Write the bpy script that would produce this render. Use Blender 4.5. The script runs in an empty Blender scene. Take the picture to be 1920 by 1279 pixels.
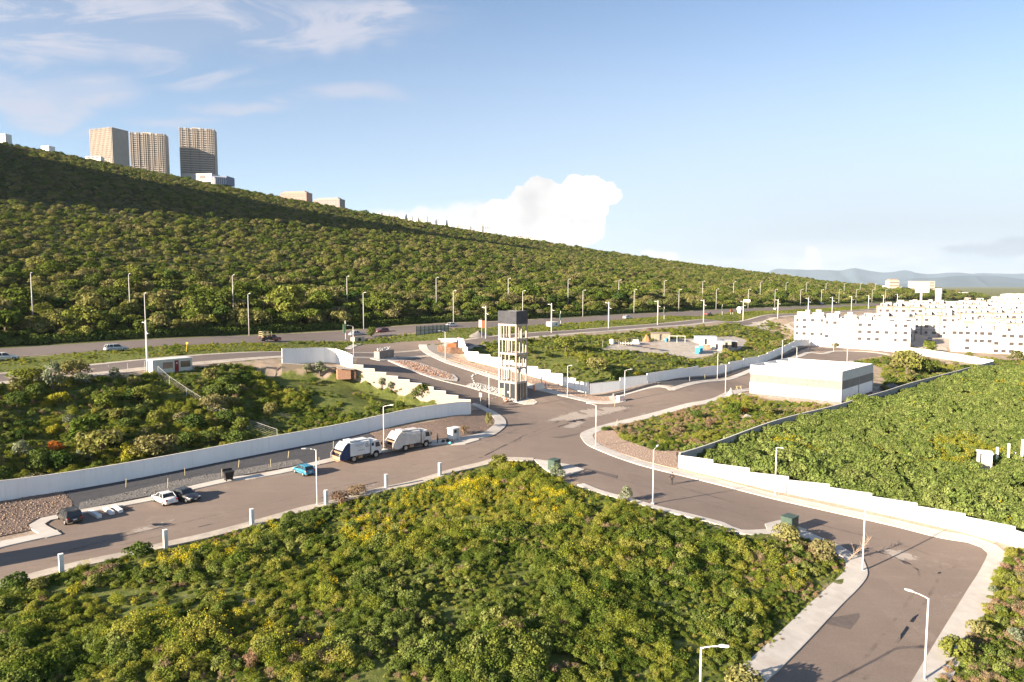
import bpy, bmesh, math, random
import numpy as np
from mathutils import Vector, Matrix
from mathutils.geometry import delaunay_2d_cdt
R = math.radians
rng = random.Random(7)
nrs = np.random.RandomState(11)

# ------------------------------------------------------------------ camera model
PITCH = R(4.67); FPX = 1280.0; CAMZ = 27.5
CP, SP = math.cos(PITCH), math.sin(PITCH)
def ray(u, v):
    a = (u-960.0)/FPX; b = (639.5-v)/FPX
    return np.array([a, CP+b*SP, -SP+b*CP])
def drop_point(u, v, D):
    d = ray(u, v); t = -D/d[2]
    return np.array([d[0]*t, d[1]*t, CAMZ-D])

# ------------------------------------------------------------------ terrain
# surveyed heights: picture point and drop below the camera (from lamp, wall and car heights)
SURVEY = [(1733,1276,33.2),(1617,1071,32.2),(1453,931,30.4),(1224,945,28.2),(1117,837,27.6),(1171,752,26.6),
 (720,844,26.7),(595,948,27.6),(1345,710,26.8),(1360,737,27),(917,765,25.4),(835,677,19.0),(790,655,17.3),(116,1077,27.0),
 (311,1028,27.2),(473,986,27.4),(825,892,27.6),(1260,907,28.6),(1577,761,28),(1406,743,27.6),(1517,647,25.5),(1590,672,26.5),
 (1700,664,26.3),(1862,690,27.4),(1000,1275,29.6),(300,1279,27.6),(1000,1000,28.2),(1750,850,29.5),(1900,950,31.5),(1900,770,28.5),
 (884,777,25.6),(0,939,26.4),(350,875,26.3),(680,811,26.2),(1105,739,26.2),(965,754,25.8),(930,715,22.6),(1000,729,24.8),
 (700,800,24.5),(300,800,22.5),(100,860,24.5),(550,760,22.0),(650,712,19.2),(800,752,22.6),(320,695,15.8),(528,684,16.2),(660,668,16.6),(715,672,17.6),
 (1000,690,19.5),(1150,690,21.5),(1300,650,20.0),(1300,690,24.0),(1420,650,22.5),(1380,612,17.0),(1875,640,26.0),
 (1480,640,24.5)]
HW0 = np.array([-98.5, 130.0]); _hd = np.array([0.690, 0.724]); HWD = _hd/np.linalg.norm(_hd); HWN = np.array([-HWD[1], HWD[0]])
def hw_sn(x, y):
    dx = x-HW0[0]; dy = y-HW0[1]
    return dx*HWD[0]+dy*HWD[1], dx*HWN[0]+dy*HWN[1]
def hw_xy(s, n):
    return HW0[0]+HWD[0]*s+HWN[0]*n, HW0[1]+HWD[1]*s+HWN[1]*n
_ctl = [tuple(drop_point(*p)) for p in SURVEY]
for s in range(-200, 801, 50):
    for n, z in ((0, 13.5), (12, 13.5), (-24, 12.4), (-17, 12.3)):
        if n == -24 and 90 < s < 130: continue
        x, y = hw_xy(s, n); _ctl.append((x, y, z - max(0, s-300)*0.006))
for x, y, z in ((250,330,2.5),(330,300,2.0),(420,420,2.5),(300,480,4),(600,700,3),(500,900,5),(900,900,3),(1200,700,2),(700,400,1),(400,150,-3),(200,60,-6),(120,20,-8),(900,1400,4),(150,140,-2.5),(-120,40,1),(-160,80,4),(-60,10,-1),(0,0,-2.5),(0,-200,-3),(-300,-100,4),(250,-150,-9),(220,230,1.2)):
    _ctl.append((x, y, z))
_ctl = np.array(_ctl)
_SC = 100.0
def _phi(r2): return np.where(r2 > 1e-12, 0.5*r2*np.log(np.maximum(r2, 1e-12)), 0.0)
def _tps_fit(c, lam):
    P = c[:, :2]/_SC; n = len(P)
    K = _phi(((P[:, None]-P[None])**2).sum(2)) + lam*np.eye(n)
    A = np.zeros((n+3, n+3)); A[:n, :n] = K; A[:n, n] = 1; A[:n, n+1:] = P; A[n, :n] = 1; A[n+1:, :n] = P.T
    b = np.zeros(n+3); b[:n] = c[:, 2]
    return P, np.linalg.solve(A, b)
_TP, _TW = _tps_fit(_ctl, 0.012)
def _tps(x, y):
    x = np.asarray(x, float).ravel()/_SC; y = np.asarray(y, float).ravel()/_SC
    out = np.empty(len(x))
    for i in range(0, len(x), 20000):
        X = x[i:i+20000]; Y = y[i:i+20000]
        r2 = (X[:, None]-_TP[None, :, 0])**2+(Y[:, None]-_TP[None, :, 1])**2
        out[i:i+20000] = _phi(r2) @ _TW[:-3] + _TW[-3] + _TW[-2]*X + _TW[-1]*Y
    return out
# hill heights by distance along (s) and away from (n) the highway
HS = np.array([-900,-400,135,260,412,560,700,850,950,1030,1100,1200,1400,2200,4500.])
HN = np.array([0,100,250,500,850,1300.])
HZ = np.array([[14,29,62,117,192,192],[14,28,60,116,194,190],[14,28,60,119,199,196],[14,27,57,112,187,183],[14,26,53,104,172,168],[14,25,49,94,150,146],
 [14,24,47,85,129,122],[14,23,44,75,120,112],[13.5,22,41,62,108,100],[13,20,33,46,80,75],[12.5,15,20,28,50,50],[12,12,13,15,25,25],[11,10,9,8,8,8],[8,6,4,3,3,3],[3,3,3,3,3,3.]])
_gs = np.arange(-900, 4501, 25.); _gn = np.arange(0, 1301, 25.)
def _lin2(s, n):
    s = np.clip(s, HS[0], HS[-1]); n = np.clip(n, HN[0], HN[-1])
    i = np.clip(np.searchsorted(HS, s)-1, 0, len(HS)-2); j = np.clip(np.searchsorted(HN, n)-1, 0, len(HN)-2)
    a = (s-HS[i])/(HS[i+1]-HS[i]); b = (n-HN[j])/(HN[j+1]-HN[j])
    return HZ[i, j]*(1-a)*(1-b)+HZ[i+1, j]*a*(1-b)+HZ[i, j+1]*(1-a)*b+HZ[i+1, j+1]*a*b
_S, _N = np.meshgrid(_gs, _gn, indexing='ij')
_HG = _lin2(_S.ravel(), _N.ravel()).reshape(_S.shape)
for _ in range(6):
    p = np.pad(_HG, 1, mode='edge'); _HG = (p[:-2, 1:-1]+p[2:, 1:-1]+p[1:-1, :-2]+p[1:-1, 2:]+2*_HG)/6.0
def _hill(s, n):
    fs = np.clip((s+900)/25., 0, len(_gs)-1.001); fn = np.clip(n/25., 0, len(_gn)-1.001)
    i = fs.astype(int); j = fn.astype(int); a = fs-i; b = fn-j
    z = _HG[i, j]*(1-a)*(1-b)+_HG[i+1, j]*a*(1-b)+_HG[i, j+1]*(1-a)*b+_HG[i+1, j+1]*a*b
    return z + 5*np.sin(s/97.+n/61.)*np.clip((n-150)/300., 0, 1)*np.clip((700-n)/200., 0, 1)
def _ss(e0, e1, x):
    t = np.clip((x-e0)/(e1-e0), 0, 1); return t*t*(3-2*t)
CUTL = np.array([(-7.98, 132.73), (-33.39, 141.87), (-46.82, 137.82)])
def _cut(x, y):
    # the lot lies lower than the road behind its retaining walls
    best = np.full(len(x), 1e9); sd = np.zeros(len(x)); arc = np.zeros(len(x)); a0 = 0.0
    for i in range(2):
        A, B = CUTL[i], CUTL[i+1]; L = np.linalg.norm(B-A); d = (B-A)/L; t = np.clip((x-A[0])*d[0]+(y-A[1])*d[1], 0, L)
        dx = x-A[0]-d[0]*t; dy = y-A[1]-d[1]*t; r = np.hypot(dx, dy); s = np.sign(dx*-d[1]+dy*d[0])
        m = r < best; best = np.where(m, r, best); sd = np.where(m, r*s, sd); arc = np.where(m, a0+t, arc); a0 += L
    sd = sd*CUTSIDE
    return 1.9*_ss(1.0, 8.0, arc)*_ss(0.1, 0.9, sd)*np.exp(-(np.maximum(sd, 0)/7.5)**2)
CUTSIDE = 1.0
def T(x, y):
    x = np.asarray(x, float); y = np.asarray(y, float); sh = x.shape; x = x.ravel(); y = y.ravel()
    far = np.hypot(x, y)
    k = np.minimum(1.0, 1600.0/np.maximum(far, 1))
    z = np.clip(_tps(x*k, y*k), -14, 22)
    z = z*(1-_ss(900, 1900, far)) + 3.0*_ss(900, 1900, far)
    s, n = hw_sn(x, y)
    w = _ss(6, 40, n)
    h = _hill(s, n)
    z = z*(1-w)+h*w-_cut(x, y)
    return z.reshape(sh)
def T1(x, y): return float(T(np.array([x]), np.array([y]))[0])
def ground_many(uv, tmax=1500.):
    """where the picture rays meet the terrain"""
    uv = np.asarray(uv, float); a = (uv[:, 0]-960)/FPX; b = (639.5-uv[:, 1])/FPX
    D = np.stack([a, CP+b*SP, -SP+b*CP], 1)
    lo = np.full(len(uv), 25.0); hi = np.full(len(uv), np.nan)
    ts = 25.0*np.exp(np.arange(0, 170)*math.log(tmax/25.)/169.)
    prev = ts[0]; done = np.zeros(len(uv), bool)
    for t in ts[1:]:
        z = T(D[:, 0]*t, D[:, 1]*t); below = (CAMZ+D[:, 2]*t < z) & ~done
        lo[below] = prev; hi[below] = t; done |= below; prev = t
    hi[~done] = tmax; lo[~done] = tmax
    for _ in range(22):
        m = (lo+hi)/2; z = T(D[:, 0]*m, D[:, 1]*m); bl = CAMZ+D[:, 2]*m < z
        hi = np.where(bl, m, hi); lo = np.where(bl, lo, m)
    m = (lo+hi)/2
    return np.stack([D[:, 0]*m, D[:, 1]*m, T(D[:, 0]*m, D[:, 1]*m)], 1)
def G(u, v):
    p = ground_many([(u, v)])[0]; return Vector(p)
def height_px(u, v, vt):
    """height in metres of something standing at (u,v) whose top shows at row vt"""
    p = G(u, v); d = ray(u, vt); return CAMZ + d[2]/d[1]*p.y - p.z
SKY = 0.054; SUNW = 5.0; EXPO = 1.98; HAZE = 3.2e-5
SKYWHITE = (3.25, 3.65, 4.1); CIRRUS = (3.15, 3.25, 3.75); CLOUDW = (5.4, 5.25, 5.1); CLOUDV = (4.95, 4.75, 4.55); CLOUDG = (2.5, 2.85, 3.4)
# ------------------------------------------------------------------ scene, helpers
scene = bpy.context.scene
COL = scene.collection
def link(o): COL.objects.link(o); return o
def tag(o, label=None, cat=None, group=None, kind=None):
    if label: o['label'] = label
    if cat: o['category'] = cat
    if group: o['group'] = group
    if kind: o['kind'] = kind
    return o
def empty(name, loc, rz=0.0, label=None, cat=None, group=None):
    o = bpy.data.objects.new(name, None); link(o); o.location = loc; o.rotation_euler = (0, 0, rz)
    o.empty_display_size = 0.3
    return tag(o, label, cat, group)
def kids(o): return [c for c in o.children]
def dup(o, loc=None, rz=None, label=None, group=None, parent=None, scale=None):
    c = o.copy(); link(c)
    if parent is not None: c.parent = parent
    if loc is not None: c.location = loc
    if rz is not None: c.rotation_euler = (o.rotation_euler[0], o.rotation_euler[1], rz)
    if scale is not None: c.scale = scale
    if label: c['label'] = label
    if group: c['group'] = group
    for k in kids(o): dup(k, parent=c)
    return c

class MB:
    def __init__(s): s.v = []; s.f = []; s.m = []
    def add(s, vs, fs, mi=0):
        b = len(s.v); s.v.extend([tuple(p) for p in vs]); s.f.extend([tuple(b+i for i in f) for f in fs]); s.m.extend([mi]*len(fs)); return s
    def box(s, c, d, rz=0.0, mi=0, M=None):
        hx, hy, hz = d[0]/2, d[1]/2, d[2]/2; cs, sn = math.cos(rz), math.sin(rz); vs = []
        for z in (-hz, hz):
            for x, y in ((-hx, -hy), (hx, -hy), (hx, hy), (-hx, hy)):
                if M is not None:
                    p = M @ Vector((x, y, z)); vs.append((c[0]+p.x, c[1]+p.y, c[2]+p.z))
                else: vs.append((c[0]+x*cs-y*sn, c[1]+x*sn+y*cs, c[2]+z))
        return s.add(vs, [(0, 3, 2, 1), (4, 5, 6, 7), (0, 1, 5, 4), (1, 2, 6, 5), (2, 3, 7, 6), (3, 0, 4, 7)], mi)
    def box2(s, x0, x1, y0, y1, z0, z1, mi=0):
        return s.box(((x0+x1)/2, (y0+y1)/2, (z0+z1)/2), (x1-x0, y1-y0, z1-z0), 0, mi)
    def cyl(s, p0, p1, r0, r1=None, n=8, mi=0, cap=True):
        p0 = Vector(p0); p1 = Vector(p1); r1 = r0 if r1 is None else r1
        d = (p1-p0).normalized(); a = d.orthogonal().normalized(); b = d.cross(a); vs = []
        for p, r in ((p0, r0), (p1, r1)):
            for k in range(n):
                t = 2*math.pi*k/n; vs.append(p+a*(r*math.cos(t))+b*(r*math.sin(t)))
        fs = [(k, (k+1) % n, n+(k+1) % n, n+k) for k in range(n)]
        if cap: fs += [tuple(reversed(range(n))), tuple(range(n, 2*n))]
        return s.add(vs, fs, mi)
    def tube(s, pts, rad, n=6, mi=0):
        for i in range(len(pts)-1):
            r0 = rad[i] if isinstance(rad, (list, tuple)) else rad; r1 = rad[i+1] if isinstance(rad, (list, tuple)) else rad
            s.cyl(pts[i], pts[i+1], r0, r1, n, mi)
        return s
    def prism(s, poly, z0, z1, mi=0):
        n = len(poly); vs = [(p[0], p[1], z0) for p in poly]+[(p[0], p[1], z1) for p in poly]
        fs = [(k, (k+1) % n, n+(k+1) % n, n+k) for k in range(n)]+[tuple(reversed(range(n))), tuple(range(n, 2*n))]
        return s.add(vs, fs, mi)
    def side(s, prof, y0, y1, mi=0):
        """profile in (x,z) run from y0 to y1"""
        n = len(prof); vs = [(p[0], y0, p[1]) for p in prof]+[(p[0], y1, p[1]) for p in prof]
        fs = [(k, (k+1) % n, n+(k+1) % n, n+k) for k in range(n)]+[tuple(reversed(range(n))), tuple(range(n, 2*n))]
        return s.add(vs, fs, mi)
    def loft(s, rings, mi=0, cap=True):
        n = len(rings[0]); vs = [p for r in rings for p in r]; fs = []
        for i in range(len(rings)-1):
            for k in range(n): fs.append((i*n+k, i*n+(k+1) % n, (i+1)*n+(k+1) % n, (i+1)*n+k))
        if cap: fs += [tuple(reversed(range(n))), tuple((len(rings)-1)*n+k for k in range(n))]
        return s.add(vs, fs, mi)
    def build(s, name, mats, parent=None, loc=None, rz=0.0, smooth=False, fix=True):
        me = bpy.data.meshes.new(name); me.from_pydata(s.v, [], s.f)
        if not isinstance(mats, (list, tuple)): mats = [mats]
        for m in mats: me.materials.append(m)
        if len(mats) > 1: me.polygons.foreach_set('material_index', s.m)
        if fix:
            bm = bmesh.new(); bm.from_mesh(me); bmesh.ops.recalc_face_normals(bm, faces=bm.faces); bm.to_mesh(me); bm.free()
        if smooth: me.polygons.foreach_set('use_smooth', [True]*len(me.polygons))
        me.update()
        o = bpy.data.objects.new(name, me); link(o)
        if parent is not None: o.parent = parent
        if loc is not None: o.location = loc
        o.rotation_euler = (0, 0, rz)
        return o
def bevel(o, w, seg=2):
    m = o.modifiers.new('edge', 'BEVEL'); m.width = w; m.segments = seg; m.limit_method = 'ANGLE'; m.angle_limit = R(40)
    return o
def npmesh(name, V, F, mats, tint=None, mi=None, smooth=False):
    """V (n,3), F (m,3 or 4) arrays"""
    V = np.asarray(V, np.float32); F = np.asarray(F, np.int32); k = F.shape[1]
    me = bpy.data.meshes.new(name); me.vertices.add(len(V)); me.vertices.foreach_set('co', V.ravel())
    me.loops.add(F.size); me.loops.foreach_set('vertex_index', F.ravel())
    me.polygons.add(len(F)); me.polygons.foreach_set('loop_start', np.arange(0, F.size, k, dtype=np.int32))
    for m in (mats if isinstance(mats, (list, tuple)) else [mats]): me.materials.append(m)
    if mi is not None: me.polygons.foreach_set('material_index', np.asarray(mi, np.int32))
    if smooth: me.polygons.foreach_set('use_smooth', np.ones(len(F), bool))
    if tint is not None:
        a = me.attributes.new('tint', 'FLOAT', 'FACE'); a.data.foreach_set('value', np.asarray(tint, np.float32))
    me.update(calc_edges=True); me.validate(); return me

# ------------------------------------------------------------------ materials
def nt(name):
    m = bpy.data.materials.new(name); m.use_nodes = True; t = m.node_tree; t.nodes.clear()
    out = t.nodes.new('ShaderNodeOutputMaterial'); return m, t, out
def N(t, kind, **kw):
    n = t.nodes.new(kind)
    for k, v in kw.items():
        if k.startswith('i_'): n.inputs[k[2:].replace('_', ' ')].default_value = v
        else: setattr(n, k, v)
    return n
def rgb(c): return (c[0], c[1], c[2], 1.0)
def mixc(t, fac, a, b, mode='MIX'):
    n = t.nodes.new('ShaderNodeMix'); n.data_type = 'RGBA'; n.blend_type = mode
    for sock, val in ((0, fac), (6, a), (7, b)):
        if hasattr(val, 'links') or hasattr(val, 'is_output'): t.links.new(val, n.inputs[sock])
        else: n.inputs[sock].default_value = val if sock == 0 else rgb(val)
    return n.outputs[2]
def noise(t, vec, scale, detail=4.0, rough=0.55, dist=0.0):
    n = N(t, 'ShaderNodeTexNoise'); n.inputs['Scale'].default_value = scale; n.inputs['Detail'].default_value = detail
    n.inputs['Roughness'].default_value = rough; n.inputs['Distortion'].default_value = dist
    if vec is not None: t.links.new(vec, n.inputs['Vector'])
    return n.outputs['Fac']
def ramp(t, fac, stops):
    n = N(t, 'ShaderNodeValToRGB'); e = n.color_ramp.elements
    while len(e) < len(stops): e.new(0.5)
    for k, (p, c) in enumerate(stops):
        e[k].position = p; e[k].color = rgb(c) if not isinstance(c, (int, float)) else (c, c, c, 1)
    t.links.new(fac, n.inputs['Fac']); return n.outputs['Color']
def mth(t, op, a, b=None, c=None, clamp=False):
    n = N(t, 'ShaderNodeMath', operation=op); n.use_clamp = clamp
    for i, v in enumerate((a, b, c)):
        if v is None: continue
        if isinstance(v, (int, float)): n.inputs[i].default_value = v
        else: t.links.new(v, n.inputs[i])
    return n.outputs[0]
def surf(name, c, var=0.15, scale=1.0, rough=0.85, c2=None, bump=0.0, bscale=30.0, space='pos', metal=0.0, spec=0.3, fine=0.0, coat=0.0):
    """a plain surface: a base colour with two scales of wear, optional bump"""
    m, t, out = nt(name); b = N(t, 'ShaderNodeBsdfPrincipled')
    if space == 'pos': vec = N(t, 'ShaderNodeNewGeometry').outputs['Position']
    else: vec = N(t, 'ShaderNodeTexCoord').outputs['Object']
    d = tuple(x*(1-var) for x in c); l = tuple(min(x*(1+var), 0.95) for x in c)
    col = ramp(t, noise(t, vec, scale, 5), [(0.3, d), (0.7, l)])
    if c2 is not None: col = mixc(t, ramp(t, noise(t, vec, scale*0.37, 6, 0.65), [(0.5, 0.0), (0.72, 1.0)]), col, c2)
    if fine: col = mixc(t, fine, col, ramp(t, noise(t, vec, bscale*1.7, 2), [(0.3, tuple(x*0.45 for x in c)), (0.7, tuple(min(1, x*1.7) for x in c))]))
    t.links.new(col, b.inputs['Base Color']); b.inputs['Roughness'].default_value = rough; b.inputs['Metallic'].default_value = metal
    b.inputs['Specular IOR Level'].default_value = spec; b.inputs['Coat Weight'].default_value = coat
    if bump:
        bn = N(t, 'ShaderNodeBump'); bn.inputs['Strength'].default_value = bump; bn.inputs['Distance'].default_value = 0.05
        t.links.new(noise(t, vec, bscale, 4), bn.inputs['Height']); t.links.new(bn.outputs[0], b.inputs['Normal'])
    t.links.new(b.outputs[0], out.inputs['Surface']); return m
def glassy(name, c, rough=0.08, spec=0.6):
    m, t, out = nt(name); b = N(t, 'ShaderNodeBsdfPrincipled'); b.inputs['Base Color'].default_value = rgb(c)
    b.inputs['Roughness'].default_value = rough; b.inputs['Specular IOR Level'].default_value = spec
    t.links.new(b.outputs[0], out.inputs['Surface']); return m
def leafmat(name, cols, trans=0.25, flower=None, tintpow=0.5):
    """leaves: colour differs per plant and per leaf clump; some light passes through"""
    m, t, out = nt(name)
    rnd = N(t, 'ShaderNodeObjectInfo').outputs['Random']
    tin = N(t, 'ShaderNodeAttribute', attribute_name='tint').outputs['Fac']
    pos = N(t, 'ShaderNodeNewGeometry').outputs['Position']
    f = mth(t, 'ADD', mth(t, 'MULTIPLY', rnd, 0.5), mth(t, 'MULTIPLY', noise(t, pos, 0.06, 4), 0.5))
    f = mth(t, 'ADD', mth(t, 'MULTIPLY', mth(t, 'SUBTRACT', f, 0.5), 1.6), 0.5, clamp=True)
    n = len(cols); c = ramp(t, f, [(0.18+0.64*k/(n-1), cols[k]) for k in range(n)])
    c = mixc(t, 1.0, c, ramp(t, tin, [(0.0, (1-tintpow,)*3), (1.0, (1+tintpow*0.9,)*3)]), 'MULTIPLY')
    d = N(t, 'ShaderNodeBsdfDiffuse'); t.links.new(c, d.inputs['Color'])
    tr = N(t, 'ShaderNodeBsdfTranslucent'); t.links.new(mixc(t, 1.0, c, (1.25, 1.2, 0.5), 'MULTIPLY'), tr.inputs['Color'])
    mx = N(t, 'ShaderNodeMixShader'); mx.inputs[0].default_value = trans
    t.links.new(d.outputs[0], mx.inputs[1]); t.links.new(tr.outputs[0], mx.inputs[2]); t.links.new(mx.outputs[0], out.inputs['Surface'])
    return m

M = {}
def asphalt_mat(name, base, dust, patch):
    m, t, out = nt(name); b = N(t, 'ShaderNodeBsdfPrincipled'); vec = N(t, 'ShaderNodeNewGeometry').outputs['Position']
    c = ramp(t, noise(t, vec, 0.11, 6, 0.6), [(0.3, tuple(x*0.9 for x in base)), (0.7, tuple(x*1.12 for x in base))])
    c = mixc(t, 0.35, c, ramp(t, noise(t, vec, 9.0, 3), [(0.35, tuple(x*0.7 for x in base)), (0.68, tuple(x*1.35 for x in base))]))
    # pale streaks of cement dust dragged along by tyres
    mp = N(t, 'ShaderNodeMapping'); mp.inputs['Rotation'].default_value = (0, 0, R(-46)); mp.inputs['Scale'].default_value = (0.12, 0.7, 1)
    t.links.new(vec, mp.inputs['Vector'])
    st = ramp(t, noise(t, mp.outputs[0], 1.0, 6, 0.7), [(0.5, 0.0), (0.78, 1.0)])
    c = mixc(t, mth(t, 'MULTIPLY', st, 0.22), c, dust)
    sp = ramp(t, noise(t, vec, 0.16, 8, 0.72), [(0.59, 0.0), (0.72, 1.0)])
    c = mixc(t, mth(t, 'MULTIPLY', sp, patch), c, dust)
    t.links.new(c, b.inputs['Base Color']); b.inputs['Roughness'].default_value = 0.92; b.inputs['Specular IOR Level'].default_value = 0.2
    bn = N(t, 'ShaderNodeBump'); bn.inputs['Strength'].default_value = 0.25; bn.inputs['Distance'].default_value = 0.02
    t.links.new(noise(t, vec, 25, 2), bn.inputs['Height']); t.links.new(bn.outputs[0], b.inputs['Normal'])
    t.links.new(b.outputs[0], out.inputs['Surface']); return m
M['asphalt'] = asphalt_mat('asphalt', (0.205, 0.159, 0.13), (0.34, 0.28, 0.235), 0.4)
M['asphalt_old'] = asphalt_mat('asphalt_old', (0.155, 0.128, 0.115), (0.2, 0.17, 0.15), 0.25)
M['asphalt_dark'] = surf('asphalt_patch', (0.125, 0.1, 0.088), 0.15, 2.0)
M['kerb'] = surf('kerb_concrete', (0.5, 0.46, 0.41), 0.12, 0.7, c2=(0.4, 0.35, 0.3), bump=0.2, fine=0.12)
M['rough_conc'] = surf('rough_concrete', (0.42, 0.37, 0.31), 0.2, 0.9, c2=(0.3, 0.25, 0.2), bump=0.4, bscale=8, fine=0.2)
M['dust'] = surf('cement_dust', (0.36, 0.31, 0.26), 0.2, 1.5, fine=0.2)
def dustmat():
    m, t, out = nt('spilt_dust'); vec = N(t, 'ShaderNodeNewGeometry').outputs['Position']; fd = N(t, 'ShaderNodeAttribute', attribute_name='fade').outputs['Fac']
    a = mth(t, 'ADD', fd, mth(t, 'MULTIPLY', mth(t, 'SUBTRACT', noise(t, vec, 1.3, 7, 0.7), 0.5), 2.2)); a = ramp(t, a, [(0.35, 0.0), (0.85, 0.85)])
    d = N(t, 'ShaderNodeBsdfDiffuse'); d.inputs['Color'].default_value = rgb((0.42, 0.36, 0.31)); tr = N(t, 'ShaderNodeBsdfTransparent'); mx = N(t, 'ShaderNodeMixShader')
    t.links.new(a, mx.inputs[0]); t.links.new(tr.outputs[0], mx.inputs[1]); t.links.new(d.outputs[0], mx.inputs[2]); t.links.new(mx.outputs[0], out.inputs['Surface']); return m
M['spilt'] = dustmat()
def road_line_mat():
    m, t, out = nt('tyre_shadow_lines'); vec = N(t, 'ShaderNodeNewGeometry').outputs['Position']; a = ramp(t, noise(t, vec, 0.7, 5, 0.6), [(0.42, 0.0), (0.75, 0.28)])
    d = N(t, 'ShaderNodeBsdfDiffuse'); d.inputs['Color'].default_value = rgb((0.09, 0.075, 0.066)); tr = N(t, 'ShaderNodeBsdfTransparent'); mx = N(t, 'ShaderNodeMixShader')
    t.links.new(a, mx.inputs[0]); t.links.new(tr.outputs[0], mx.inputs[1]); t.links.new(d.outputs[0], mx.inputs[2]); t.links.new(mx.outputs[0], out.inputs['Surface']); return m
M['road_lines'] = road_line_mat()
M['paint_line'] = surf('road_paint', (0.55, 0.53, 0.5), 0.25, 2.0, c2=(0.25, 0.22, 0.2))
def wallmat(name, c, stain, ang):
    m, t, out = nt(name); b = N(t, 'ShaderNodeBsdfPrincipled'); vec = N(t, 'ShaderNodeNewGeometry').outputs['Position']
    c1 = ramp(t, noise(t, vec, 0.35, 6, 0.6), [(0.3, tuple(x*0.93 for x in c)), (0.7, c)])
    mp = N(t, 'ShaderNodeMapping'); mp.inputs['Scale'].default_value = (1.6, 1.6, 0.18); t.links.new(vec, mp.inputs['Vector'])
    s = ramp(t, noise(t, mp.outputs[0], 1.0, 6, 0.7), [(0.52, 0.0), (0.8, 1.0)])
    c1 = mixc(t, mth(t, 'MULTIPLY', s, 0.5), c1, stain)
    t.links.new(c1, b.inputs['Base Color']); b.inputs['Roughness'].default_value = 0.85; b.inputs['Specular IOR Level'].default_value = 0.2
    bn = N(t, 'ShaderNodeBump'); bn.inputs['Strength'].default_value = 0.15; bn.inputs['Distance'].default_value = 0.02
    t.links.new(noise(t, vec, 12, 4), bn.inputs['Height']); t.links.new(bn.outputs[0], b.inputs['Normal'])
    t.links.new(b.outputs[0], out.inputs['Surface']); return m
M['wall_white'] = wallmat('white_wall_paint', (0.84, 0.83, 0.815), (0.55, 0.5, 0.43), 0)
M['wall_cap'] = surf('wall_cap', (0.62, 0.58, 0.53), 0.12, 1.2)
M['wall_cream'] = wallmat('cream_render', (0.36, 0.29, 0.235), (0.28, 0.225, 0.175), 0)
M['wall_tan'] = wallmat('tan_render', (0.3, 0.24, 0.18), (0.22, 0.17, 0.13), 0)
M['wall_gray'] = wallmat('grey_block', (0.34, 0.32, 0.3), (0.2, 0.18, 0.17), 0)
M['conc'] = surf('pale_concrete', (0.4, 0.35, 0.305), 0.14, 0.8, c2=(0.3, 0.255, 0.215), space='obj', fine=0.08)
M['conc_white'] = surf('white_concrete', (0.68, 0.66, 0.63), 0.08, 1.2, c2=(0.55, 0.5, 0.45), space='obj')
M['slate'] = surf('slate_panel', (0.036, 0.037, 0.045), 0.25, 1.6, rough=0.6, space='obj', c2=(0.055, 0.055, 0.06))
M['glass'] = glassy('window_glass', (0.035, 0.04, 0.045))
M['glass_b'] = glassy('glass_brown', (0.10, 0.085, 0.07), 0.12)
M['dark'] = surf('dark_metal', (0.03, 0.03, 0.032), 0.2, 3, rough=0.5, space='obj')
M['black'] = surf('black_plastic', (0.02, 0.02, 0.021), 0.2, 4, rough=0.5, space='obj')
M['lamp'] = surf('lamp_white_paint', (0.66, 0.63, 0.61), 0.07, 3, rough=0.45, space='obj', c2=(0.55, 0.5, 0.46))
M['lamp_g'] = surf('galvanised_steel', (0.5, 0.48, 0.46), 0.1, 3, rough=0.5, space='obj')
M['lens'] = glassy('lamp_lens', (0.5, 0.5, 0.48), 0.2)
M['tyre'] = surf('tyre_rubber', (0.022, 0.021, 0.02), 0.2, 6, rough=0.9, space='obj')
M['rim'] = surf('wheel_rim', (0.35, 0.34, 0.33), 0.15, 9, rough=0.35, metal=0.4, space='obj')
M['red_lens'] = glassy('tail_lens', (0.32, 0.02, 0.02), 0.2)
M['head_lens'] = glassy('head_lens', (0.55, 0.55, 0.54), 0.1)
M['plate'] = surf('number_plate', (0.6, 0.6, 0.58), 0.1, 20, space='obj')
M['wood'] = surf('timber', (0.17, 0.1, 0.065), 0.4, 3, c2=(0.08, 0.05, 0.035), space='obj')
M['stake'] = surf('stake_wood', (0.42, 0.36, 0.2), 0.25, 4, space='obj')
M['orange'] = surf('orange_plastic', (0.55, 0.16, 0.06), 0.15, 5, rough=0.5, space='obj')
M['soil'] = None
def car_paint(name, c):
    m, t, out = nt(name); b = N(t, 'ShaderNodeBsdfPrincipled'); vec = N(t, 'ShaderNodeTexCoord').outputs['Object']
    col = mixc(t, ramp(t, noise(t, vec, 1.6, 5), [(0.45, 0.0), (0.8, 0.45)]), c, (0.3, 0.26, 0.21))
    t.links.new(col, b.inputs['Base Color']); b.inputs['Roughness'].default_value = 0.35; b.inputs['Coat Weight'].default_value = 0.4
    b.inputs['Coat Roughness'].default_value = 0.12
    t.links.new(b.outputs[0], out.inputs['Surface']); return m

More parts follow.
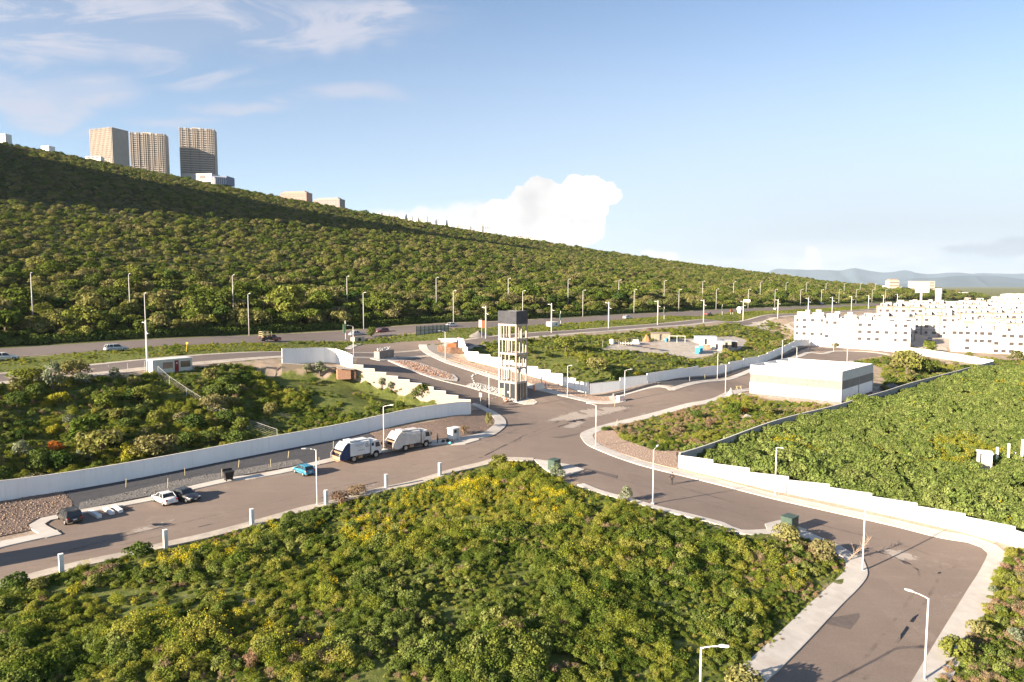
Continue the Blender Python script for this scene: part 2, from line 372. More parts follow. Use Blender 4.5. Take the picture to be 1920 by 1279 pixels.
# ------------------------------------------------------------------ draped sheets
def catmull(P, step=1.0, closed=False):
    P = [np.array(p[:2], float) for p in P]; n = len(P); out = []
    rng_ = range(n) if closed else range(n-1)
    for i in rng_:
        p1, p2 = P[i], P[(i+1) % n]
        p0 = P[(i-1) % n] if (closed or i > 0) else 2*p1-p2
        p3 = P[(i+2) % n] if (closed or i+2 < n) else 2*p2-p1
        k = max(1, int(np.linalg.norm(p2-p1)/step))
        for j in range(k):
            u = j/k; out.append(0.5*((2*p1)+(-p0+p2)*u+(2*p0-5*p1+4*p2-p3)*u*u+(-p0+3*p1-3*p2+p3)*u**3))
    if not closed: out.append(P[-1])
    return np.array(out)
def wpx(px): return ground_many(px)[:, :2]
def inside(poly, x, y):
    poly = np.asarray(poly); x = np.asarray(x, float); y = np.asarray(y, float); c = np.zeros(x.shape, bool); j = len(poly)-1
    for i in range(len(poly)):
        xi, yi = poly[i]; xj, yj = poly[j]
        if yi != yj:
            c ^= ((yi > y) != (yj > y)) & (x < (xj-xi)*(y-yi)/(yj-yi)+xi)
        j = i
    return c
def densify(poly, step):
    out = []; n = len(poly)
    for i in range(n):
        a = np.array(poly[i]); b = np.array(poly[(i+1) % n]); k = max(1, int(np.linalg.norm(b-a)/step))
        for j in range(k): out.append(a+(b-a)*j/k)
    return np.array(out)
def drape(name, poly, dz, mat, step=3.0, edge=1.5, skirt=0.0, fn=None):
    """a sheet lying on the terrain inside a world polygon; skirt gives it a real kerb edge"""
    P = densify(poly, edge); n = len(P)
    x0, y0 = P.min(0); x1, y1 = P.max(0)
    gx, gy = np.meshgrid(np.arange(x0+step/2, x1, step), np.arange(y0+step/2, y1, step)); gx = gx.ravel(); gy = gy.ravel()
    k = inside(P, gx, gy); gx = gx[k]; gy = gy[k]
    if len(gx):
        d = np.full(len(gx), 1e9)
        for i in range(0, n): d = np.minimum(d, (gx-P[i, 0])**2+(gy-P[i, 1])**2)
        k = d > (0.5*edge)**2; gx = gx[k]; gy = gy[k]
    vs = [Vector((float(a), float(b))) for a, b in P]+[Vector((float(a), float(b))) for a, b in zip(gx, gy)]
    r = delaunay_2d_cdt(vs, [(i, (i+1) % n) for i in range(n)], [], 1, 1e-4)
    V = np.array([(v.x, v.y) for v in r[0]]); Z = T(V[:, 0], V[:, 1])+dz
    if fn is not None: Z = Z+fn(V[:, 0], V[:, 1])
    vv = np.column_stack([V, Z]).tolist(); ff = []
    for f in r[2]:
        a, b, c = (V[f[0]], V[f[1]], V[f[2]])
        ff.append(f if (b[0]-a[0])*(c[1]-a[1])-(b[1]-a[1])*(c[0]-a[0]) > 0 else f[::-1])
    if skirt:
        cnt = {}
        for f in ff:
            for i in range(len(f)):
                e = (f[i], f[(i+1) % len(f)]); cnt[e] = 1
        bl = [e for e in cnt if (e[1], e[0]) not in cnt]; low = {}
        for a, b in bl:
            for q in (a, b):
                if q not in low: low[q] = len(vv); vv.append([vv[q][0], vv[q][1], vv[q][2]-skirt])
            ff.append((a, low[a], low[b], b))
    me = bpy.data.meshes.new(name); me.from_pydata(vv, [], [tuple(f) for f in ff]); me.materials.append(mat); me.update()
    return link(bpy.data.objects.new(name, me))
def offset_line(P, w):
    P = np.asarray(P); t = np.gradient(P, axis=0); t /= np.maximum(np.linalg.norm(t, axis=1, keepdims=True), 1e-9)
    return P+np.column_stack([-t[:, 1], t[:, 0]])*w
def ribbon(name, pts, w0, w1, dz, mat, step=1.5, skirt=0.0, smooth=True):
    P = catmull(pts, step) if smooth else np.asarray(pts)
    L = offset_line(P, w0); Rr = offset_line(P, w1)
    n = len(P); V = np.concatenate([L, Rr]); Z = T(V[:, 0], V[:, 1])+dz
    vv = np.column_stack([V, Z]); ff = [(i, n+i, n+i+1, i+1) for i in range(n-1)]
    if w0 < w1: ff = [f[::-1] for f in ff]
    vv = vv.tolist()
    if skirt:
        m = len(vv); vv += [[p[0], p[1], p[2]-skirt] for p in vv]
        for i in range(n-1):
            ff += [(i, i+1, m+i+1, m+i), (n+i+1, n+i, m+n+i, m+n+i+1)]
        ff += [(0, m, m+n, n), (n-1, 2*n-1, m+2*n-1, m+n-1)]
    me = bpy.data.meshes.new(name); me.from_pydata(vv, [], ff); me.materials.append(mat)
    bm = bmesh.new(); bm.from_mesh(me); bmesh.ops.recalc_face_normals(bm, faces=bm.faces); bm.to_mesh(me); bm.free()
    me.update(); return link(bpy.data.objects.new(name, me))
# ------------------------------------------------------------------ lots (picture outlines dropped onto the terrain)
def poly(px): return wpx(px)
ASPH_PX = [(-110,1046),(-40,1033),(0,1021),(60,1007),(96,999),(68,986),(80,979),(112,970),(150,962),(285,936),(440,901),(480,895),(560,879),(640,861),(715,846),(780,833),(850,828),
 (890,822),(922,813),(942,799),(937,783),(920,769),(905,760),(895,754)]
W2A, W2B = CUTL[0], CUTL[1]                                     # stepped wall, low end and high end
_w2d = (W2B-W2A)/np.linalg.norm(W2B-W2A); _w2n = np.array([_w2d[1], -_w2d[0]])
if np.dot(_w2n, (1, 0)) < 0: _w2n = -_w2n
asph = [tuple(p) for p in wpx(ASPH_PX)]
asph += [tuple(W2A+_w2d*2.5+_w2n*0.25), tuple(W2B+_w2n*0.25)]
ASPH_PX2 = [(672,668),(645,656),(640,653),(687,646),(755,641),(815,638),(862,632),(868,637),(838,645),(806,646),(790,652),(802,664),(831,677),(880,692.5),(940,710),(1000,726),(1060,741),(1100,752.5),(1140,756),(1166,754),
 (1152,749),(1140,748),(1190,735),(1232,725.5),(1250,726.5),(1264,730),(1335,714),(1405,697),(1494,669.5),(1520,661),(1549,661.5),(1567,658),(1599,657.5),(1630,658.5),(1660,663),(1660,666.5),(1638,668.5),(1614,672),(1594,679),
 (1500,706),(1385,733),(1335,750),(1285,760),(1240,773),(1200,783),(1150,795),(1115,805),(1096,814),(1098,826),(1115,839),(1160,858),(1210,872.5),(1270,887),(1335,902.5),(1440,929.5),(1540,952),(1665,980),(1765,1004),(1830,1016),(1862,1030),(1866,1045),(1850,1075),(1818,1125),(1778,1195),(1738,1260),(1692,1340),(1650,1410),
 (1330,1410),(1390,1300),(1440,1252),(1472,1222),(1515,1180),(1545,1145),(1590,1100),(1611,1078),(1609,1066),(1594,1046),(1570,1029),(1535,1013),(1503,997),(1440,997),(1390,998),(1360,985),(1322,975),(1240,955),(1205,945),(1160,933),(1125,923),(1092,912),(1062,900),(1040,880),(1000,866),
 (935,862),(900,871),(842,885),(767,908),(705,921),(620,944),(567,956),(480,981),(387,1006),(310,1023),(250,1039),(160,1058),(75,1080),(0,1102),(-110,1132)]
asph += [tuple(p) for p in wpx(ASPH_PX2)]
asph = np.array(asph)

LOT_FRONT = poly([(-110,1140),(0,1106),(75,1086),(160,1063),(250,1044),(310,1028),(387,1011),(480,986),(567,961),(620,949),(705,926),(767,912),(842,889),(900,875),(940,866),(1000,868),(1035,884),(1060,906),(1092,918),(1125,928),(1160,937),(1205,950),(1240,960),(1322,980),(1360,990),(1392,1003),(1440,1003),(1497,1006),(1528,1018),(1558,1034),(1580,1052),(1592,1068),(1590,1081),(1555,1111),(1527,1134),(1500,1164),(1470,1196),(1425,1236),(1380,1279),(1330,1340),(-110,1340)])
LOT_LEFT = poly([(-90,948),(0,933),(115,915),(237,893),(350,871),(480,847),(595,826),(680,808),(805,787),(880,773),(880,771),(800,745),(700,714),(660,702),(528,690),(450,691),(370,693),(290,706),(150,710),(0,722),(-90,730)])
LOT_MID = poly([(876,660),(893,668),(1000,694),(1100,724),(1108,733),(1230,713),(1310,702),(1405,682),(1440,672),(1510,646),(1500,630),(1470,612),(1440,601),(1380,609),(1300,615),(1200,622),(1100,629),(1000,637),(900,646)])
LOT_WEST = poly([(1112,812),(1150,802),(1200,790),(1240,780),(1290,766),(1340,755),(1390,741),(1402,745),(1575,764),(1570,771),(1440,806),(1285,846),(1230,848),(1170,828)])
FIELD = poly([(1282,858),(1440,812),(1575,777),(1652,753),(1740,726),(1815,704),(1868,690),(1990,690),(2100,760),(2100,1060),(1925,1010),(1885,992),(1740,962),(1620,938),(1500,906),(1400,884)])
LOT_BACK = poly([(1655,736),(1655,690),(1640,684),(1600,684),(1625,675),(1665,672),(1700,668),(1780,685),(1850,690),(1815,702),(1715,730)])
EDGE_R = poly([(1890,1035),(1885,1060),(1872,1085),(1848,1134),(1820,1184),(1775,1259),(1720,1350),(2100,1350),(2100,1040),(1930,1020)])
CAMP = poly([(1130,656),(1150,644),(1240,638),(1300,635),(1370,630),(1402,638),(1388,655),(1345,664),(1300,673),(1255,666),(1210,661),(1170,657)])
PAD_E = [(1660,690),(1700,700),(1740,690)]
def stripe(s0, s1, n0, n1, k=40):
    ss = np.linspace(s0, s1, k); a = [hw_xy(s, n0) for s in ss]; b = [hw_xy(s, n1) for s in ss[::-1]]
    return np.array(a+b)
S0, S1 = -230.0, 1050.0
# ------------------------------------------------------------------ ground sheet
def axis(lo, hi, st, out):
    a = list(np.arange(lo, hi+0.1, st)); d = st
    while a[-1] < out: d *= 1.13; a.append(a[-1]+d)
    d = st; b = [a[0]]
    while b[-1] > -out: d *= 1.13; b.append(b[-1]-d)
    return np.array(b[:0:-1]+a)
gx = axis(-120, 185, 1.6, 26000); gy = axis(20, 330, 1.7, 26000)
X, Y = np.meshgrid(gx, gy); Xr, Yr = X.ravel(), Y.ravel(); Z = T(Xr, Yr)
road_in = inside(asph, Xr, Yr)
nx, ny = len(gx), len(gy)
idx = np.arange(nx*ny).reshape(ny, nx)
F = np.stack([idx[:-1, :-1].ravel(), idx[:-1, 1:].ravel(), idx[1:, 1:].ravel(), idx[1:, :-1].ravel()], 1)
bumpz = (0.22*np.sin(Xr/2.3+1.7*np.sin(Yr/3.1))*np.cos(Yr/1.9+np.sin(Xr/4.1)))
lots = np.zeros(len(Xr), bool)
for L in (LOT_FRONT, LOT_LEFT, LOT_MID, FIELD, LOT_WEST, LOT_BACK, EDGE_R): lots |= inside(L, Xr, Yr)
camp_in = inside(CAMP, Xr, Yr)
Z = Z+np.where(lots & ~camp_in, bumpz, 0)
s_, n_ = hw_sn(Xr, Yr)
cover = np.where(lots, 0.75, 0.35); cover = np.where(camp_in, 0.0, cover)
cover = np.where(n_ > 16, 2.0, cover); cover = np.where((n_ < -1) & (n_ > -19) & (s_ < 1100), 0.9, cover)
cover = np.where((Xr > 110) & (Yr > 265) & (n_ < -30), 0.3, cover)
cover = np.where(np.hypot(Xr, Yr) > 1400, 0.6, cover)
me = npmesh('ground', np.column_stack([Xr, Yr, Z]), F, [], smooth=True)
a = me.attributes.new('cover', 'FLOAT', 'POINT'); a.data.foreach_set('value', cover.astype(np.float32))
m, t, out = nt('soil_and_grass'); b = N(t, 'ShaderNodeBsdfPrincipled'); vec = N(t, 'ShaderNodeNewGeometry').outputs['Position']
cv = N(t, 'ShaderNodeAttribute', attribute_name='cover').outputs['Fac']
soil = ramp(t, noise(t, vec, 0.5, 7, 0.65), [(0.25, (0.2, 0.15, 0.105)), (0.5, (0.33, 0.255, 0.19)), (0.75, (0.42, 0.345, 0.27))])
grass = ramp(t, noise(t, vec, 1.1, 6, 0.7), [(0.3, (0.06, 0.08, 0.02)), (0.5, (0.11, 0.13, 0.032)), (0.72, (0.19, 0.185, 0.06))])
f = mth(t, 'ADD', noise(t, vec, 0.16, 7, 0.68), mth(t, 'MULTIPLY', mth(t, 'SUBTRACT', cv, 0.5), 0.62))
col = mixc(t, ramp(t, f, [(0.44, 0.0), (0.56, 1.0)]), soil, grass)
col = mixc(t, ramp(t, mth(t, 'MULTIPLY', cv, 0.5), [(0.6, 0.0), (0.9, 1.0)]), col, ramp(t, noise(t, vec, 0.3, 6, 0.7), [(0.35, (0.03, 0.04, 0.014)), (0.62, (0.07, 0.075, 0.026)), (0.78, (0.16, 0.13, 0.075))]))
t.links.new(col, b.inputs['Base Color']); b.inputs['Roughness'].default_value = 0.95; b.inputs['Specular IOR Level'].default_value = 0.1
bn = N(t, 'ShaderNodeBump'); bn.inputs['Strength'].default_value = 0.5; bn.inputs['Distance'].default_value = 0.12
t.links.new(noise(t, vec, 3.5, 6), bn.inputs['Height']); t.links.new(bn.outputs[0], b.inputs['Normal'])
t.links.new(b.outputs[0], out.inputs['Surface']); M['soil'] = m
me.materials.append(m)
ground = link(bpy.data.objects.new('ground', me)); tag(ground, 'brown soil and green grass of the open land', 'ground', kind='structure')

# unseen ridge added beyond the left edge, shaped to shade the upper slope
AZ, EL = R(36), R(18)
_fd = np.array([math.cos(AZ), math.sin(AZ)]); _qd = np.array([-math.sin(AZ), math.cos(AZ)])
_q = np.concatenate([np.arange(440, 520, 4), np.arange(520, 1300, 12)]); _f = np.arange(-330, 30, 9.0)
FF, QQ = np.meshgrid(_f, _q); bx = FF*_fd[0]+QQ*_qd[0]; by = FF*_fd[1]+QQ*_qd[1]
tz = T(bx, by)
prof = np.interp(QQ, [452,474,482,500,524,560,621,680,740,800,850,974,1100,1290], [0,95,150,190,216,247,284,262,236,214,217,238,190,60])
prof = prof+3*np.sin(QQ/23.)+2*np.sin(QQ/9.)
zz = tz-4+np.maximum(prof-tz, 0)*np.exp(-((FF+150)/48.)**2)
nb, na = FF.shape; idx = np.arange(nb*na).reshape(nb, na)
Fb = np.stack([idx[:-1, :-1].ravel(), idx[:-1, 1:].ravel(), idx[1:, 1:].ravel(), idx[1:, :-1].ravel()], 1)
bme = npmesh('shade_ridge', np.column_stack([bx.ravel(), by.ravel(), zz.ravel()]), Fb, M['soil'], smooth=True)
a = bme.attributes.new('cover', 'FLOAT', 'POINT'); a.data.foreach_set('value', np.full(nb*na, 0.8, np.float32))
tag(link(bpy.data.objects.new('shade_ridge', bme)), 'unseen green ridge added to shade the upper slope', 'hill', kind='structure')

# far mountain ridges
M['mount'] = surf('hazy_mountain_scrub', (0.075, 0.105, 0.13), 0.25, 0.0006)  # blue cast puts distance haze into the scrub colour
def ridge(name, u0, u1, dist, tops, seed, depth):
    rr = np.random.RandomState(seed); us = np.linspace(u0, u1, 220)
    tv = np.interp(us, [p[0] for p in tops], [p[1] for p in tops])
    tv = tv-2.2*np.abs(np.sin(us/37.+seed))-1.3*np.sin(us/13.+seed)
    V = []
    for u, v in zip(us, tv):
        d = ray(u, v); k = dist/d[1]; px, py, pz = d[0]*k, dist, CAMZ+d[2]*k
        for q, h in ((-depth, 0.0), (-depth*0.72, 0.16), (-depth*0.5, 0.42), (-depth*0.28, 0.66), (-depth*0.1, 0.93), (0, 1.0), (depth*0.4, 0.6), (depth, 0.0)):
            w = 1+q/dist
            V.append((px*w+120*math.sin(q/900.+u/20.), py*w, -20+(pz+20)*(h+0.06*math.sin(u/9.+q/500.)*(0 < h < 1))))
    k = 8; n = len(us); idx = np.arange(n*k).reshape(n, k)
    Fm = np.stack([idx[:-1, :-1].ravel(), idx[1:, :-1].ravel(), idx[1:, 1:].ravel(), idx[:-1, 1:].ravel()], 1)
    o = link(bpy.data.objects.new(name, npmesh(name, V, Fm, M['mount'], smooth=True)))
    return o
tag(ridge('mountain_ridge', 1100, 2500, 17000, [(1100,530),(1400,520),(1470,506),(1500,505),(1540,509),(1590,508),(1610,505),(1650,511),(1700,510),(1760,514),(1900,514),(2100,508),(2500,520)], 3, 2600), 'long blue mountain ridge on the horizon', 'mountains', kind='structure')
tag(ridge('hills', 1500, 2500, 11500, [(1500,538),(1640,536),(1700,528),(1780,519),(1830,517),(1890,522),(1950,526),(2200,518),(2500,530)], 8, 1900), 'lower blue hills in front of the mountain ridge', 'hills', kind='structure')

# ------------------------------------------------------------------ roads
street = drape('street', asph, 0.03, M['asphalt'], step=4.0, edge=1.6)
tag(street, 'grey brown asphalt streets meeting at the tower', 'street', kind='structure')
ss = np.arange(S0, S1, 4.0)
tag(ribbon('highway', [hw_xy(s, 7.5) for s in ss], -7.3, 7.3, 0.06, M['asphalt_old'], step=4), 'dark asphalt highway below the wooded hill', 'highway', kind='structure')
tag(ribbon('service_road', [hw_xy(s, -21.5) for s in ss], -2.6, 2.6, 0.05, M['asphalt_old'], step=4), 'narrow service road beside the highway', 'road', kind='structure')
for n0, w in ((-25.0, 1.0), (-18.4, 0.55)):
    tag(ribbon('pavement', [hw_xy(s, n0) for s in ss], -w, w, 0.07, M['rough_conc'], step=4), 'pale strip along the service road', 'pavement', kind='structure')
dm = MB()
for n0, w, dash in ((13.9, 0.09, 0), (0.9, 0.09, 0), (5.2, 0.08, 1), (9.6, 0.08, 1)):
    k = 0; s = S0
    while s < 700:
        L = 3.0 if dash else 8.0
        p = []
        for a, bq in ((s, n0-w), (s+L, n0-w), (s+L, n0+w), (s, n0+w)):
            x, y = hw_xy(a, bq); p.append((x, y))
        zs = T(np.array([q[0] for q in p]), np.array([q[1] for q in p]))
        dm.add([(q[0], q[1], z+0.075) for q, z in zip(p, zs)], [(0, 1, 2, 3)]); s += 9.0 if dash else 8.0
o = dm.build('lane_markings', M['paint_line'], fix=False); tag(o, 'pale worn lane lines painted on the highway', 'road markings', kind='structure')
# darker repairs and drain slots in the street
for nm, px in (('asphalt_patch', [(1552,1160),(1611,1150),(1612,1158),(1594,1181),(1547,1170)]), ('asphalt_patch', [(1095,878),(1158,892),(1156,898),(1108,885)]), ('asphalt_patch', [(1032,820),(1050,819),(1090,812),(1080,816),(1052,822)])):
    tag(drape(nm, poly(px), 0.05, M['asphalt_dark'], 1, 0.8), 'darker repair patch in the asphalt', 'road patch', kind='structure')
# dust spilt on the road
for px in ([(285,980),(335,968),(352,974),(300,988)],[(195,1014),(245,990),(290,982),(330,985),(270,1003),(230,1008)],[(130,1028),(150,1018),(190,1008),(200,1016),(160,1030)],[(1045,800),(1085,786),(1105,794),(1080,806)],[(1165,800),(1206,768),(1222,775),(1195,792)],[(1735,1150),(1760,1112),(1812,1100),(1815,1120),(1770,1160)],[(370,989),(380,983),(395,983),(390,989)],[(90,1048),(130,1030),(150,1032),(120,1046)],[(1010,790),(1090,765),(1180,760),(1180,770),(1090,790)],[(600,935),(700,905),(720,912),(640,935)],[(1640,1020),(1720,1035),(1740,1060),(1660,1050)],[(1690,1180),(1730,1150),(1750,1180),(1700,1230)]):
    c = catmull(poly(px), 0.5, True); o = drape('dust_patch', c, 0.055, M['spilt'], 0.6, 0.5)
    V = np.array([v.co[:2] for v in o.data.vertices]); dmin = np.full(len(V), 1e9)
    for q in c: dmin = np.minimum(dmin, np.hypot(V[:, 0]-q[0], V[:, 1]-q[1]))
    a = o.data.attributes.new('fade', 'FLOAT', 'POINT'); a.data.foreach_set('value', np.clip((dmin-0.25)/1.6, -0.6, 1).astype(np.float32))
    tag(o, 'pale cement dust spilt on the street', 'dust', kind='structure')

for px, w_ in (([(900,860),(990,815),(1050,790),(1120,770),(1250,750)],0.16),([(880,868),(985,822),(1055,798),(1130,778),(1260,757)],0.16),([(620,925),(800,880),(960,830),(1000,790),(1010,765)],0.14),([(700,890),(860,848),(985,800),(1030,775)],0.14),
        ([(1180,890),(1400,950),(1600,1000),(1740,1040),(1760,1080),(1700,1180),(1620,1276)],0.15),([(1160,900),(1390,965),(1590,1020),(1700,1055),(1722,1090),(1665,1180),(1590,1270)],0.15),([(1650,1030),(1740,1075),(1800,1060)],0.12),([(100,1040),(300,990),(480,950),(700,898)],0.13),([(60,1062),(290,1008),(470,966),(690,912)],0.13),
        ([(0,1060),(250,1005),(500,940),(760,870),(930,830)],0.05),([(960,770),(1090,800),(1200,850),(1440,915)],0.05),([(1060,830),(1250,905),(1440,958),(1640,1010)],0.05),([(1020,765),(1200,760),(1400,712)],0.05),([(700,680),(800,705),(900,735)],0.05)):  # the thin lines are seams that also paint in wire shadows
    tag(ribbon('tyre_shadow_lines', wpx(px), -w_, w_, 0.044, M['road_lines'], 0.8), 'faint dark tyre track, or seam painted in for a wire shadow', 'road marks', kind='structure')

# ------------------------------------------------------------------ kerbs and pavements
def kerb(px, w, name='pavement', label=None, h=0.15, mat='kerb', inner=True):
    o = ribbon(name, wpx(px), 0.0, w, h, M[mat], step=0.8, skirt=0.35)
    tag(o, label, 'pavement', kind='structure'); return o
kerb([(-110,1056),(-40,1042),(0,1029),(60,1015),(114,1004)], 1.9, label='pavement at the left end of the wall side kerb')
kerb([(116,1003),(100,994),(84,984),(95,977),(120,972),(150,965)], 1.5, label='pavement around the end of the parking bay')
kerb([(150,965),(285,940),(360,920),(440,902.5),(480,898),(547,885),(622,867),(660,859),(715,850),(780,838)], 1.5, label='pavement along the parked vehicles')
kerb([(780,838),(847,832),(890,825),(925,817),(944,804),(949,795),(945,785),(930,774),(914,766),(900,760),(888,756.5)], 2.2, label='pavement round the corner by the long white wall')
kerb([(785.5,647),(785,650),(790,658),(806,667.5),(835,680.5),(880,695.5),(935,713),(996,729),(1041,740),(1080,749.5),(1110,756),(1135,758),(1160,756.5),(1173,753)], 2.2, label='pavement up the right side of the entrance road')
kerb([(1173,753),(1162,749.5),(1150,748),(1190,737),(1232,727),(1250,728),(1266,732),(1335,716.5),(1405,699.5),(1494,672),(1520,663),(1549,664),(1567,660),(1599,659.5),(1630,660.5),(1662,665)], 1.6, label='pavement below the far white wall')
kerb([(1594,677),(1500,704),(1385,731),(1335,748),(1285,758),(1240,770.5),(1200,781),(1150,793),(1115,802.5),(1095,810),(1088,815),(1090,822),(1100,834),(1120,844),(1160,860),(1210,876),(1260,888.5),(1335,907),(1440,934),(1540,957),(1665,985),(1765,1010),(1815,1018),(1840,1027),(1851,1037),(1849,1048),(1832,1080),(1815,1106),(1775,1171),(1740,1229),(1712,1276),(1672,1340)], 2.3, label='pavement round the point and along the right white wall')
kerb([(1360,1400),(1385,1340),(1440,1277),(1465,1254),(1522,1196),(1547,1169),(1580,1134),(1610,1104),(1625,1084),(1626,1070),(1615,1046),(1595,1037),(1575,1025),(1540,1010),(1502,993)], 2.2, label='pavement at the right tip of the weedy lot')
kerb([(1502,993),(1440,994),(1390,995),(1360,982.5),(1322,972),(1240,952),(1205,942),(1160,930),(1125,920),(1095,908)], 1.2, label='kerb along the weedy lot')
kerb([(1000,860),(935,859),(900,868),(842,882),(767,904.5),(705,917.5),(620,940.5),(567,952),(480,976.5),(387,1001),(310,1018),(250,1033.5),(160,1052),(75,1073),(0,1094),(-110,1124)], 1.7, mat='rough_conc', label='rough concrete strip in front of the white posts')
tag(drape('concrete_pad', poly([(1000,862),(1030,866),(1050,870),(1070,873),(1096,882),(1062,893),(1040,892),(1020,880)]), 0.16, M['kerb'], 2, 1, skirt=0.4), 'pale concrete apron around the green cabinet', 'concrete pad', kind='structure')
tag(drape('concrete_pad', poly([(1434,984),(1462,977),(1478,982),(1512,995),(1498,1003),(1440,998)]), 0.165, M['kerb'], 2, 1, skirt=0.4), 'pale concrete apron under the roadside cabinet', 'concrete pad', kind='structure')
tag(drape('concrete_pad', poly([(845,836),(855,826),(893,822),(899,826),(872,834)]), 0.165, M['kerb'], 2, 1, skirt=0.3), 'pale concrete ramp by the white meter cabinet', 'concrete pad', kind='structure')
# traffic islands in the entrance road
ISL1 = poly([(728,676),(752,675),(770,677),(795,684),(852,704),(859,711),(857,715),(846,714),(815,710),(790,702),(765,692)])
ISL0 = poly([(694,673),(704,670),(712,668),(740,668),(744,672),(730,676),(712,677)])
ISL2 = poly([(874,724),(880,720),(896,719),(912,723),(937,730),(960,738),(985,746),(1003,751),(1008,755),(1002,759),(985,759.5),(966,755),(935,743),(900,732)])
for nm, P, lb in (('traffic_island', ISL0, 'small white kerbed island under the stone sign'), ('traffic_island', ISL1, 'long island filled with red brown rocks'), ('traffic_island', ISL2, 'island of pale gravel under the concrete tower')):
    tag(drape(nm, P, 0.16, M['kerb'], 2, 0.8, skirt=0.4), lb, 'traffic island', kind='structure')
def shrink(P, k):
    c = P.mean(0); return c+(P-c)*k
tag(ribbon('kerb_line', wpx([(728,677),(765,692.5),(815,710.5),(875,725.5),(900,733)]), -0.15, 0.2, 0.16, M['kerb'], 1.0, 0.3), 'white kerb line along the lower side of the island', 'kerb', kind='structure')

# ------------------------------------------------------------------ gravel beds
BED = {}
def bed(key, px, mat, label, dz=0.1):
    BED[key] = poly(px); o = drape('gravel_bed', BED[key], dz, mat, 2.5, 1.2, skirt=0.3); tag(o, label, 'gravel bed', kind='structure')
M['g_dark'] = surf('dark_gravel', (0.06, 0.06, 0.066), 0.3, 2.0, bump=0.7, bscale=14, fine=0.5, c2=(0.075, 0.07, 0.07))  # dark gravel, its tone deepened to put in the shade by the wall
M['g_coarse'] = surf('coarse_grey_gravel', (0.15, 0.14, 0.13), 0.35, 2.0, bump=0.8, bscale=9, fine=0.5)
M['g_brown'] = surf('brown_gravel', (0.17, 0.125, 0.1), 0.3, 1.5, bump=0.7, bscale=10, fine=0.5, c2=(0.24, 0.17, 0.13))
M['g_pink'] = surf('pink_gravel', (0.36, 0.255, 0.19), 0.25, 1.5, bump=0.6, bscale=9, fine=0.45, c2=(0.42, 0.32, 0.25))
M['g_grey'] = surf('grey_gravel', (0.2, 0.18, 0.165), 0.25, 1.5, bump=0.5, bscale=14, fine=0.4)
bed('nw', [(-110,964),(0,943),(60,931),(115,921),(135,940),(137,958),(105,966),(66,974),(52,984),(58,995),(0,1007),(-110,1033)], M['g_brown'], 'bed of brown rocks below the left end of the wall')
bed('n1', [(117,920),(237,899),(350,877),(480,853),(595,832),(690,812),(700,818),(705,845),(640,856),(547,876),(480,888),(440,895),(360,912),(285,930),(147,958),(139,957),(137,940)], M['g_dark'], 'bed of dark grey gravel with shade painted in along the white wall')
bed('n1k', [(147,957.5),(285,929.5),(360,911.5),(440,894.5),(480,887.5),(547,875.5),(570,869),(560,862),(480,876),(430,886),(380,893),(330,903),(285,913),(215,930),(150,944)], M['g_coarse'], 'strip of coarse grey gravel beside the kerb', dz=0.14)
bed('n2', [(692,812),(805,792),(880,778.5),(886,770),(905,768),(922,782),(932,792),(934,800),(922,808),(890,816),(840,825),(780,829),(707,845),(702,818)], M['g_brown'], 'corner bed of brown gravel and rocks')
bed('e1', [(840,674),(855,663),(869,670),(884,681),(960,703),(1060,727),(1104,741),(1140,746),(1162,748),(1140,753),(1108,751),(1062,738),(1000,722),(940,704.5),(882,688)], M['g_pink'], 'bed of pink rocks along the stepped wall')
bed('e2', [(797,649),(815,645),(845,660),(862,668),(845,675),(812,662),(800,655)], M['g_grey'], 'grey gravel in front of the plank fence')
bed('e3', [(1108,742),(1230,720),(1310,708),(1405,688),(1440,679),(1512,651),(1530,657),(1500,664),(1405,693),(1335,710),(1268,725),(1252,722),(1230,721.5),(1150,742.5)], M['g_dark'], 'strip of dark gravel below the far white wall')
bed('r1', [(1107,812),(1112,808),(1150,808),(1170,826),(1230,846),(1268,848),(1270,880),(1320,890),(1440,919),(1565,944),(1740,984),(1872,1018),(1860,1020),(1765,996),(1665,974),(1540,946),(1440,924),(1335,896.5),(1270,881),(1210,866),(1150,846),(1125,836),(1112,824)], M['g_pink'], 'bed of pink gravel along the right white wall')
bed('cul', [(1518,650),(1560,652),(1640,655),(1690,664),(1664,662),(1630,656.5),(1599,655),(1567,655.5),(1549,659),(1528,658)], M['g_brown'], 'bare brown strip behind the turning circle', dz=0.06)
tag(drape('camp_yard', CAMP, 0.06, M['rough_conc'], 3, 1.5), 'bare trodden yard of the building camp', 'yard', kind='structure')
tag(drape('dirt_track', poly([(1409,605),(1437,601),(1445,612),(1437,622),(1424,618)]), 0.06, M['rough_conc'], 3, 1.5), 'pale dirt track down from the service road', 'dirt track', kind='structure')
BED['isl1'] = shrink(ISL1, 0.86); BED['isl2'] = shrink(poly([(876,724),(884,721),(900,721),(914,725),(935,731),(934,740),(900,731)]), 0.92); BED['nose'] = shrink(poly([(990,749.5),(1000,751),(1004,754),(998,757),(985,757)]), 0.9)
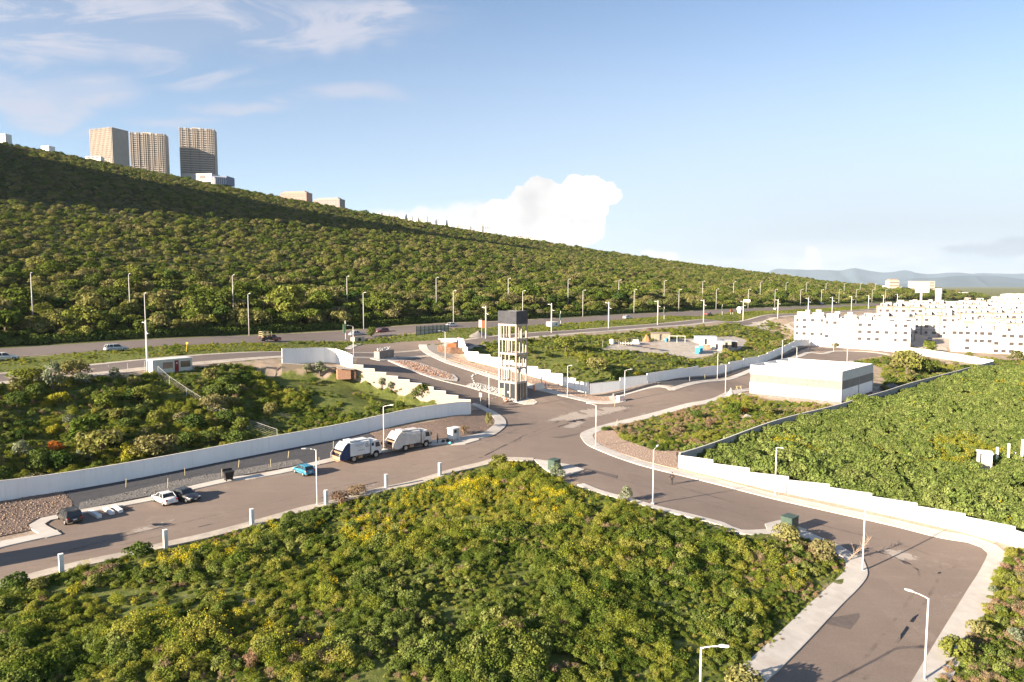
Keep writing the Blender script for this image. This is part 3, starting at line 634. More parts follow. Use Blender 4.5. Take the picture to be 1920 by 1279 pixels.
# ------------------------------------------------------------------ boundary walls
def straight(A, B, seg):
    A = np.array(A, float); B = np.array(B, float); n = max(2, int(np.linalg.norm(B-A)/seg)+1)
    return [A+(B-A)*k/(n-1) for k in range(n)]
def wall(name, pts, mat, label, hgt=2.5, th=0.2, steps=None, cap=0.06, mat_back=None, lift=None, cat='wall'):
    """pts: world xy along the wall. steps: number of level lengths, None = top follows the ground"""
    P = np.array(pts); n = len(P); z = T(P[:, 0], P[:, 1]); L = np.concatenate([[0], np.cumsum(np.linalg.norm(np.diff(P, axis=0), axis=1))])
    if lift is not None: z = z+np.interp(L, [0, L[-1]], lift)
    nrm = offset_line(P, 1.0)-P
    b = MB(); c = MB()
    if steps is None:
        edges = [(L[i], L[i+1], z[i]+hgt, z[i+1]+hgt) for i in range(n-1)]
    else:
        e = np.linspace(0, L[-1], steps+1); edges = []
        for i in range(steps):
            zz = np.interp((e[i]+e[i+1])/2, L, z)+hgt; edges.append((e[i], e[i+1], zz, zz))
    def at(l):
        return np.array([np.interp(l, L, P[:, 0]), np.interp(l, L, P[:, 1])]), np.array([np.interp(l, L, nrm[:, 0]), np.interp(l, L, nrm[:, 1])])
    for l0, l1, z0, z1 in edges:
        (p0, n0), (p1, n1) = at(l0), at(l1); g0 = float(np.interp(l0, L, z))-1.2; g1 = float(np.interp(l1, L, z))-1.2
        for mb, t_, zb0, zb1, zt0, zt1 in ((b, th/2, g0, g1, z0-cap, z1-cap), (c, th/2+0.025, z0-cap, z1-cap, z0, z1)):
            q = [(*(p0+n0*t_), zb0), (*(p1+n1*t_), zb1), (*(p1-n1*t_), zb1), (*(p0-n0*t_), zb0), (*(p0+n0*t_), zt0), (*(p1+n1*t_), zt1), (*(p1-n1*t_), zt1), (*(p0-n0*t_), zt0)]
            mb.add(q, [(0, 3, 2, 1), (4, 5, 6, 7), (0, 1, 5, 4), (1, 2, 6, 5), (2, 3, 7, 6), (3, 0, 4, 7)])
    root = empty(name, (float(P[0, 0]), float(P[0, 1]), float(z[0])), 0, label, cat)
    for mb, nm, m in ((b, 'wall', mat), (c, 'coping', M['wall_cap'])):
        mb.v = [(v[0]-root.location[0], v[1]-root.location[1], v[2]-root.location[2]) for v in mb.v]
        mb.build(nm, m, root)
    return root
w1a = wpx([(0,939)])[0]; w1b = wpx([(882,777)])[0]; dd = (w1b-w1a)/np.linalg.norm(w1b-w1a)
wall('boundary_wall', straight(w1a-dd*14, w1b, 3.0), M['wall_white'], 'long white rendered wall in shade beside the parked garbage trucks', 2.5)
_a = W2A+_w2d*0.15+_w2n*0.12
wall('boundary_wall', straight(_a, W2B, 1.2), M['wall_cream'], 'cream wall climbing in ten steps beside the entrance road', 2.55, steps=10)
# white curved wall above the retaining wall
pw = wpx([(529,682),(570,681),(609,679),(630,681),(648,687),(662,694)])
wall('boundary_wall', [np.array(p) for p in catmull(pw, 1.5)], M['wall_white'], 'short curved white wall above the tan retaining wall', 3.2, steps=None)
pr = np.array([(-46.82, 137.82), (-41.83, 139.98), (-36.5, 142.1), (-33.5, 141.95)])
wall('retaining_wall', [np.array(p) for p in catmull(pr, 2.0)], M['wall_tan'], 'tan retaining wall with bushes against it below the curved white wall', 0.9)
pe = wpx([(858,652),(868,656),(872,667),(876,674)])
wall('boundary_wall', [np.array(p) for p in catmull(pe, 1.0)], M['wall_white'], 'short curved white wall behind the plank fence', 2.9, steps=4)
wall('boundary_wall', straight(wpx([(876.5,675)])[0], wpx([(1104,739)])[0], 1.5), M['wall_white'], 'sunlit white wall stepping down behind the concrete tower', 2.5, steps=10)
wall('boundary_wall', [np.array(p) for p in catmull(wpx([(1106,739),(1230,716.5),(1310,704.5),(1405,685),(1440,675.5),(1517,647)]), 3)], M['wall_white'], 'shaded white wall along the gravel strip with stakes', 2.5, steps=19)
wall('boundary_wall', [np.array(p) for p in catmull(wpx([(1271.5,877),(1342,894),(1440,918),(1565,942),(1620,955),(1740,982),(1846,1007),(1888,1018)]), 3)]+[np.array(q) for q in wpx([(1925,1034),(1990,1062)])], M['wall_white'], 'long sunlit white wall beside the pink gravel, stepping down', 2.3, steps=9)
pg = wpx([(1274,876),(1440,814),(1575,776.5),(1650,753),(1715,731),(1815,703),(1862,690)])
wall('boundary_wall', [np.array(p) for p in catmull(pg, 4)], M['wall_gray'], 'long grey block wall along the green field', 2.3, steps=None)
wall('boundary_wall', [np.array(p) for p in catmull(wpx([(1862,689),(1810,679),(1740,668),(1690,661.5)]), 4)], M['wall_white'], 'white wall from the grey wall back to the apartments', 2.4, steps=6)
wall('boundary_wall', [np.array(p) for p in catmull(wpx([(1519,648),(1560,651),(1620,655),(1688,661)]), 4)], M['wall_white'], 'low white wall below the row of white apartments', 2.0, steps=8)
# stone retaining face below the far wall and under the warehouse
M['rubble'] = surf('rubble_stone', (0.16, 0.14, 0.13), 0.4, 1.6, c2=(0.27, 0.24, 0.21), bump=0.8, bscale=5, fine=0.4)
o = ribbon('stone_footing', wpx([(1150,744),(1190,733),(1231,722)]), -0.25, 0.25, 0.75, M['rubble'], 1.0, 1.2); tag(o, 'dark rubble stone footing below the shaded white wall', 'stone wall')

# ------------------------------------------------------------------ wire fences
def fence_line(name, px, label, hgt=2.0, space=3.0, mesh=True, px_world=None):
    P = catmull(wpx(px), space); z = T(P[:, 0], P[:, 1])
    root = empty(name, (P[0, 0], P[0, 1], z[0]), 0, label, 'fence')
    for k in range(len(P)):
        b = MB(); b.cyl((P[k, 0]-P[0, 0], P[k, 1]-P[0, 1], z[k]-z[0]-0.3), (P[k, 0]-P[0, 0], P[k, 1]-P[0, 1], z[k]-z[0]+hgt), 0.035, n=6)
        b.build('post', M['lamp_g'], root)
    w = MB()
    for h in ((hgt-0.04,) if not mesh else np.linspace(0.2, hgt-0.04, 6)):
        for k in range(len(P)-1):
            w.cyl((P[k, 0]-P[0, 0], P[k, 1]-P[0, 1], z[k]-z[0]+h), (P[k+1, 0]-P[0, 0], P[k+1, 1]-P[0, 1], z[k+1]-z[0]+h), 0.022 if h > hgt-0.1 else 0.006, n=4)
    w.build('wire', M['lamp_g'], root); return root
fence_line('wire_fence', [(-20,732),(20,723),(95,717),(165,710),(240,702),(272,698)], 'wire fence with thin white posts along the service road', 2.1)
fence_line('wire_fence', [(297,705),(318,724),(350,746),(390,772),(430,790),(465,806),(520,825)], 'wire fence running down the lot from the site cabin', 1.8)
fence_line('wire_fence', [(1130,652),(1160,650),(1185,646),(1215,642),(1240,640)], 'wire fence with thin posts behind the building camp', 2.0)
# ------------------------------------------------------------------ concrete tower with the dark tank
def px_dir(u0, v0, u1, v1):
    a = G(u0, v0); b = G(u1, v1); return math.atan2(b.y-a.y, b.x-a.x), math.hypot(b.x-a.x, b.y-a.y)
tz0 = G(968, 755)
rz_t = px_dir(968, 755, 938, 742)[0]      # long face, from the near corner back to the left
TW, TD, LV = 5.2, 3.8, [0.2, 4.45, 7.6, 10.75, 13.95, 17.1]
root = empty('water_tower', tz0, 0, 'tall open concrete frame tower with a dark grey tank on top', 'water tower')
# local axes: a along the long face, c along the short face
ax = np.array([math.cos(rz_t), math.sin(rz_t)]); cxd = np.array([-ax[1], ax[0]])
if cxd[0] < 0: cxd = -cxd
_rz = rz_t
def tp(a, c): return (ax[0]*a+cxd[0]*c, ax[1]*a+cxd[1]*c)
def tbox(mb, a0, a1, c0, c1, z0, z1, mi=0):
    q = [tp(a0, c0), tp(a1, c0), tp(a1, c1), tp(a0, c1)]
    return mb.prism(q, z0, z1, mi)
b = MB(); tbox(b, -0.15, TW+0.15, -0.15, TD+0.15, -0.6, 0.28); b.build('plinth', M['conc_white'], root)
W = 0.34
corner = [(0, 0), (TW-W, 0), (0, TD-W), (TW-W, TD-W)]
for a, c in corner:
    b = MB(); tbox(b, a, a+W, c, c+W, 0.28, LV[-1]); b.build('corner_column', M['conc'], root)
shift = [[0.36, 0.66], [0.29, 0.52, 0.8], [0.40, 0.62, 0.84], [0.26, 0.48, 0.78], [0.36, 0.7, 0.86]]
for k in range(5):
    z0, z1 = LV[k], LV[k+1]
    b = MB()
    for c in (0, TD-0.3): tbox(b, W, TW-W, c+0.02, c+0.28, z1-0.42, z1)
    for a in (0, TW-0.3): tbox(b, a+0.02, a+0.28, W, TD-W, z1-0.42, z1)
    b.build('ring_beam', M['conc'], root)
    if k >= 0 and k < 4:
        b = MB(); tbox(b, 0.25, TW-0.25, 0.25, TD-0.25, z1-0.22, z1-0.05); b.build('floor_slab', M['conc'], root)
    zb = z0 if k else 0.28
    for q in shift[k]:
        b = MB(); tbox(b, q*TW-0.1, q*TW+0.1, 0.03, 0.27, zb, z1-0.42); b.build('column', M['conc'], root)
    for q in shift[(k+2) % 5][:2]:
        b = MB(); tbox(b, 0.03, 0.27, q*TD-0.1, q*TD+0.1, zb, z1-0.42); b.build('column', M['conc'], root)
        b = MB(); tbox(b, TW-0.27, TW-0.03, (1-q)*TD-0.1, (1-q)*TD+0.1, zb, z1-0.42); b.build('column', M['conc'], root)
    if k:
        for q in shift[(k+1) % 5][:1]:
            b = MB(); tbox(b, q*TW-0.1, q*TW+0.1, TD-0.27, TD-0.03, zb, z1-0.42); b.build('column', M['conc'], root)
# tank cladding: four panels, open top with a pale roof inside
b = MB(); zt0, zt1 = LV[-1], LV[-1]+2.85
tbox(b, -0.06, TW+0.06, -0.06, 0.06, zt0, zt1); tbox(b, -0.06, TW+0.06, TD-0.06, TD+0.06, zt0, zt1); tbox(b, -0.06, 0.06, 0.06, TD-0.06, zt0, zt1); tbox(b, TW-0.06, TW+0.06, 0.06, TD-0.06, zt0, zt1)
b.build('tank_cladding', M['slate'], root)
b = MB(); tbox(b, 0.1, TW-0.1, 0.1, TD-0.1, zt1-0.35, zt1-0.12); b.build('tank_roof', M['conc_white'], root)
# guard room glazing on the ground floor
edges = [W]+[q*TW for q in shift[0]]+[TW-W]
for i in range(3):
    a0 = edges[i]+(0.13 if i else 0.02); a1 = edges[i+1]-(0.13 if i < 2 else 0.02)
    b = MB(); tbox(b, a0, a1, 0.12, 0.16, 0.75, LV[1]-0.44)
    p = b.build('window_pane', M['glass'], root)
    b = MB(); tbox(b, a0, a1, 0.06, 0.22, 0.28, 0.73); b.build('sill_wall', M['conc'], root)
for i, (c0, c1) in enumerate(((W+0.05, 1.25), (1.35, 2.15), (2.25, TD-W-0.05))):
    b = MB(); tbox(b, 0.1, 0.15, c0, c1, 0.5, LV[1]-0.44); b.build('glass_door' if i == 0 else 'window_pane', M['glass_b'], root)
    b = MB(); tbox(b, 0.07, 0.19, c0-0.05, c0, 0.3, LV[1]-0.44); b.build('mullion', M['dark'], root)
b = MB(); tbox(b, 0.2, TW-0.2, TD-0.2, TD-0.08, 0.28, LV[1]-0.44); b.build('rear_wall', M['conc'], root)
b = MB(); tbox(b, TW-0.2, TW-0.08, 0.2, TD-0.2, 0.28, LV[1]-0.44); b.build('rear_wall', M['conc'], root)
M['paper'] = surf('paper', (0.62, 0.6, 0.5), 0.08, 6, space='obj'); M['yellow_sheet'] = surf('yellow_sheet', (0.5, 0.47, 0.2), 0.1, 6, space='obj')
b = MB(); tbox(b, edges[0]*1+2.0+1.35, edges[3]-0.1, 0.09, 0.115, 1.3, 2.7); b.build('poster', M['yellow_sheet'], root)
b = MB(); tbox(b, edges[1]+0.2, edges[1]+0.75, 0.09, 0.115, 1.85, 2.25); b.build('notice', M['paper'], root)

# ------------------------------------------------------------------ warehouse
def quad_frame(cA, cB, cC):
    """corner A near, B along the first side, C along the second side (picture points on the ground)"""
    A, B, C_ = G(*cA), G(*cB), G(*cC); return A, B, C_
H = 7.9; zt_ = T1(77, 158)+H
A, B, C_ = (Vector(drop_point(u, v, CAMZ-zt_)) for u, v in ((1579, 697), (1407, 684), (1650.5, 683)))
A.z = zt_-H
ux = Vector((B.x-A.x, B.y-A.y)); L1 = ux.length; ux.normalize(); uy0 = Vector((C_.x-A.x, C_.y-A.y)); uy = Vector((-ux.y, ux.x))
if uy.dot(uy0) < 0: uy = -uy
uy = (uy+uy0.normalized()).normalized(); L2 = uy0.length
root = empty('warehouse', (A.x, A.y, A.z), 0, 'large white windowless warehouse with a grey band round its walls', 'warehouse')
def wp(a, c): return (ux.x*a+uy.x*c, ux.y*a+uy.y*c)
def wbox(mb, a0, a1, c0, c1, z0, z1, mi=0): return mb.prism([wp(a0, c0), wp(a1, c0), wp(a1, c1), wp(a0, c1)], z0, z1, mi)
M['metal_white'] = surf('white_sheet_metal', (0.5, 0.5, 0.5), 0.05, 0.8, rough=0.6)
M['band_grey'] = surf('grey_band_render', (0.2, 0.185, 0.17), 0.2, 1.2, c2=(0.24, 0.225, 0.2), fine=0.25)
M['band_pale'] = surf('pale_band_render', (0.62, 0.56, 0.50), 0.06, 1.0)
zb = -0.4
for nm, z0, z1, mt, e in (('lower_wall', 0.75, 3.55, 'wall_white', 0), ('grey_band', 3.55, 5.6, 'band_grey', -0.03), ('parapet_wall', 5.6, H, 'metal_white', 0.03)):
    b = MB(); th = 0.25
    wbox(b, -e, L1+e, -e, th, z0, z1); wbox(b, -e, L1+e, L2-th, L2+e, z0, z1); wbox(b, -e, th, th, L2-th, z0, z1); wbox(b, L1-th, L1+e, th, L2-th, z0, z1)
    o = b.build(nm, [M[mt]], root)
b = MB(); wbox(b, 0.15, L1-0.1, 0.02-0.02, 0.006, 3.62, 5.55)
b = MB(); wbox(b, -0.02, L1+0.02, -0.02, L2+0.02, -2.6, 0.75); b.build('stone_base', M['rubble'], root)
for a, c in ((-0.12, -0.12), (-0.12, L2*0.52), (-0.12, L2-0.1)):
    b = MB(); wbox(b, a, a+0.25, c, c+0.28, -0.5, 5.6); b.build('pilaster', M['wall_cream'] if c < 0 else M['wall_gray'], root)
b = MB()
for k in range(3):
    c0 = 0.25+(L2-0.5)*k/3; c1 = 0.25+(L2-0.5)*(k+1)/3; cm = (c0+c1)/2
    vs = [(*wp(0.25, c0), H-1.0), (*wp(L1-0.25, c0), H-1.0), (*wp(L1-0.25, cm), H-0.35), (*wp(0.25, cm), H-0.35), (*wp(0.25, c1), H-1.0), (*wp(L1-0.25, c1), H-1.0)]
    b.add(vs, [(0, 1, 2, 3), (3, 2, 5, 4)])
b.build('roof', M['metal_white'], root, fix=False)
b = MB()
for k in (1, 2):
    c0 = 0.25+(L2-0.5)*k/3; wbox(b, 0.3, L1-0.3, c0-0.3, c0+0.3, H-1.0, H-0.05)
b.build('roof_parapet', M['metal_white'], root)

# ------------------------------------------------------------------ site cabin
A = G(287, 704); B = G(361, 694)
root_rz = math.atan2(B.y-A.y, B.x-A.x); Lc = math.hypot(B.x-A.x, B.y-A.y); dpt = 2.5
root = empty('site_cabin', (A.x, A.y, A.z+0.25), root_rz, 'pale grey site cabin with red door and two wide windows', 'cabin')
M['cabin'] = surf('cabin_paint', (0.5, 0.51, 0.47), 0.08, 1.0, c2=(0.42, 0.41, 0.37), space='obj'); M['door_red'] = surf('red_door', (0.2, 0.025, 0.025), 0.15, 3, space='obj')
b = MB(); b.box2(0, Lc, 0, dpt, 0, 2.35); b.build('body', M['cabin'], root)
b = MB(); b.box2(-0.08, Lc+0.08, -0.1, dpt+0.1, 2.35, 2.5); b.build('roof', M['conc_white'], root)
for x0, x1 in ((0.24*Lc, 0.5*Lc), (0.69*Lc, 0.95*Lc)):
    b = MB(); b.box2(x0-0.06, x1+0.06, -0.05, 0.03, 0.72, 2.02); f = b.build('window', M['conc_white'], root)
    b = MB(); b.box2(x0, x1, -0.062, -0.045, 0.78, 1.96); b.build('pane', M['glass_b'], f)
b = MB(); b.box2(0.545*Lc, 0.645*Lc, -0.04, 0.02, 0.05, 2.15); d = b.build('door', M['door_red'], root)
b = MB(); b.box2(0.58*Lc, 0.615*Lc, -0.052, -0.038, 1.5, 1.8); b.build('notice', M['paper'], d)
b = MB(); b.box2(0, Lc, 0.05, dpt-0.05, -0.5, 0); b.build('skids', M['dark'], root)

# ------------------------------------------------------------------ stone sign with letters
A = G(711.5, 674.5); B = G(739, 671); rz_ = math.atan2(B.y-A.y, B.x-A.x); Ls = math.hypot(B.x-A.x, B.y-A.y)
root = empty('stone_sign', (A.x, A.y, A.z+0.15), rz_, 'dark stone sign base with big white letters on top', 'sign')
b = MB(); b.box2(0, Ls, 0, 1.5, -0.3, 1.75); b.build('stone_base', M['rubble'], root)
b = MB(); b.box2(-0.03, 0.0, 0.0, 1.5, 0, 1.75); b.build('end_face', M['wall_cream'], root)
txt = bpy.data.curves.new('letters', 'FONT'); txt.body = 'R7MSX'; txt.size = 1.25; txt.extrude = 0.06; txt.offset = 0.02; txt.space_character = 0.9
to = bpy.data.objects.new('letters', txt); COL.objects.link(to); bpy.context.view_layer.update()
dm_ = bpy.data.meshes.new_from_object(to.evaluated_get(bpy.context.evaluated_depsgraph_get())); bpy.data.objects.remove(to)
dm_.materials.clear(); dm_.materials.append(M['conc_white']); lo = bpy.data.objects.new('letters', dm_); link(lo); lo.parent = root
wl = max(v.co.x for v in dm_.vertices); lo.scale = (Ls*0.92/wl, 0.95, 1); lo.rotation_euler = (R(90), 0, 0); lo.location = (0.1, 0.7, 1.72)

# ------------------------------------------------------------------ towers on the hill
M['fin'] = surf('sand_fins', (0.36, 0.295, 0.235), 0.08, 0.2, space='obj'); M['slab_white'] = surf('balcony_white', (0.5, 0.455, 0.41), 0.06, 0.2, space='obj'); M['fac_dark'] = surf('facade_dark_glass', (0.2, 0.18, 0.165), 0.2, 0.3, space='obj')  # the dark tone is the facade glass's own colour
M['fac_side'] = surf('side_facade', (0.38, 0.33, 0.285), 0.08, 0.2, space='obj')
def at_dist(u, v, dist):
    d = ray(u, v); k = dist/d[1]; return Vector((d[0]*k, dist, CAMZ+d[2]*k))
def hill_tower(u0, u1, vtop, vbase, dist, side_px, storeys, label, plain):
    pA = at_dist(u0, vbase, dist); pB = at_dist(u1, vbase, dist*(1.012 if plain else 0.985)); top = at_dist(u0, vtop, dist).z
    ang = math.atan2(pB.y-pA.y, pB.x-pA.x); w = math.hypot(pB.x-pA.x, pB.y-pA.y); z0 = pA.z-14; h = top-z0; dep = 26.0
    r = empty('tower_block', (pA.x, pA.y, z0), ang, label, 'tower', 'sand coloured towers on the hill crest')
    b = MB(); b.box2(0.6, w-0.6, 0.8, dep-0.8, 0, h-1.5); b.build('core', M['fac_dark'], r)
    fh = h/storeys
    b = MB()
    for k in range(storeys): b.box2(0, w, 0, dep, k*fh, k*fh+0.42)
    b.box2(0, w, 0, dep, h-1.4, h-0.2); b.build('floor_slabs', M['slab_white'], r)
    b = MB()
    for k in range(storeys):
        for x0, x1 in ((0.02*w, 0.3*w), (0.33*w, 0.55*w), (0.58*w, 0.78*w), (0.81*w, 0.98*w)): b.box2(x0, x1, -0.28, -0.12, k*fh+0.42, k*fh+1.3)
    b.build('balcony_rails', M['slab_white'], r)
    n = 17
    for i in range(n):
        x = w*(i+0.5)/n
        if plain and (i % 7) in (2, 5): continue
        lo_ = 0 if (i*37 % 11) > 3 else h*0.35
        b = MB(); b.box2(x-0.4, x+0.4, -0.85, -0.3, lo_, h+1.0); b.build('facade_fin', M['fin'], r)
    b = MB(); b.box2(w-0.1, w+0.35, 0.2, dep-0.2, 0, h+0.8); b.build('side_wall', M['fac_side'], r)
    b = MB(); b.box2(w*0.35, w*0.6, dep*0.3, dep*0.6, h-0.5, h+2.6); b.build('roof_plant', M['slab_white'], r)
    return r, w, h
hill_tower(171, 212, 244, 310, 955, 24, 22, 'leftmost of three tall towers on the hill crest', False)
hill_tower(245, 311, 248, 324, 1032, 11, 24, 'middle one of three tall towers on the hill crest', True)
r3, w3, h3 = hill_tower(338, 404, 239, 334, 1085, 11, 26, 'tallest and rightmost of the three towers on the hill crest', True)
pA = at_dist(340, 326, 1072); pB = at_dist(397, 331, 1066)
M['blue_panel'] = surf('blue_grey_panel', (0.17, 0.2, 0.27), 0.1, 0.2, space='obj')
r = empty('podium_building', (pA.x, pA.y, pA.z-13), math.atan2(pB.y-pA.y, pB.x-pA.x), 'low white podium with blue glazed wing below the tallest tower', 'building')
w = math.hypot(pB.x-pA.x, pB.y-pA.y)
b = MB(); b.box2(0, w, 0, 24, 0, 13); b.build('podium_wall', M['slab_white'], r)
b = MB(); b.box2(w, w+26, -3, 20, -5, 8); g = b.build('glazed_wing', M['blue_panel'], r)
b = MB(); b.box2(w*0.6, w*0.78, -0.2, 0.2, 5, 10); b.build('opening', M['fac_dark'], r)
for k in range(8):
    b = MB(); b.box2(w+1.5+k*3.1, w+2.6+k*3.1, -3.2, -2.9, -4.5, 6); b.build('mullion', M['slab_white'], g)
def mid_building(u0, u1, vtop, vbase, dist, storeys, cols, mat, label):
    pA = at_dist(u0, vbase, dist); pB = at_dist(u1, vbase, dist*0.99); h = at_dist(u0, vtop, dist).z-pA.z+12
    r = empty('apartment_building', (pA.x, pA.y, pA.z-12), math.atan2(pB.y-pA.y, pB.x-pA.x), label, 'building'); w = math.hypot(pB.x-pA.x, pB.y-pA.y)
    b = MB(); b.box2(0, w, 0, 16, 0, h); b.build('wall', mat, r)
    b = MB(); b.box2(w*0.1, w*0.9, 3, 13, h, h+2); b.build('roof_storey', mat, r)
    for k in range(storeys):
        for c in range(cols):
            x = w*(c+0.5)/cols; b = MB(); b.box2(x-w/cols*0.33, x+w/cols*0.33, -0.15, 0.1, h-2.2-k*3.1-1.2, h-2.2-k*3.1+0.7); b.build('window', M['fac_dark'], r)
    return r
M['brick_pink'] = surf('pink_brick', (0.34, 0.22, 0.175), 0.1, 0.3, space='obj'); M['grey_fac'] = surf('grey_facade', (0.26, 0.235, 0.22), 0.1, 0.3, space='obj')
mid_building(526, 575, 362, 381, 990, 6, 11, M['brick_pink'], 'salmon pink flat block on the hill crest right of the towers')
mid_building(588, 637, 374, 390, 980, 6, 10, M['grey_fac'], 'grey flat block on the hill crest beside the salmon one')
# small white houses along the crest
def crest_house(u, v, wpx_, hpx, dist, label, group):
    p = at_dist(u, v, dist); k = dist/FPX; w, h = wpx_*k, hpx*k
    r = empty('crest_house', (p.x, p.y, p.z-7), rng.uniform(-0.3, 0.3), label, 'house', group)
    b = MB(); b.box2(0, w, 0, 9, 0, h+7); b.build('wall', M['conc_white'], r)
    if group:
        b = MB(); b.box2(w*0.3, w, 1, 8, h+7, h+7+h*0.4); b.build('upper_storey', M['conc_white'], r)
    for q in (0.12, 0.4, 0.68):
        b = MB(); b.box2(w*q, w*(q+0.17), -0.1, 0.1, 7+h*0.3, 7+h*0.75); b.build('window', M['fac_dark'], r)
crest_house(-3, 260, 14, 9, 800, 'white house at the left edge of the hill crest', None)
crest_house(77, 279, 17, 5, 850, 'small white house on the crest left of the towers', None)
crest_house(160, 298, 27, 5, 880, 'white house in the trees below the leftmost tower', None)
for i, (u, v, w, h) in enumerate(((705,402,9,3),(718,404,10,4),(731,406,8,3),(748,409,12,6),(762,411,10,6),(775,413,9,5),(786,414,14,7),(806,417,10,5),(822,420,14,6),(838,422,8,4),(855,424,10,5),(872,427,9,3),(893,428,11,7),(908,429,12,8),(970,443,12,4),(984,445,14,4),(1000,448,10,3),(1150,480,9,3),(1162,481,11,4),(1175,483,12,4),(1188,486,9,3))):
    crest_house(u, v+3.5, w, h+1.5, 1010 if u < 1100 else 960, 'tiny white house on the far ridge crest', 'white houses on the ridge crest')
# ------------------------------------------------------------------ apartment rows
TO = np.array([124.5, 300.5]); TE = np.array([0.866, -0.5]); TPp = np.array([0.5, 0.866]); TANG = math.atan2(TE[1], TE[0])
M['apt_white'] = surf('apartment_white', (0.55, 0.52, 0.49), 0.05, 0.5, c2=(0.44, 0.4, 0.37), space='obj'); M['apt_cream'] = surf('apartment_cream', (0.4, 0.335, 0.285), 0.06, 0.5, space='obj')
M['apt_tan'] = surf('apartment_tan', (0.3, 0.235, 0.19), 0.06, 0.5, space='obj'); M['apt_trim'] = surf('apartment_trim', (0.25, 0.195, 0.16), 0.06, 0.6, space='obj')
M['apt_roof'] = surf('flat_roof', (0.5, 0.36, 0.33), 0.1, 0.4, space='obj'); M['win_dark'] = glassy('apartment_window', (0.06, 0.052, 0.052), 0.25); M['win_pale'] = surf('white_shutter', (0.6, 0.58, 0.57), 0.06, 2, space='obj')
def front_block(t0, t1, top, cols, rows, huts, label, line=None, base=None):
    p = TO+TE*t0; w = t1-t0; zg = T1(*(TO+TE*(t0+t1)/2))-1.2 if base is None else base; h = top-zg
    r = empty('apartment_building', (p[0], p[1], zg), TANG, label, 'apartment block')
    b = MB(); b.box2(0, w, 0, 13, 0, h-0.55); b.build('wall', M['apt_white'], r)
    b = MB(); b.box2(-0.0, w, -0.03, 0.2, h-0.55, h); b.box2(0, w, 12.8, 13.03, h-0.55, h); b.box2(0, 0.2, 0.2, 12.8, h-0.55, h); b.box2(w-0.2, w+0.003, 0.2, 12.8, h-0.55, h); b.build('parapet', M['apt_white'], r)
    for x, kinds in cols:
        for k, c in enumerate(kinds):
            if c == '-': continue
            z = h-1.85-k*2.95; ww = 1.5 if c != 's' else 1.05
            b = MB(); b.box2(x-ww/2-0.07, x+ww/2+0.07, -0.05, 0.05, z-0.72, z+0.67); f = b.build('window', M['win_pale'], r)
            b = MB(); b.box2(x-ww/2, x+ww/2, -0.075, -0.045, z-0.65, z+0.6)
            if c == 'p': b.box2(x-0.03, x+0.03, -0.08, -0.04, z-0.65, z+0.6); b.build('shutter', M['win_pale'], f)
            else: b.build('pane', M['win_dark'], f)
    for x0, x1, y0, y1, hh in huts:
        b = MB(); b.box2(x0, x1, y0, y1, h-0.55, h+hh); b.build('roof_hut', M['apt_white'] if rng.random() < 0.6 else M['apt_cream'], r)
    if line:
        b = MB(); b.box2(line-0.12, line+0.12, -0.06, 0.02, 0, h-0.56); b.build('downpipe', M['apt_trim'], r)
    return r
KX = 44.4/1650.
front_block(0, 12.0, 14.2, [((93-50)*KX, 'sss'), ((200-50)*KX, 'ddd'), ((322-50)*KX, 'd-d'), ((458-50)*KX, 's-s')], 3, [(0.9, 5.2, 0.4, 4, 1.7), (4.2, 6.0, 0.6, 3.6, 2.5), (7.2, 11.6, 0.4, 4, 1.5), (8.0, 10.2, 4.5, 8, 2.6)], 'white apartment block at the far left end of the row', (395-50)*KX)
front_block(12.0, 25.0, 13.4, [((537-50)*KX-12, 'spd'), ((650-50)*KX-12, 'dpp'), ((770-50)*KX-12, '-pp'), ((910-50)*KX-12, '--p')], 3, [(0.8, 5.4, 0.4, 4, 1.9), (3.6, 5.6, 4.5, 8, 2.7), (7.6, 12.3, 0.4, 4, 1.6), (8.5, 10.5, 4.2, 8, 2.5)], 'white apartment block with pale shutters in the middle of the row', (855-50)*KX-12)
front_block(25.0, 44.4, 12.8, [((1010-50)*KX-25, 'ddd'), ((1137-50)*KX-25, 'ddd'), ((1250-50)*KX-25, 'pdd'), ((1375-50)*KX-25, 'pdp'), ((1500-50)*KX-25, 'sss'), ((1628-50)*KX-25, 'ddd')], 3, [(0.5, 5.0, 0.4, 4, 1.7), (3.6, 5.4, 4.4, 8, 2.6), (7.0, 11.6, 0.4, 4, 1.6), (9.0, 11.0, 4.4, 8, 2.7), (13.4, 17.6, 0.4, 4, 1.8), (14.5, 16.8, 4.5, 8, 2.8)], 'white apartment block with grey end wall above the green tree', (1455-50)*KX-25)
front_block(58.5, 72.0, 10.6, [(0.9, 'd--'), (3.0, 'd--'), (5.3, 'ddd'), (8.0, 'ss-'), (10.0, 'ddp'), (12.5, 'ddp')], 3, [(0.5, 4.6, 0.4, 4, 1.8), (5.4, 9.4, 0.4, 4, 1.6), (9.9, 13.2, 0.4, 4, 1.9), (2.0, 4.0, 4.5, 8, 2.6), (7.2, 9.2, 4.5, 8, 2.7)], 'white apartment block right of the gap in the row', 6.7)
front_block(72.0, 86.0, 9.9, [(1.2, '-dd'), (3.6, 'dpd'), (6.0, 'ddd'), (8.8, 'ddp'), (11.4, 'ddd')], 3, [(0.5, 4.6, 0.4, 4, 1.7), (5.8, 9.8, 0.4, 4, 1.8), (2.2, 4.2, 4.5, 8, 2.6), (10.6, 13.4, 0.4, 4, 1.6)], 'rightmost white apartment block of the front row', 4.8)
front_block(86.0, 100.0, 9.4, [(1.5, 'ddd'), (4.2, 'dpd'), (7.6, 'ddd'), (11.0, 'sss')], 3, [(1.0, 5.0, 0.4, 4, 1.7), (7, 11, 0.4, 4, 1.8)], 'white apartment block beyond the rightmost of the row', 6.0)
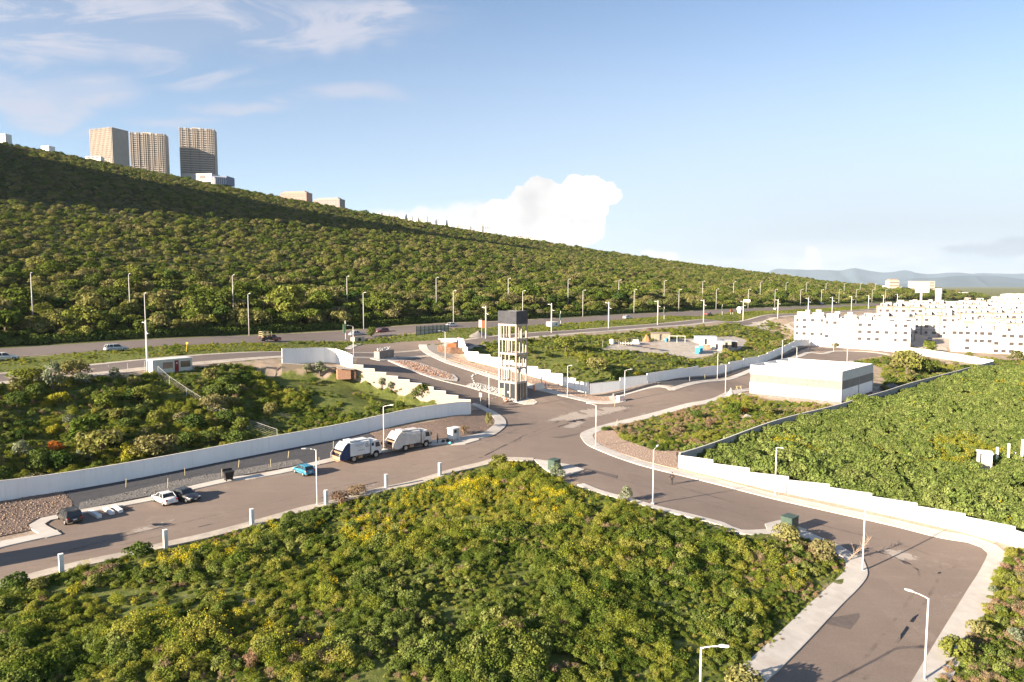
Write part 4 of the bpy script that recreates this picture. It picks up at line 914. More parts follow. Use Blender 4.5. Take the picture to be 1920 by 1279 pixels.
def apt_proto(wall_m, trim_m, units, seed, detailed=True):
    rr = random.Random(seed); w = 7.2*units; dpt = 11.0; h = 9.1
    r = empty('apartment_building', (0, 0, -900), 0, 'row', 'apartment block', 'apartment blocks of the town')
    b = MB(); b.box2(0, w, 0, dpt, -2.5, h); W_ = b
    tr = MB()
    for k in range(units+1): tr.box2(max(0, k*7.2-0.35), min(w, k*7.2+0.35), -0.35, 0.0, -1.5, h+0.25)
    tr.box2(0, w, -0.45, 0.0, h+0.25, h+0.75); tr.box2(0, w, -0.12, 0.0, 2.75, 3.0); tr.box2(0, w, -0.12, 0.0, 5.75, 6.0)
    hu = []; wi = []
    for k in range(units):
        for st in range(3):
            for q in (0.28, 0.72):
                x = (k+q)*7.2; ww = rr.choice((0.55, 0.8)); z = 0.95+st*3.0
                wi.append((x-ww, x+ww, z, z+1.25, rr.random() < 0.25))
        x = k*7.2+rr.uniform(0.6, 2.2)
        hu.append((x, x+rr.uniform(2.2, 3.6), rr.uniform(0.2, 1.2), rr.uniform(3.4, 5.2), rr.uniform(1.7, 2.7)))
        x = k*7.2+rr.uniform(3.2, 4.2)
        hu.append((x, x+rr.uniform(1.6, 2.8), rr.uniform(4.2, 5.5), rr.uniform(7.5, 9.8), rr.uniform(1.6, 2.9)))
    if detailed:
        W_.build('wall', wall_m, r); tr.build('trim', trim_m, r)
        for x0, x1, z0, z1, p in wi:
            b = MB(); b.box2(x0, x1, -0.08, 0.05, z0, z1); b.build('window', M['win_pale'] if p else M['win_dark'], r)
        for i, q in enumerate(hu):
            b = MB(); b.box2(q[0], q[1], q[2], q[3], h, h+q[4]); b.box2(q[0]+0.3, q[0]+1.0, q[2]-0.03, q[2]+0.02, h, h+min(1.9, q[4]-0.15), 1); b.build('roof_hut', [wall_m if i % 2 else M['apt_white'], M['win_dark']], r)
        b = MB(); b.box2(0, w, 0, 0.15, h, h+0.6); b.box2(0, w, dpt-0.15, dpt, h, h+0.6); b.build('parapet', wall_m, r)
    else:
        bpy.data.objects.remove(r); W_.m = [0]*len(W_.f)
        for (vv, ff) in ((tr.v, tr.f),): W_.add(vv, ff, 1)
        for x0, x1, z0, z1, p in wi: W_.box2(x0, x1, -0.08, 0.05, z0, z1, 3 if p else 2)
        for q in hu:
            W_.box2(q[0], q[1], q[2], q[3], h, h+q[4], 0); W_.box2(q[0]+0.3, q[0]+1.0, q[2]-0.03, q[2]+0.02, h, h+1.6, 2)
        r = W_.build('apartment_building', [wall_m, trim_m, M['win_dark'], M['win_pale']]); tag(r, 'row', 'apartment block', 'apartment blocks of the town')
    return r, w
near_p = [apt_proto(M['apt_white'], M['apt_trim'], 3, 1), apt_proto(M['apt_cream'], M['apt_trim'], 3, 2), apt_proto(M['apt_tan'], M['apt_white'], 2, 3)]
far_p = [apt_proto(M['apt_white'], M['apt_trim'], 3, 4, False), apt_proto(M['apt_cream'], M['apt_white'], 3, 5, False), apt_proto(M['apt_white'], M['apt_tan'], 4, 6, False), apt_proto(M['apt_cream'], M['apt_trim'], 2, 7, False)]
used = set(); row = 0; off = 27.0; ordn = ['first','second','third','fourth','fifth','sixth','seventh','eighth','ninth','tenth','eleventh','twelfth','thirteenth','fourteenth','fifteenth','sixteenth','seventeenth','eighteenth','nineteenth','twentieth']
nb_town = 0
while off < 1250:
    tt = -170.0-off*0.25; kk = 0
    while tt < 420+off:
        near = off < 120
        pi = rng.randrange(3 if near else 4); pr_, w_ = (near_p if near else far_p)[pi]
        p = TO+TPp*off+TE*tt; pc = p+TE*w_/2
        u = 960+FPX*pc[0]/pc[1]; s, n = hw_sn(*pc); s1, n1 = hw_sn(*(p+TPp*12)); s2, n2 = hw_sn(*p)
        if max(n, n1, n2) < -48 and 1560 < u < (2080 if off < 250 else 1985) and not (off < 50 and 44 < tt+w_/2 < 60):
            kk += 1
            o = pr_ if (near, pi) not in used else dup(pr_)
            used.add((near, pi)); o.location = (p[0], p[1], T1(*pc)+0.0); o.rotation_euler = (0, 0, TANG)
            col_ = ('white', 'cream', 'tan')[pi] if near else ('white', 'cream', 'white', 'cream')[pi]
            if row < 14: o['label'] = '%s block with roof huts, %s in the %s town row behind' % (col_, ordn[min(kk-1, 19)], ordn[row])
            else: o['label'] = 'far flat roofed %s block near the horizon of the town' % col_
            nb_town += 1
        tt += w_+(0.4 if rng.random() < 0.7 else rng.uniform(3, 9))
    off += 25.0 if off < 250 else 31.0+off*0.02; row += 1
for nb_, fl in ((near_p, True), (far_p, False)):
    for i, (o, w_) in enumerate(nb_):
        if (fl, i) not in used:
            for c in kids(o): bpy.data.objects.remove(c)
            bpy.data.objects.remove(o)
print('town blocks', nb_town)
# landmarks behind the town
def landmark(u0, u1, vtop, vbase, dist, cols, rows, mat, label, extra=None):
    a = at_dist(u0, vbase, dist); c = at_dist(u1, vbase, dist); h = at_dist(u0, vtop, dist).z-a.z
    zb = T1(a.x, a.y); r = empty('building', (a.x, a.y, min(zb, a.z)), 0, label, 'building'); w = c.x-a.x; h += a.z-min(zb, a.z)
    b = MB(); b.box2(0, w, 0, w*0.7, -1, h); b.build('wall', mat, r)
    for i in range(rows):
        b = MB(); z = h-2.2-i*3.4; b.box2(w*0.06, w*0.94, -0.2, 0.1, z-0.7, z+0.7); b.build('window_band', M['fac_dark'] if i % 2 == 0 else M['apt_trim'], r)
    if extra: extra(r, w, h)
    return r
def ex1(r, w, h):
    b = MB(); b.box2(-w*0.35, 0, 0, w*0.6, -1, h*0.68); b.build('wing', M['apt_white'], r)
    b = MB(); b.box2(w*0.1, w*0.9, w*0.1, w*0.6, h, h+1.6); b.build('roof_frame', M['brick_pink'], r)
landmark(1666, 1685, 526, 556, 760, 4, 4, M['apt_cream'], 'pink and white unfinished tower block behind the hill foot', ex1)
landmark(1693, 1716, 538, 556, 780, 4, 3, M['apt_white'], 'wide white block between the pink block and billboard')
landmark(1716, 1752, 527, 556, 820, 4, 5, M['apt_cream'], 'large cream block behind the tall billboard')
landmark(1789, 1815, 548, 563, 900, 4, 3, M['apt_white'], 'white block with window bands right of the white tank')
def billboard():
    a = at_dist(1727, 572, 560); r = empty('billboard', (a.x, a.y, T1(a.x, a.y)), 0.12, 'tall white billboard on a single thick post', 'billboard')
    zt = at_dist(1727, 533, 560).z-r.location[2]; zm = at_dist(1727, 549, 560).z-r.location[2]
    b = MB(); b.cyl((0, 0.3, -1), (0, 0.3, zm), 0.8, n=12); b.build('post', M['conc_white'], r)
    b = MB(); b.box2(-5.5, 6.5, -0.3, 0.3, zm, zt+1.5); b.build('panel', M['conc_white'], r)
    b = MB(); b.box2(-5.2, 0.3, -0.34, -0.3, zm+1.2, zt-1.2); b.build('advert', M['apt_white'], r)
billboard()
a = at_dist(1759, 570, 640); r = empty('water_tank', (a.x, a.y, T1(a.x, a.y)), 0, 'slim white water tank tower above the town roofs', 'water tank'); zt = at_dist(1759, 541, 640).z-r.location[2]
b = MB(); b.cyl((0, 0, -1), (0, 0, zt*0.62), 2.6, n=16); b.build('shaft', M['conc_white'], r); b = MB(); b.cyl((0, 0, zt*0.62), (0, 0, zt), 2.9, n=16); b.build('tank', M['conc_white'], r)
a = at_dist(1780, 577, 480); r = empty('warehouse', (a.x-22, a.y, T1(a.x, a.y)), TANG+0.35, 'long white flat roofed store hall among the town blocks', 'store hall')
b = MB(); b.box2(0, 44, 0, 40, -1, 11.5); b.build('wall', M['apt_white'], r); b = MB(); b.box2(0, 44, -0.3, 0, 9.6, 11.9); b.build('fascia', M['metal_white'], r)
# street level between the front blocks and town ground
P = np.array([TO+TE*-8+TPp*14, TO+TE*46+TPp*14, TO+TE*46, TO+TE*57.5, TO+TE*57.5+TPp*14, TO+TE*200+TPp*14, TO+TE*300+TPp*260, TO+TE*60+TPp*260])
k = [tuple(q) for q in P]
tag(drape('town_street', k, 0.05, M['rough_conc'], 12, 6), 'pale concrete streets between the apartment blocks', 'street', kind='structure')
# unseen house added beyond the left edge to cast a shadow on the near street
_x, _y = (-14*math.cos(R(36))-83.1*math.sin(R(36)), -14*math.sin(R(36))+83.1*math.cos(R(36)))
r = empty('house', (_x, _y, T1(_x, _y)), R(36), 'unseen slim white house added to shade the near street', 'house')
b = MB(); b.box2(-4, 0, -2.15, 2.15, -0.5, 6.7); b.build('wall', M['apt_white'], r); b = MB(); b.box2(-4.1, 0.05, -1.2, 1.9, 6.7, 7.1); b.build('roof_slab', M['conc_white'], r)
for z in (1.0, 4.0):
    b = MB(); b.box2(-0.03, 0.04, -0.9, 0.9, z, z+1.4); b.build('window', M['win_dark'], r)
# ------------------------------------------------------------------ lamps
def street_lamp_proto():
    r = empty('street_lamp', (0, 0, -900), 0, 'x', 'street lamp', 'white street lamps of the housing streets')
    b = MB(); b.cyl((0, 0, 0.0), (0, 0, 7.05), 0.095, 0.06, 10); b.build('pole', M['lamp'], r, smooth=True)
    b = MB(); b.box2(-0.2, 0.2, -0.2, 0.2, -0.3, 0.06); b.build('base_plate', M['lamp_g'], r)
    b = MB(); b.tube([(0, 0, 6.98), (0.25, 0, 7.1), (0.7, 0, 7.22), (1.25, 0, 7.3)], [0.055, 0.05, 0.045, 0.04], 8); b.build('arm', M['lamp'], r, smooth=True)
    b = MB(); b.loft([[(1.1, -0.07, 7.27), (1.1, 0.07, 7.27), (1.1, 0.07, 7.36), (1.1, -0.07, 7.36)], [(1.3, -0.13, 7.28), (1.3, 0.13, 7.28), (1.3, 0.12, 7.4), (1.3, -0.12, 7.4)], [(1.75, -0.1, 7.34), (1.75, 0.1, 7.34), (1.75, 0.08, 7.41), (1.75, -0.08, 7.41)]])
    h = b.build('lamp_head', M['lamp'], r); b = MB(); b.box2(1.3, 1.65, -0.08, 0.08, 7.27, 7.295); b.build('lens', M['lens'], h)
    return r
def place(proto, first, x, y, rz, label, z=None):
    o = proto if first else dup(proto); o.location = (x, y, T1(x, y)+0.1 if z is None else z); o.rotation_euler = (0, 0, rz); o['label'] = label; return o
def arm_dir(u, v, du, dv=0.0):
    a = G(u, v); b = G(u+du, v+dv); return math.atan2(b.y-a.y, b.x-a.x)
SL = street_lamp_proto()
LAMPS = [(1733,1276,-30,-12,'white street lamp on the right kerb at the foot of the picture'),(1310,1407,30,8,'white street lamp whose head rises from the weeds at the bottom'),(1617,1071,60,0,'white street lamp on the rounded tip of the weedy lot'),
 (1224,945,20,-14,'white street lamp beside the walking person'),(1117,837,-40,-5,'white street lamp on the rounded point opposite the tower'),(1171,752.5,30,0,'white street lamp beside the small pink box'),
 (720,844,30,3,'white street lamp between the two garbage trucks'),(595,948,-30,4,'white street lamp on the near kerb by the blue car'),(1345,710,24,0,'white street lamp at the shaded white wall above the stakes'),(1360,737.5,-26,0,'white street lamp beside the pale boulder'),
 (1453,931,20,14,'white street lamp in front of the right white wall'),(835,675,-30,0,'white street lamp in front of the plank fence'),(663,669,-10,0,'white street lamp at the top end of the cream stepped wall'),
 (1466,679,24,0,'white street lamp behind the warehouse, by the far white wall'),(1493,694,-24,0,'white street lamp rising right behind the warehouse roof'),(1588,681,10,5,'white street lamp by the turning circle behind the warehouse'),(1064,745,10,6,'white street lamp on the pavement below the stepping wall'),(1563,660,14,0,'white street lamp on the far kerb of the turning circle')]
for i, (u, v, du, dv, lb) in enumerate(LAMPS):
    p = G(u, v); place(SL, i == 0, p.x, p.y, arm_dir(u, v, du, dv), lb)
# double headed lamps of the service road
def double_lamp_proto():
    r = empty('double_lamp', (0, 0, -900), 0, 'x', 'street lamp', 'double headed lamps of the service road')
    b = MB(); b.cyl((0, 0, -0.3), (0, 0, 9.3), 0.2, 0.13, 10); b.build('pole', M['lamp'], r, smooth=True)
    for sx, zt, L in ((-1, 8.9, 1.5), (1, 7.9, 1.2)):
        b = MB(); b.tube([(0, 0, zt-0.55), (sx*0.35, 0, zt-0.1 if sx < 0 else zt-0.75), (sx*0.7, 0, zt if sx < 0 else zt-0.95)], 0.05, 6); a = b.build('arm', M['lamp'], r)
        zz = zt if sx < 0 else zt-0.95
        b = MB(); b.box2(min(sx*0.65, sx*L), max(sx*0.65, sx*L), -0.14, 0.14, zz-0.03, zz+0.09); b.build('lamp_head', M['lamp'], a)
    return r
DL = double_lamp_proto()
for i, (u, v) in enumerate(((277,697),(911,635),(1034,624),(1141,616),(1233,609.5),(1319,604.5),(1393,601.5),(1458,597.5),(1515,592),(1560,588),(1596,584),(1628,580),(1656,577),(1682,574))):
    p = G(u, v); lb = 'double headed lamp behind the site cabin' if i == 0 else ('double headed lamp carrying a white sign board on its top' if i == 6 else 'double headed lamp on the service road, %s from the left' % ordn[i])
    o = place(DL, i == 0, p.x, p.y, math.atan2(HWN[1], HWN[0])+math.pi, lb)
    if i == 6:
        b = MB(); b.box2(0.1, 3.3, -0.1, 0.1, 8.7, 9.9); b.build('sign_board', M['conc_white'], o)
    if i == 1:
        q = empty('roadside_banner', (p.x-1.2, p.y+0.6, p.z), 0.3, 'orange and white banner beside the second double lamp', 'banner')
        b = MB(); b.cyl((0, 0, -0.2), (0, 0, 5.0), 0.06, n=6); b.build('pole', M['lamp_g'], q)
        b = MB(); b.box2(-0.9, 0.0, -0.03, 0.03, 3.2, 5.4); b.build('white_panel', M['conc_white'], q); b = MB(); b.box2(0.06, 1.0, -0.03, 0.03, 3.0, 5.2); b.build('orange_panel', M['orange'], q)
# highway lamps
def hwy_lamp_proto():
    r = empty('highway_lamp', (0, 0, -900), 0, 'x', 'street lamp', 'tall lamps along the highway')
    b = MB(); b.cyl((0, 0, -0.3), (0, 0, 10.8), 0.14, 0.08, 8); b.build('pole', M['lamp_g'], r, smooth=True)
    b = MB(); b.tube([(0, 0, 10.7), (0.4, 0, 11.0), (1.0, 0, 11.05)], 0.05, 6); a = b.build('arm', M['lamp_g'], r)
    b = MB(); b.box2(0.9, 1.6, -0.14, 0.14, 10.98, 11.12); b.build('lamp_head', M['lamp'], a); return r
def on_line(u, n):
    k = (u-960)/FPX/1.0017
    s = (k*(HW0[1]+HWN[1]*n)-(HW0[0]+HWN[0]*n))/(HWD[0]-k*HWD[1]); return hw_xy(s, n)
HL = hwy_lamp_proto(); first = True; ra = math.atan2(-HWN[1], -HWN[0])
for nm, n, us in (("highway's near kerb line", 15.3, (271,465,681,850,980,1093,1189,1273,1343,1403,1453,1501,1540,1573,1605,1635,1660)), ('lane behind the hedge', 36.0, (60,243,437,651,818,953,1065,1160,1245,1317,1375,1425,1473,1511,1548,1582,1612,1640))):
    for i, u in enumerate(us):
        x, y = on_line(u, n); place(HL, first, x, y, ra if n < 20 else ra+0.0, 'tall slim lamp on the %s, %s from left' % ('highway kerb' if n < 20 else 'lane behind the hedge', ordn[i])); first = False
# ------------------------------------------------------------------ white posts at the near kerb
def tapered_post():
    b = MB(); b.box2(-0.2, 0.2, -0.2, 0.2, -0.3, 1.9); return bevel(b.build('concrete_post', M['conc_white']), 0.02, 1)
PP = tapered_post()
for i, (u, v, wh) in enumerate(((116,1077,'leftmost of six, by a dusty heap'),(311,1028,'second of six from the left'),(473,986,'third of six from the left'),(612,948,'beside the near street lamp'),(724.5,916,'by a reddish bush, fifth of six'),(825,893,'rightmost of six, beside the weeds'))):
    p = G(u, v); o = PP if i == 0 else PP.copy()
    if i: link(o)
    o.location = (p.x, p.y, p.z+0.1); o.rotation_euler = (0, 0, R(42)); tag(o, 'square white concrete post '+wh, 'post', 'white concrete posts along the near kerb')
# stakes
SK = MB(); SK.cyl((0, 0, -0.3), (0.06, 0, 1.35), 0.05, 0.045, 6); SK = SK.build('wooden_stake', M['stake'])
for i, (u, v, lb) in enumerate(((236,915,'in the dark gravel left of the white car'),(314,917,'just behind the white car'),(347,893,'in the dark gravel above the dark car'),(416,896,'left of the black bin'),(447,878,'in the gravel beyond the black bin'),(508,878,'fourth from the trucks in the gravel'),(540,860,'third from the trucks in the gravel'),(600,872,'leaning by the street lamp near the blue car'),(625,842,'next to the navy tailed truck'),
   (1152,763,'beside a second stake under the white wall corner'),(1214,722,'first in the dark strip by the footing'),(1293,716,'second in the dark strip, with yellow top'),(1322,711,'third in the dark strip, by the lamp'),(1370,697,'fourth in the dark strip'),(1392,691,'fifth in the dark strip, furthest'),(1156,797,'on the grey point opposite the tower'),(1098,744,'close to the wall corner'))):
    p = G(u, v); o = SK if i == 0 else SK.copy()
    if i: link(o)
    o.location = p; o.rotation_euler = (0, R(rng.uniform(-3, 6)), rng.uniform(0, 6)); o.scale = (1, 1, rng.uniform(0.85, 1.1)); tag(o, 'pale wooden stake '+lb, 'stake', 'stakes in the gravel strips')
# black wheeled bin
p = G(429, 903); r = empty('waste_bin', (p.x, p.y, p.z+0.2), R(40), 'black wheeled waste bin on the kerb beside a stake', 'bin')
b = MB(); b.loft([[(-0.45, -0.38, 0.2), (0.45, -0.38, 0.2), (0.45, 0.38, 0.2), (-0.45, 0.38, 0.2)], [(-0.62, -0.5, 1.2), (0.62, -0.5, 1.2), (0.62, 0.5, 1.2), (-0.62, 0.5, 1.2)]]); b.build('body', M['black'], r)
b = MB(); b.box2(-0.68, 0.68, -0.56, 0.56, 1.2, 1.27); b.build('rim', M['black'], r)
b = MB(); b.box((0, 0.62, 1.35), (1.3, 0.06, 0.35), 0); b.build('lid', M['black'], r)
for x in (-0.4, 0.4):
    for y in (-0.32, 0.32):
        b = MB(); b.cyl((x, y-0.04, 0.1), (x, y+0.04, 0.1), 0.1, n=10); b.build('wheel', M['tyre'], r)
# concrete blocks on the asphalt
cb = None
for u0, v0, u1, v1, lb in ((170,962,187,972.5,'leftmost of three lying by the black car'),(197,956,211,966,'middle of three lying by the black car'),(213,952,227,962.5,'nearest the white car, of three lying in the bay')):
    a, c = G(u0, v0), G(u1, v1); b = MB(); b.box((0, 0, 0.22), (math.hypot(c.x-a.x, c.y-a.y), 0.5, 0.4)); o = bevel(b.build('concrete_block', M['conc_white']), 0.03, 1)
    o.location = ((a.x+c.x)/2, (a.y+c.y)/2, (a.z+c.z)/2); o.rotation_euler = (0, 0, math.atan2(c.y-a.y, c.x-a.x)); tag(o, 'long pale concrete block '+lb, 'concrete block', 'concrete blocks in the parking bay')
a = G(233, 957); b = MB(); b.box((0, 0, 0.1), (1.6, 0.12, 0.14)); b.box((0.2, 0.1, 0.2), (1.2, 0.1, 0.08), 0.3); o = b.build('timber_scrap', M['wood']); o.location = a; o.rotation_euler = (0, 0, R(75)); tag(o, 'loose timber lying beside the concrete blocks', 'timber')
# white meter cabinet
p = G(851, 826); r = empty('meter_cabinet', (p.x, p.y, p.z+0.1), R(52), 'white masonry meter cabinet with recessed niche by the second truck', 'cabinet')
b = MB(); b.box2(-0.9, 0.9, -0.15, 0.6, -0.3, 2.05); b.box2(-0.9, -0.72, -0.6, -0.15, -0.3, 2.05); b.box2(0.72, 0.9, -0.6, -0.15, -0.3, 2.05); b.box2(-0.72, 0.72, -0.6, -0.15, 1.9, 2.05); b.build('body', M['conc_white'], r)
b = MB(); b.box2(-0.98, 0.98, -0.7, 0.7, 2.05, 2.17); b.build('roof_slab', M['conc_white'], r); b = MB(); b.box2(-0.05, 0.5, -0.22, -0.15, 1.2, 1.75); b.build('meter_box', M['dark'], r)
# green transformer cabinets
M['green_box'] = surf('green_cabinet_paint', (0.05, 0.08, 0.06), 0.15, 3, rough=0.5, space='obj')
for u, v, rz, sc, lb in ((1039,882,48,1.0,'green transformer cabinet on its concrete apron behind a bush'),(1480,995,40,1.15,'green transformer cabinet half hidden by shrubs near the right tip')):
    p = G(u, v); r = empty('transformer_cabinet', (p.x, p.y, p.z+0.15), R(rz), lb, 'cabinet'); r.scale = (sc,)*3
    b = MB(); b.box2(-0.75, 0.75, -0.6, 0.6, 0, 1.45); b.build('body', M['green_box'], r); b = MB(); b.box2(-0.8, 0.8, -0.66, 0.66, 1.45, 1.55); b.build('lid', M['green_box'], r)
    b = MB(); b.box2(-0.72, -0.02, -0.64, -0.6, 0.1, 1.35); b.box2(0.02, 0.72, -0.64, -0.6, 0.1, 1.35); b.build('door', M['green_box'], r)
# small pink-white box at the corner lamp
p = G(1162, 753); r = empty('meter_pedestal', (p.x, p.y, p.z+0.1), R(35), 'small pinkish white box at the foot of the corner lamp', 'cabinet'); M['pinkish'] = surf('pinkish_paint', (0.62, 0.5, 0.48), 0.08, 2, space='obj')
b = MB(); b.box2(-0.55, 0.55, -0.5, 0.5, -0.2, 1.15); b.build('body', M['pinkish'], r); b = MB(); b.box2(-0.6, 0.6, -0.55, 0.55, 1.15, 1.25); b.build('lid', M['conc_white'], r)
# orange barrel, speed sign, barrier pole, road stones
p = G(948.5, 754); r = empty('traffic_barrel', p, 0, 'orange traffic barrel in front of the tower', 'barrel')
b = MB(); b.cyl((0, 0, 0.0), (0, 0, 0.75), 0.34, 0.24, 14); b.build('barrel', M['orange'], r, smooth=False); b = MB(); b.cyl((0, 0, 0.3), (0, 0, 0.45), 0.32, 0.295, 14); b.build('stripe', M['conc_white'], r)
b = MB(); b.cyl((0, 0, 0.75), (0, 0, 1.05), 0.16, 0.12, 10); b.build('cap', M['orange'], r)
p = G(901, 760); r = empty('road_sign', (p.x, p.y, p.z+0.1), R(-35), 'white road sign on a post seen from the back near the tower', 'sign')
b = MB(); b.cyl((0, 0, -0.2), (0, 0, 2.3), 0.04, n=6); b.build('post', M['lamp_g'], r); b = MB(); b.box2(-0.33, 0.33, -0.03, 0.02, 1.7, 2.5); b.build('sign_plate', M['conc_white'], r)
p = G(917, 766); r = empty('camera_post', (p.x, p.y, p.z+0.1), 0, 'pale post with small dark box by the barrier, right of the road sign', 'post')
b = MB(); b.cyl((0, 0, -0.2), (0, 0, 7.0), 0.08, 0.06, 8); b.build('pole', M['lamp'], r); b = MB(); b.box2(-0.5, -0.22, -0.2, 0.2, 0, 2.1); b.build('barrier_motor', M['black'], r)
a, c = G(915, 758), G(945, 751); r = empty('barrier_pole', (a.x, a.y, a.z+1.0), math.atan2(c.y-a.y, c.x-a.x), 'striped barrier boom across the lane left of the tower', 'barrier'); Lb = math.hypot(c.x-a.x, c.y-a.y)
b = MB()
for k in range(10): b.box2(k*Lb/10, (k+1)*Lb/10, -0.05, 0.05, -0.05, 0.05, k % 2)
b.build('boom', [M['conc_white'], M['red_lens']], r); b = MB(); b.box2(Lb-0.1, Lb+0.1, -0.1, 0.1, -1.1, 0); b.build('rest', M['lamp_g'], r)
# white posts by the wall and the white gate slab near the stepping wall
for u, v, hh, lb in ((882,752,1.8,'thin dark sign post at the white wall end'),):
    pass
p = G(1011, 733); r = empty('cable_drum', (p.x, p.y, p.z+0.1), R(30), 'white and red board propped on the pavement by the wall', 'board')
b = MB(); b.box((0, 0, 0.9), (2.6, 0.12, 1.7), 0, 0, Matrix.Rotation(R(18), 3, 'X')); b.build('board', M['conc_white'], r); b = MB(); b.box((-1.35, 0, 0.7), (0.25, 0.25, 1.4)); b.build('red_end', M['orange'], r)
# container-like white box on the verge, orange board, tank, culvert box
p = G(1036, 612); r = empty('concrete_chamber', (p.x, p.y, p.z), math.atan2(HWD[1], HWD[0]), 'long low white concrete chamber on the highway verge', 'chamber')
b = MB(); b.box2(-2.0, 2.0, -1.2, 1.2, -0.2, 1.6); b.build('body', M['conc_white'], r); b = MB(); b.box2(0.3, 1.0, -1.25, -1.19, 0.6, 1.0); b.build('slot', M['black'], r)
p = G(673, 640); r = empty('culvert_head', (p.x, p.y, p.z), math.atan2(HWD[1], HWD[0]), 'pale concrete culvert head in the verge by the entrance', 'culvert')
b = MB(); b.box2(-1.6, 1.6, -0.3, 0.0, -0.3, 1.3); b.box2(-1.6, -1.3, 0, 1.6, -0.3, 1.1); b.box2(1.3, 1.6, 0, 1.6, -0.3, 1.1); b.build('headwall', M['conc'], r); b = MB(); b.cyl((0, -0.34, 0.45), (0, 0.2, 0.45), 0.5, n=14); b.build('pipe_mouth', M['black'], r)
o = ribbon('drain_channel', wpx([(672,645),(660,650),(653,654)]), -0.8, 0.8, 0.12, M['kerb'], 0.8, 0.3); tag(o, 'pale concrete channel running down from the culvert', 'channel', kind='structure')
p = G(1371.5, 590); r = empty('road_board', (p.x, p.y, p.z), ra+R(90), 'orange board on two legs beside the highway', 'board')
b = MB(); b.box2(-1.4, 1.4, -0.05, 0.05, 1.2, 2.7); b.build('panel', M['orange'], r)
for x in (-1.0, 1.0):
    b = MB(); b.box2(x-0.06, x+0.06, -0.06, 0.06, -0.2, 1.2); b.build('leg', M['lamp_g'], r)
p = G(1388, 588); r = empty('storage_tank', (p.x, p.y, p.z), math.atan2(HWD[1], HWD[0]), 'white round tank on short legs beside the highway', 'tank')
b = MB(); b.cyl((-1.6, 0, 2.4), (1.6, 0, 2.4), 1.15, n=16); b.build('tank', M['conc_white'], r, smooth=False)
for x in (-1.1, 1.1):
    b = MB(); b.box2(x-0.12, x+0.12, -0.8, 0.8, -0.2, 1.6); b.build('leg', M['lamp_g'], r)
# green banners
M['banner_green'] = surf('green_banner', (0.22, 0.4, 0.16), 0.2, 0.8, c2=(0.6, 0.62, 0.5), space='obj')
for i, (u, v, lb) in enumerate(((648,637,'in front of the silver car'),(1051,611,'beside the white chamber'),(1245,599,'near the white car on the highway'),(1354,591,'left of the orange board'))):
    p = G(u, v); r = empty('banner_pole', p, ra+R(90)+R(15), 'green and white vertical banner on a pole '+lb, 'banner', 'green banners along the verge')
    b = MB(); b.cyl((0, 0, -0.3), (0, 0, 5.0), 0.07, n=6); b.build('pole', M['lamp'], r); b = MB(); b.box2(-0.95, -0.08, -0.02, 0.02, 1.9, 4.3); b.build('banner', M['banner_green'], r)
    b = MB(); b.box2(-0.1, 0.25, -0.05, 0.05, 4.5, 5.3); b.build('lamp_box', M['conc_white'], r)
# yellow marker on the verge
p = G(349, 661); r = empty('marker_post', p, 0, 'yellow marker post on the verge above the cabin', 'post'); M['yellow'] = surf('yellow_paint', (0.6, 0.38, 0.04), 0.1, 3, space='obj')
b = MB(); b.cyl((0, 0, -0.2), (0.25, 0, 1.9), 0.07, n=6); b.build('post', M['yellow'], r); b = MB(); b.box2(0.05, 0.5, -0.06, 0.06, 1.75, 2.15); b.build('plate', M['yellow'], r)
# dark louvred fence panel at the junction
a, c = G(781, 629), G(841, 621); r = empty('panel_fence', (a.x, a.y, a.z), math.atan2(c.y-a.y, c.x-a.x), 'black framed fence of eight pale panels by the junction', 'fence'); Lf = math.hypot(c.x-a.x, c.y-a.y)
M['panel_grey'] = surf('fence_panel', (0.36, 0.34, 0.29), 0.15, 1.0, space='obj')
for k in range(9):
    b = MB(); b.box2(k*Lf/8-0.08, k*Lf/8+0.08, -0.08, 0.08, -0.4, 2.7); b.build('post', M['black'], r)
for k in range(8):
    b = MB(); b.box2(k*Lf/8+0.1, (k+1)*Lf/8-0.1, -0.03, 0.03, 0.1, 2.6)
    b.build('panel', M['panel_grey'], r)
b = MB(); b.box2(0, Lf, -0.05, 0.05, 1.35, 1.45); b.build('rail', M['black'], r)
# plank fence and the stall behind it
a, m_, c = G(820, 660), G(845, 664), G(868, 664); r = empty('plank_fence', (a.x, a.y, a.z), 0, 'rough brown plank fence around a roadside stall', 'fence')
for (p0, p1), k0 in (((a, m_), 0), ((m_, c), 5)):
    n_p = 12
    for k in range(n_p):
        q = p0.lerp(p1, (k+0.5)/n_p); ang = math.atan2(p1.y-p0.y, p1.x-p0.x); w = (p1-p0).length/n_p
        b = MB(); b.box((q.x-a.x, q.y-a.y, q.z-a.z+0.8), (w*0.94, 0.05, 2.0+rng.uniform(-0.12, 0.12)), ang); b.build('plank', M['wood'], r)
p = G(838, 655); r = empty('roadside_stall', (p.x, p.y+1.5, p.z), R(20), 'small roadside stall with white roof and orange counter', 'stall')
b = MB(); b.box2(-2.2, 2.2, -1.5, 1.5, 2.6, 2.75); b.box2(-2.2, 2.2, -1.55, -1.5, 1.9, 2.75); b.build('canopy', M['conc_white'], r)
b = MB(); b.box2(-0.3, 2.0, -1.4, -1.0, 0, 1.5); b.build('counter', M['orange'], r); b = MB(); b.box2(-2.1, -0.4, -1.4, -0.8, 0, 1.2); b.build('shelf', M['conc'], r)
b = MB(); b.box2(2.2, 4.2, -1.0, 1.0, 0, 1.9); b.build('lean_to', M['wood'], r)
for x in (-2.1, 2.1):
    for y in (-1.4, 1.4):
        b = MB(); b.box2(x-0.05, x+0.05, y-0.05, y+0.05, -0.2, 2.6); b.build('post', M['wood'], r)
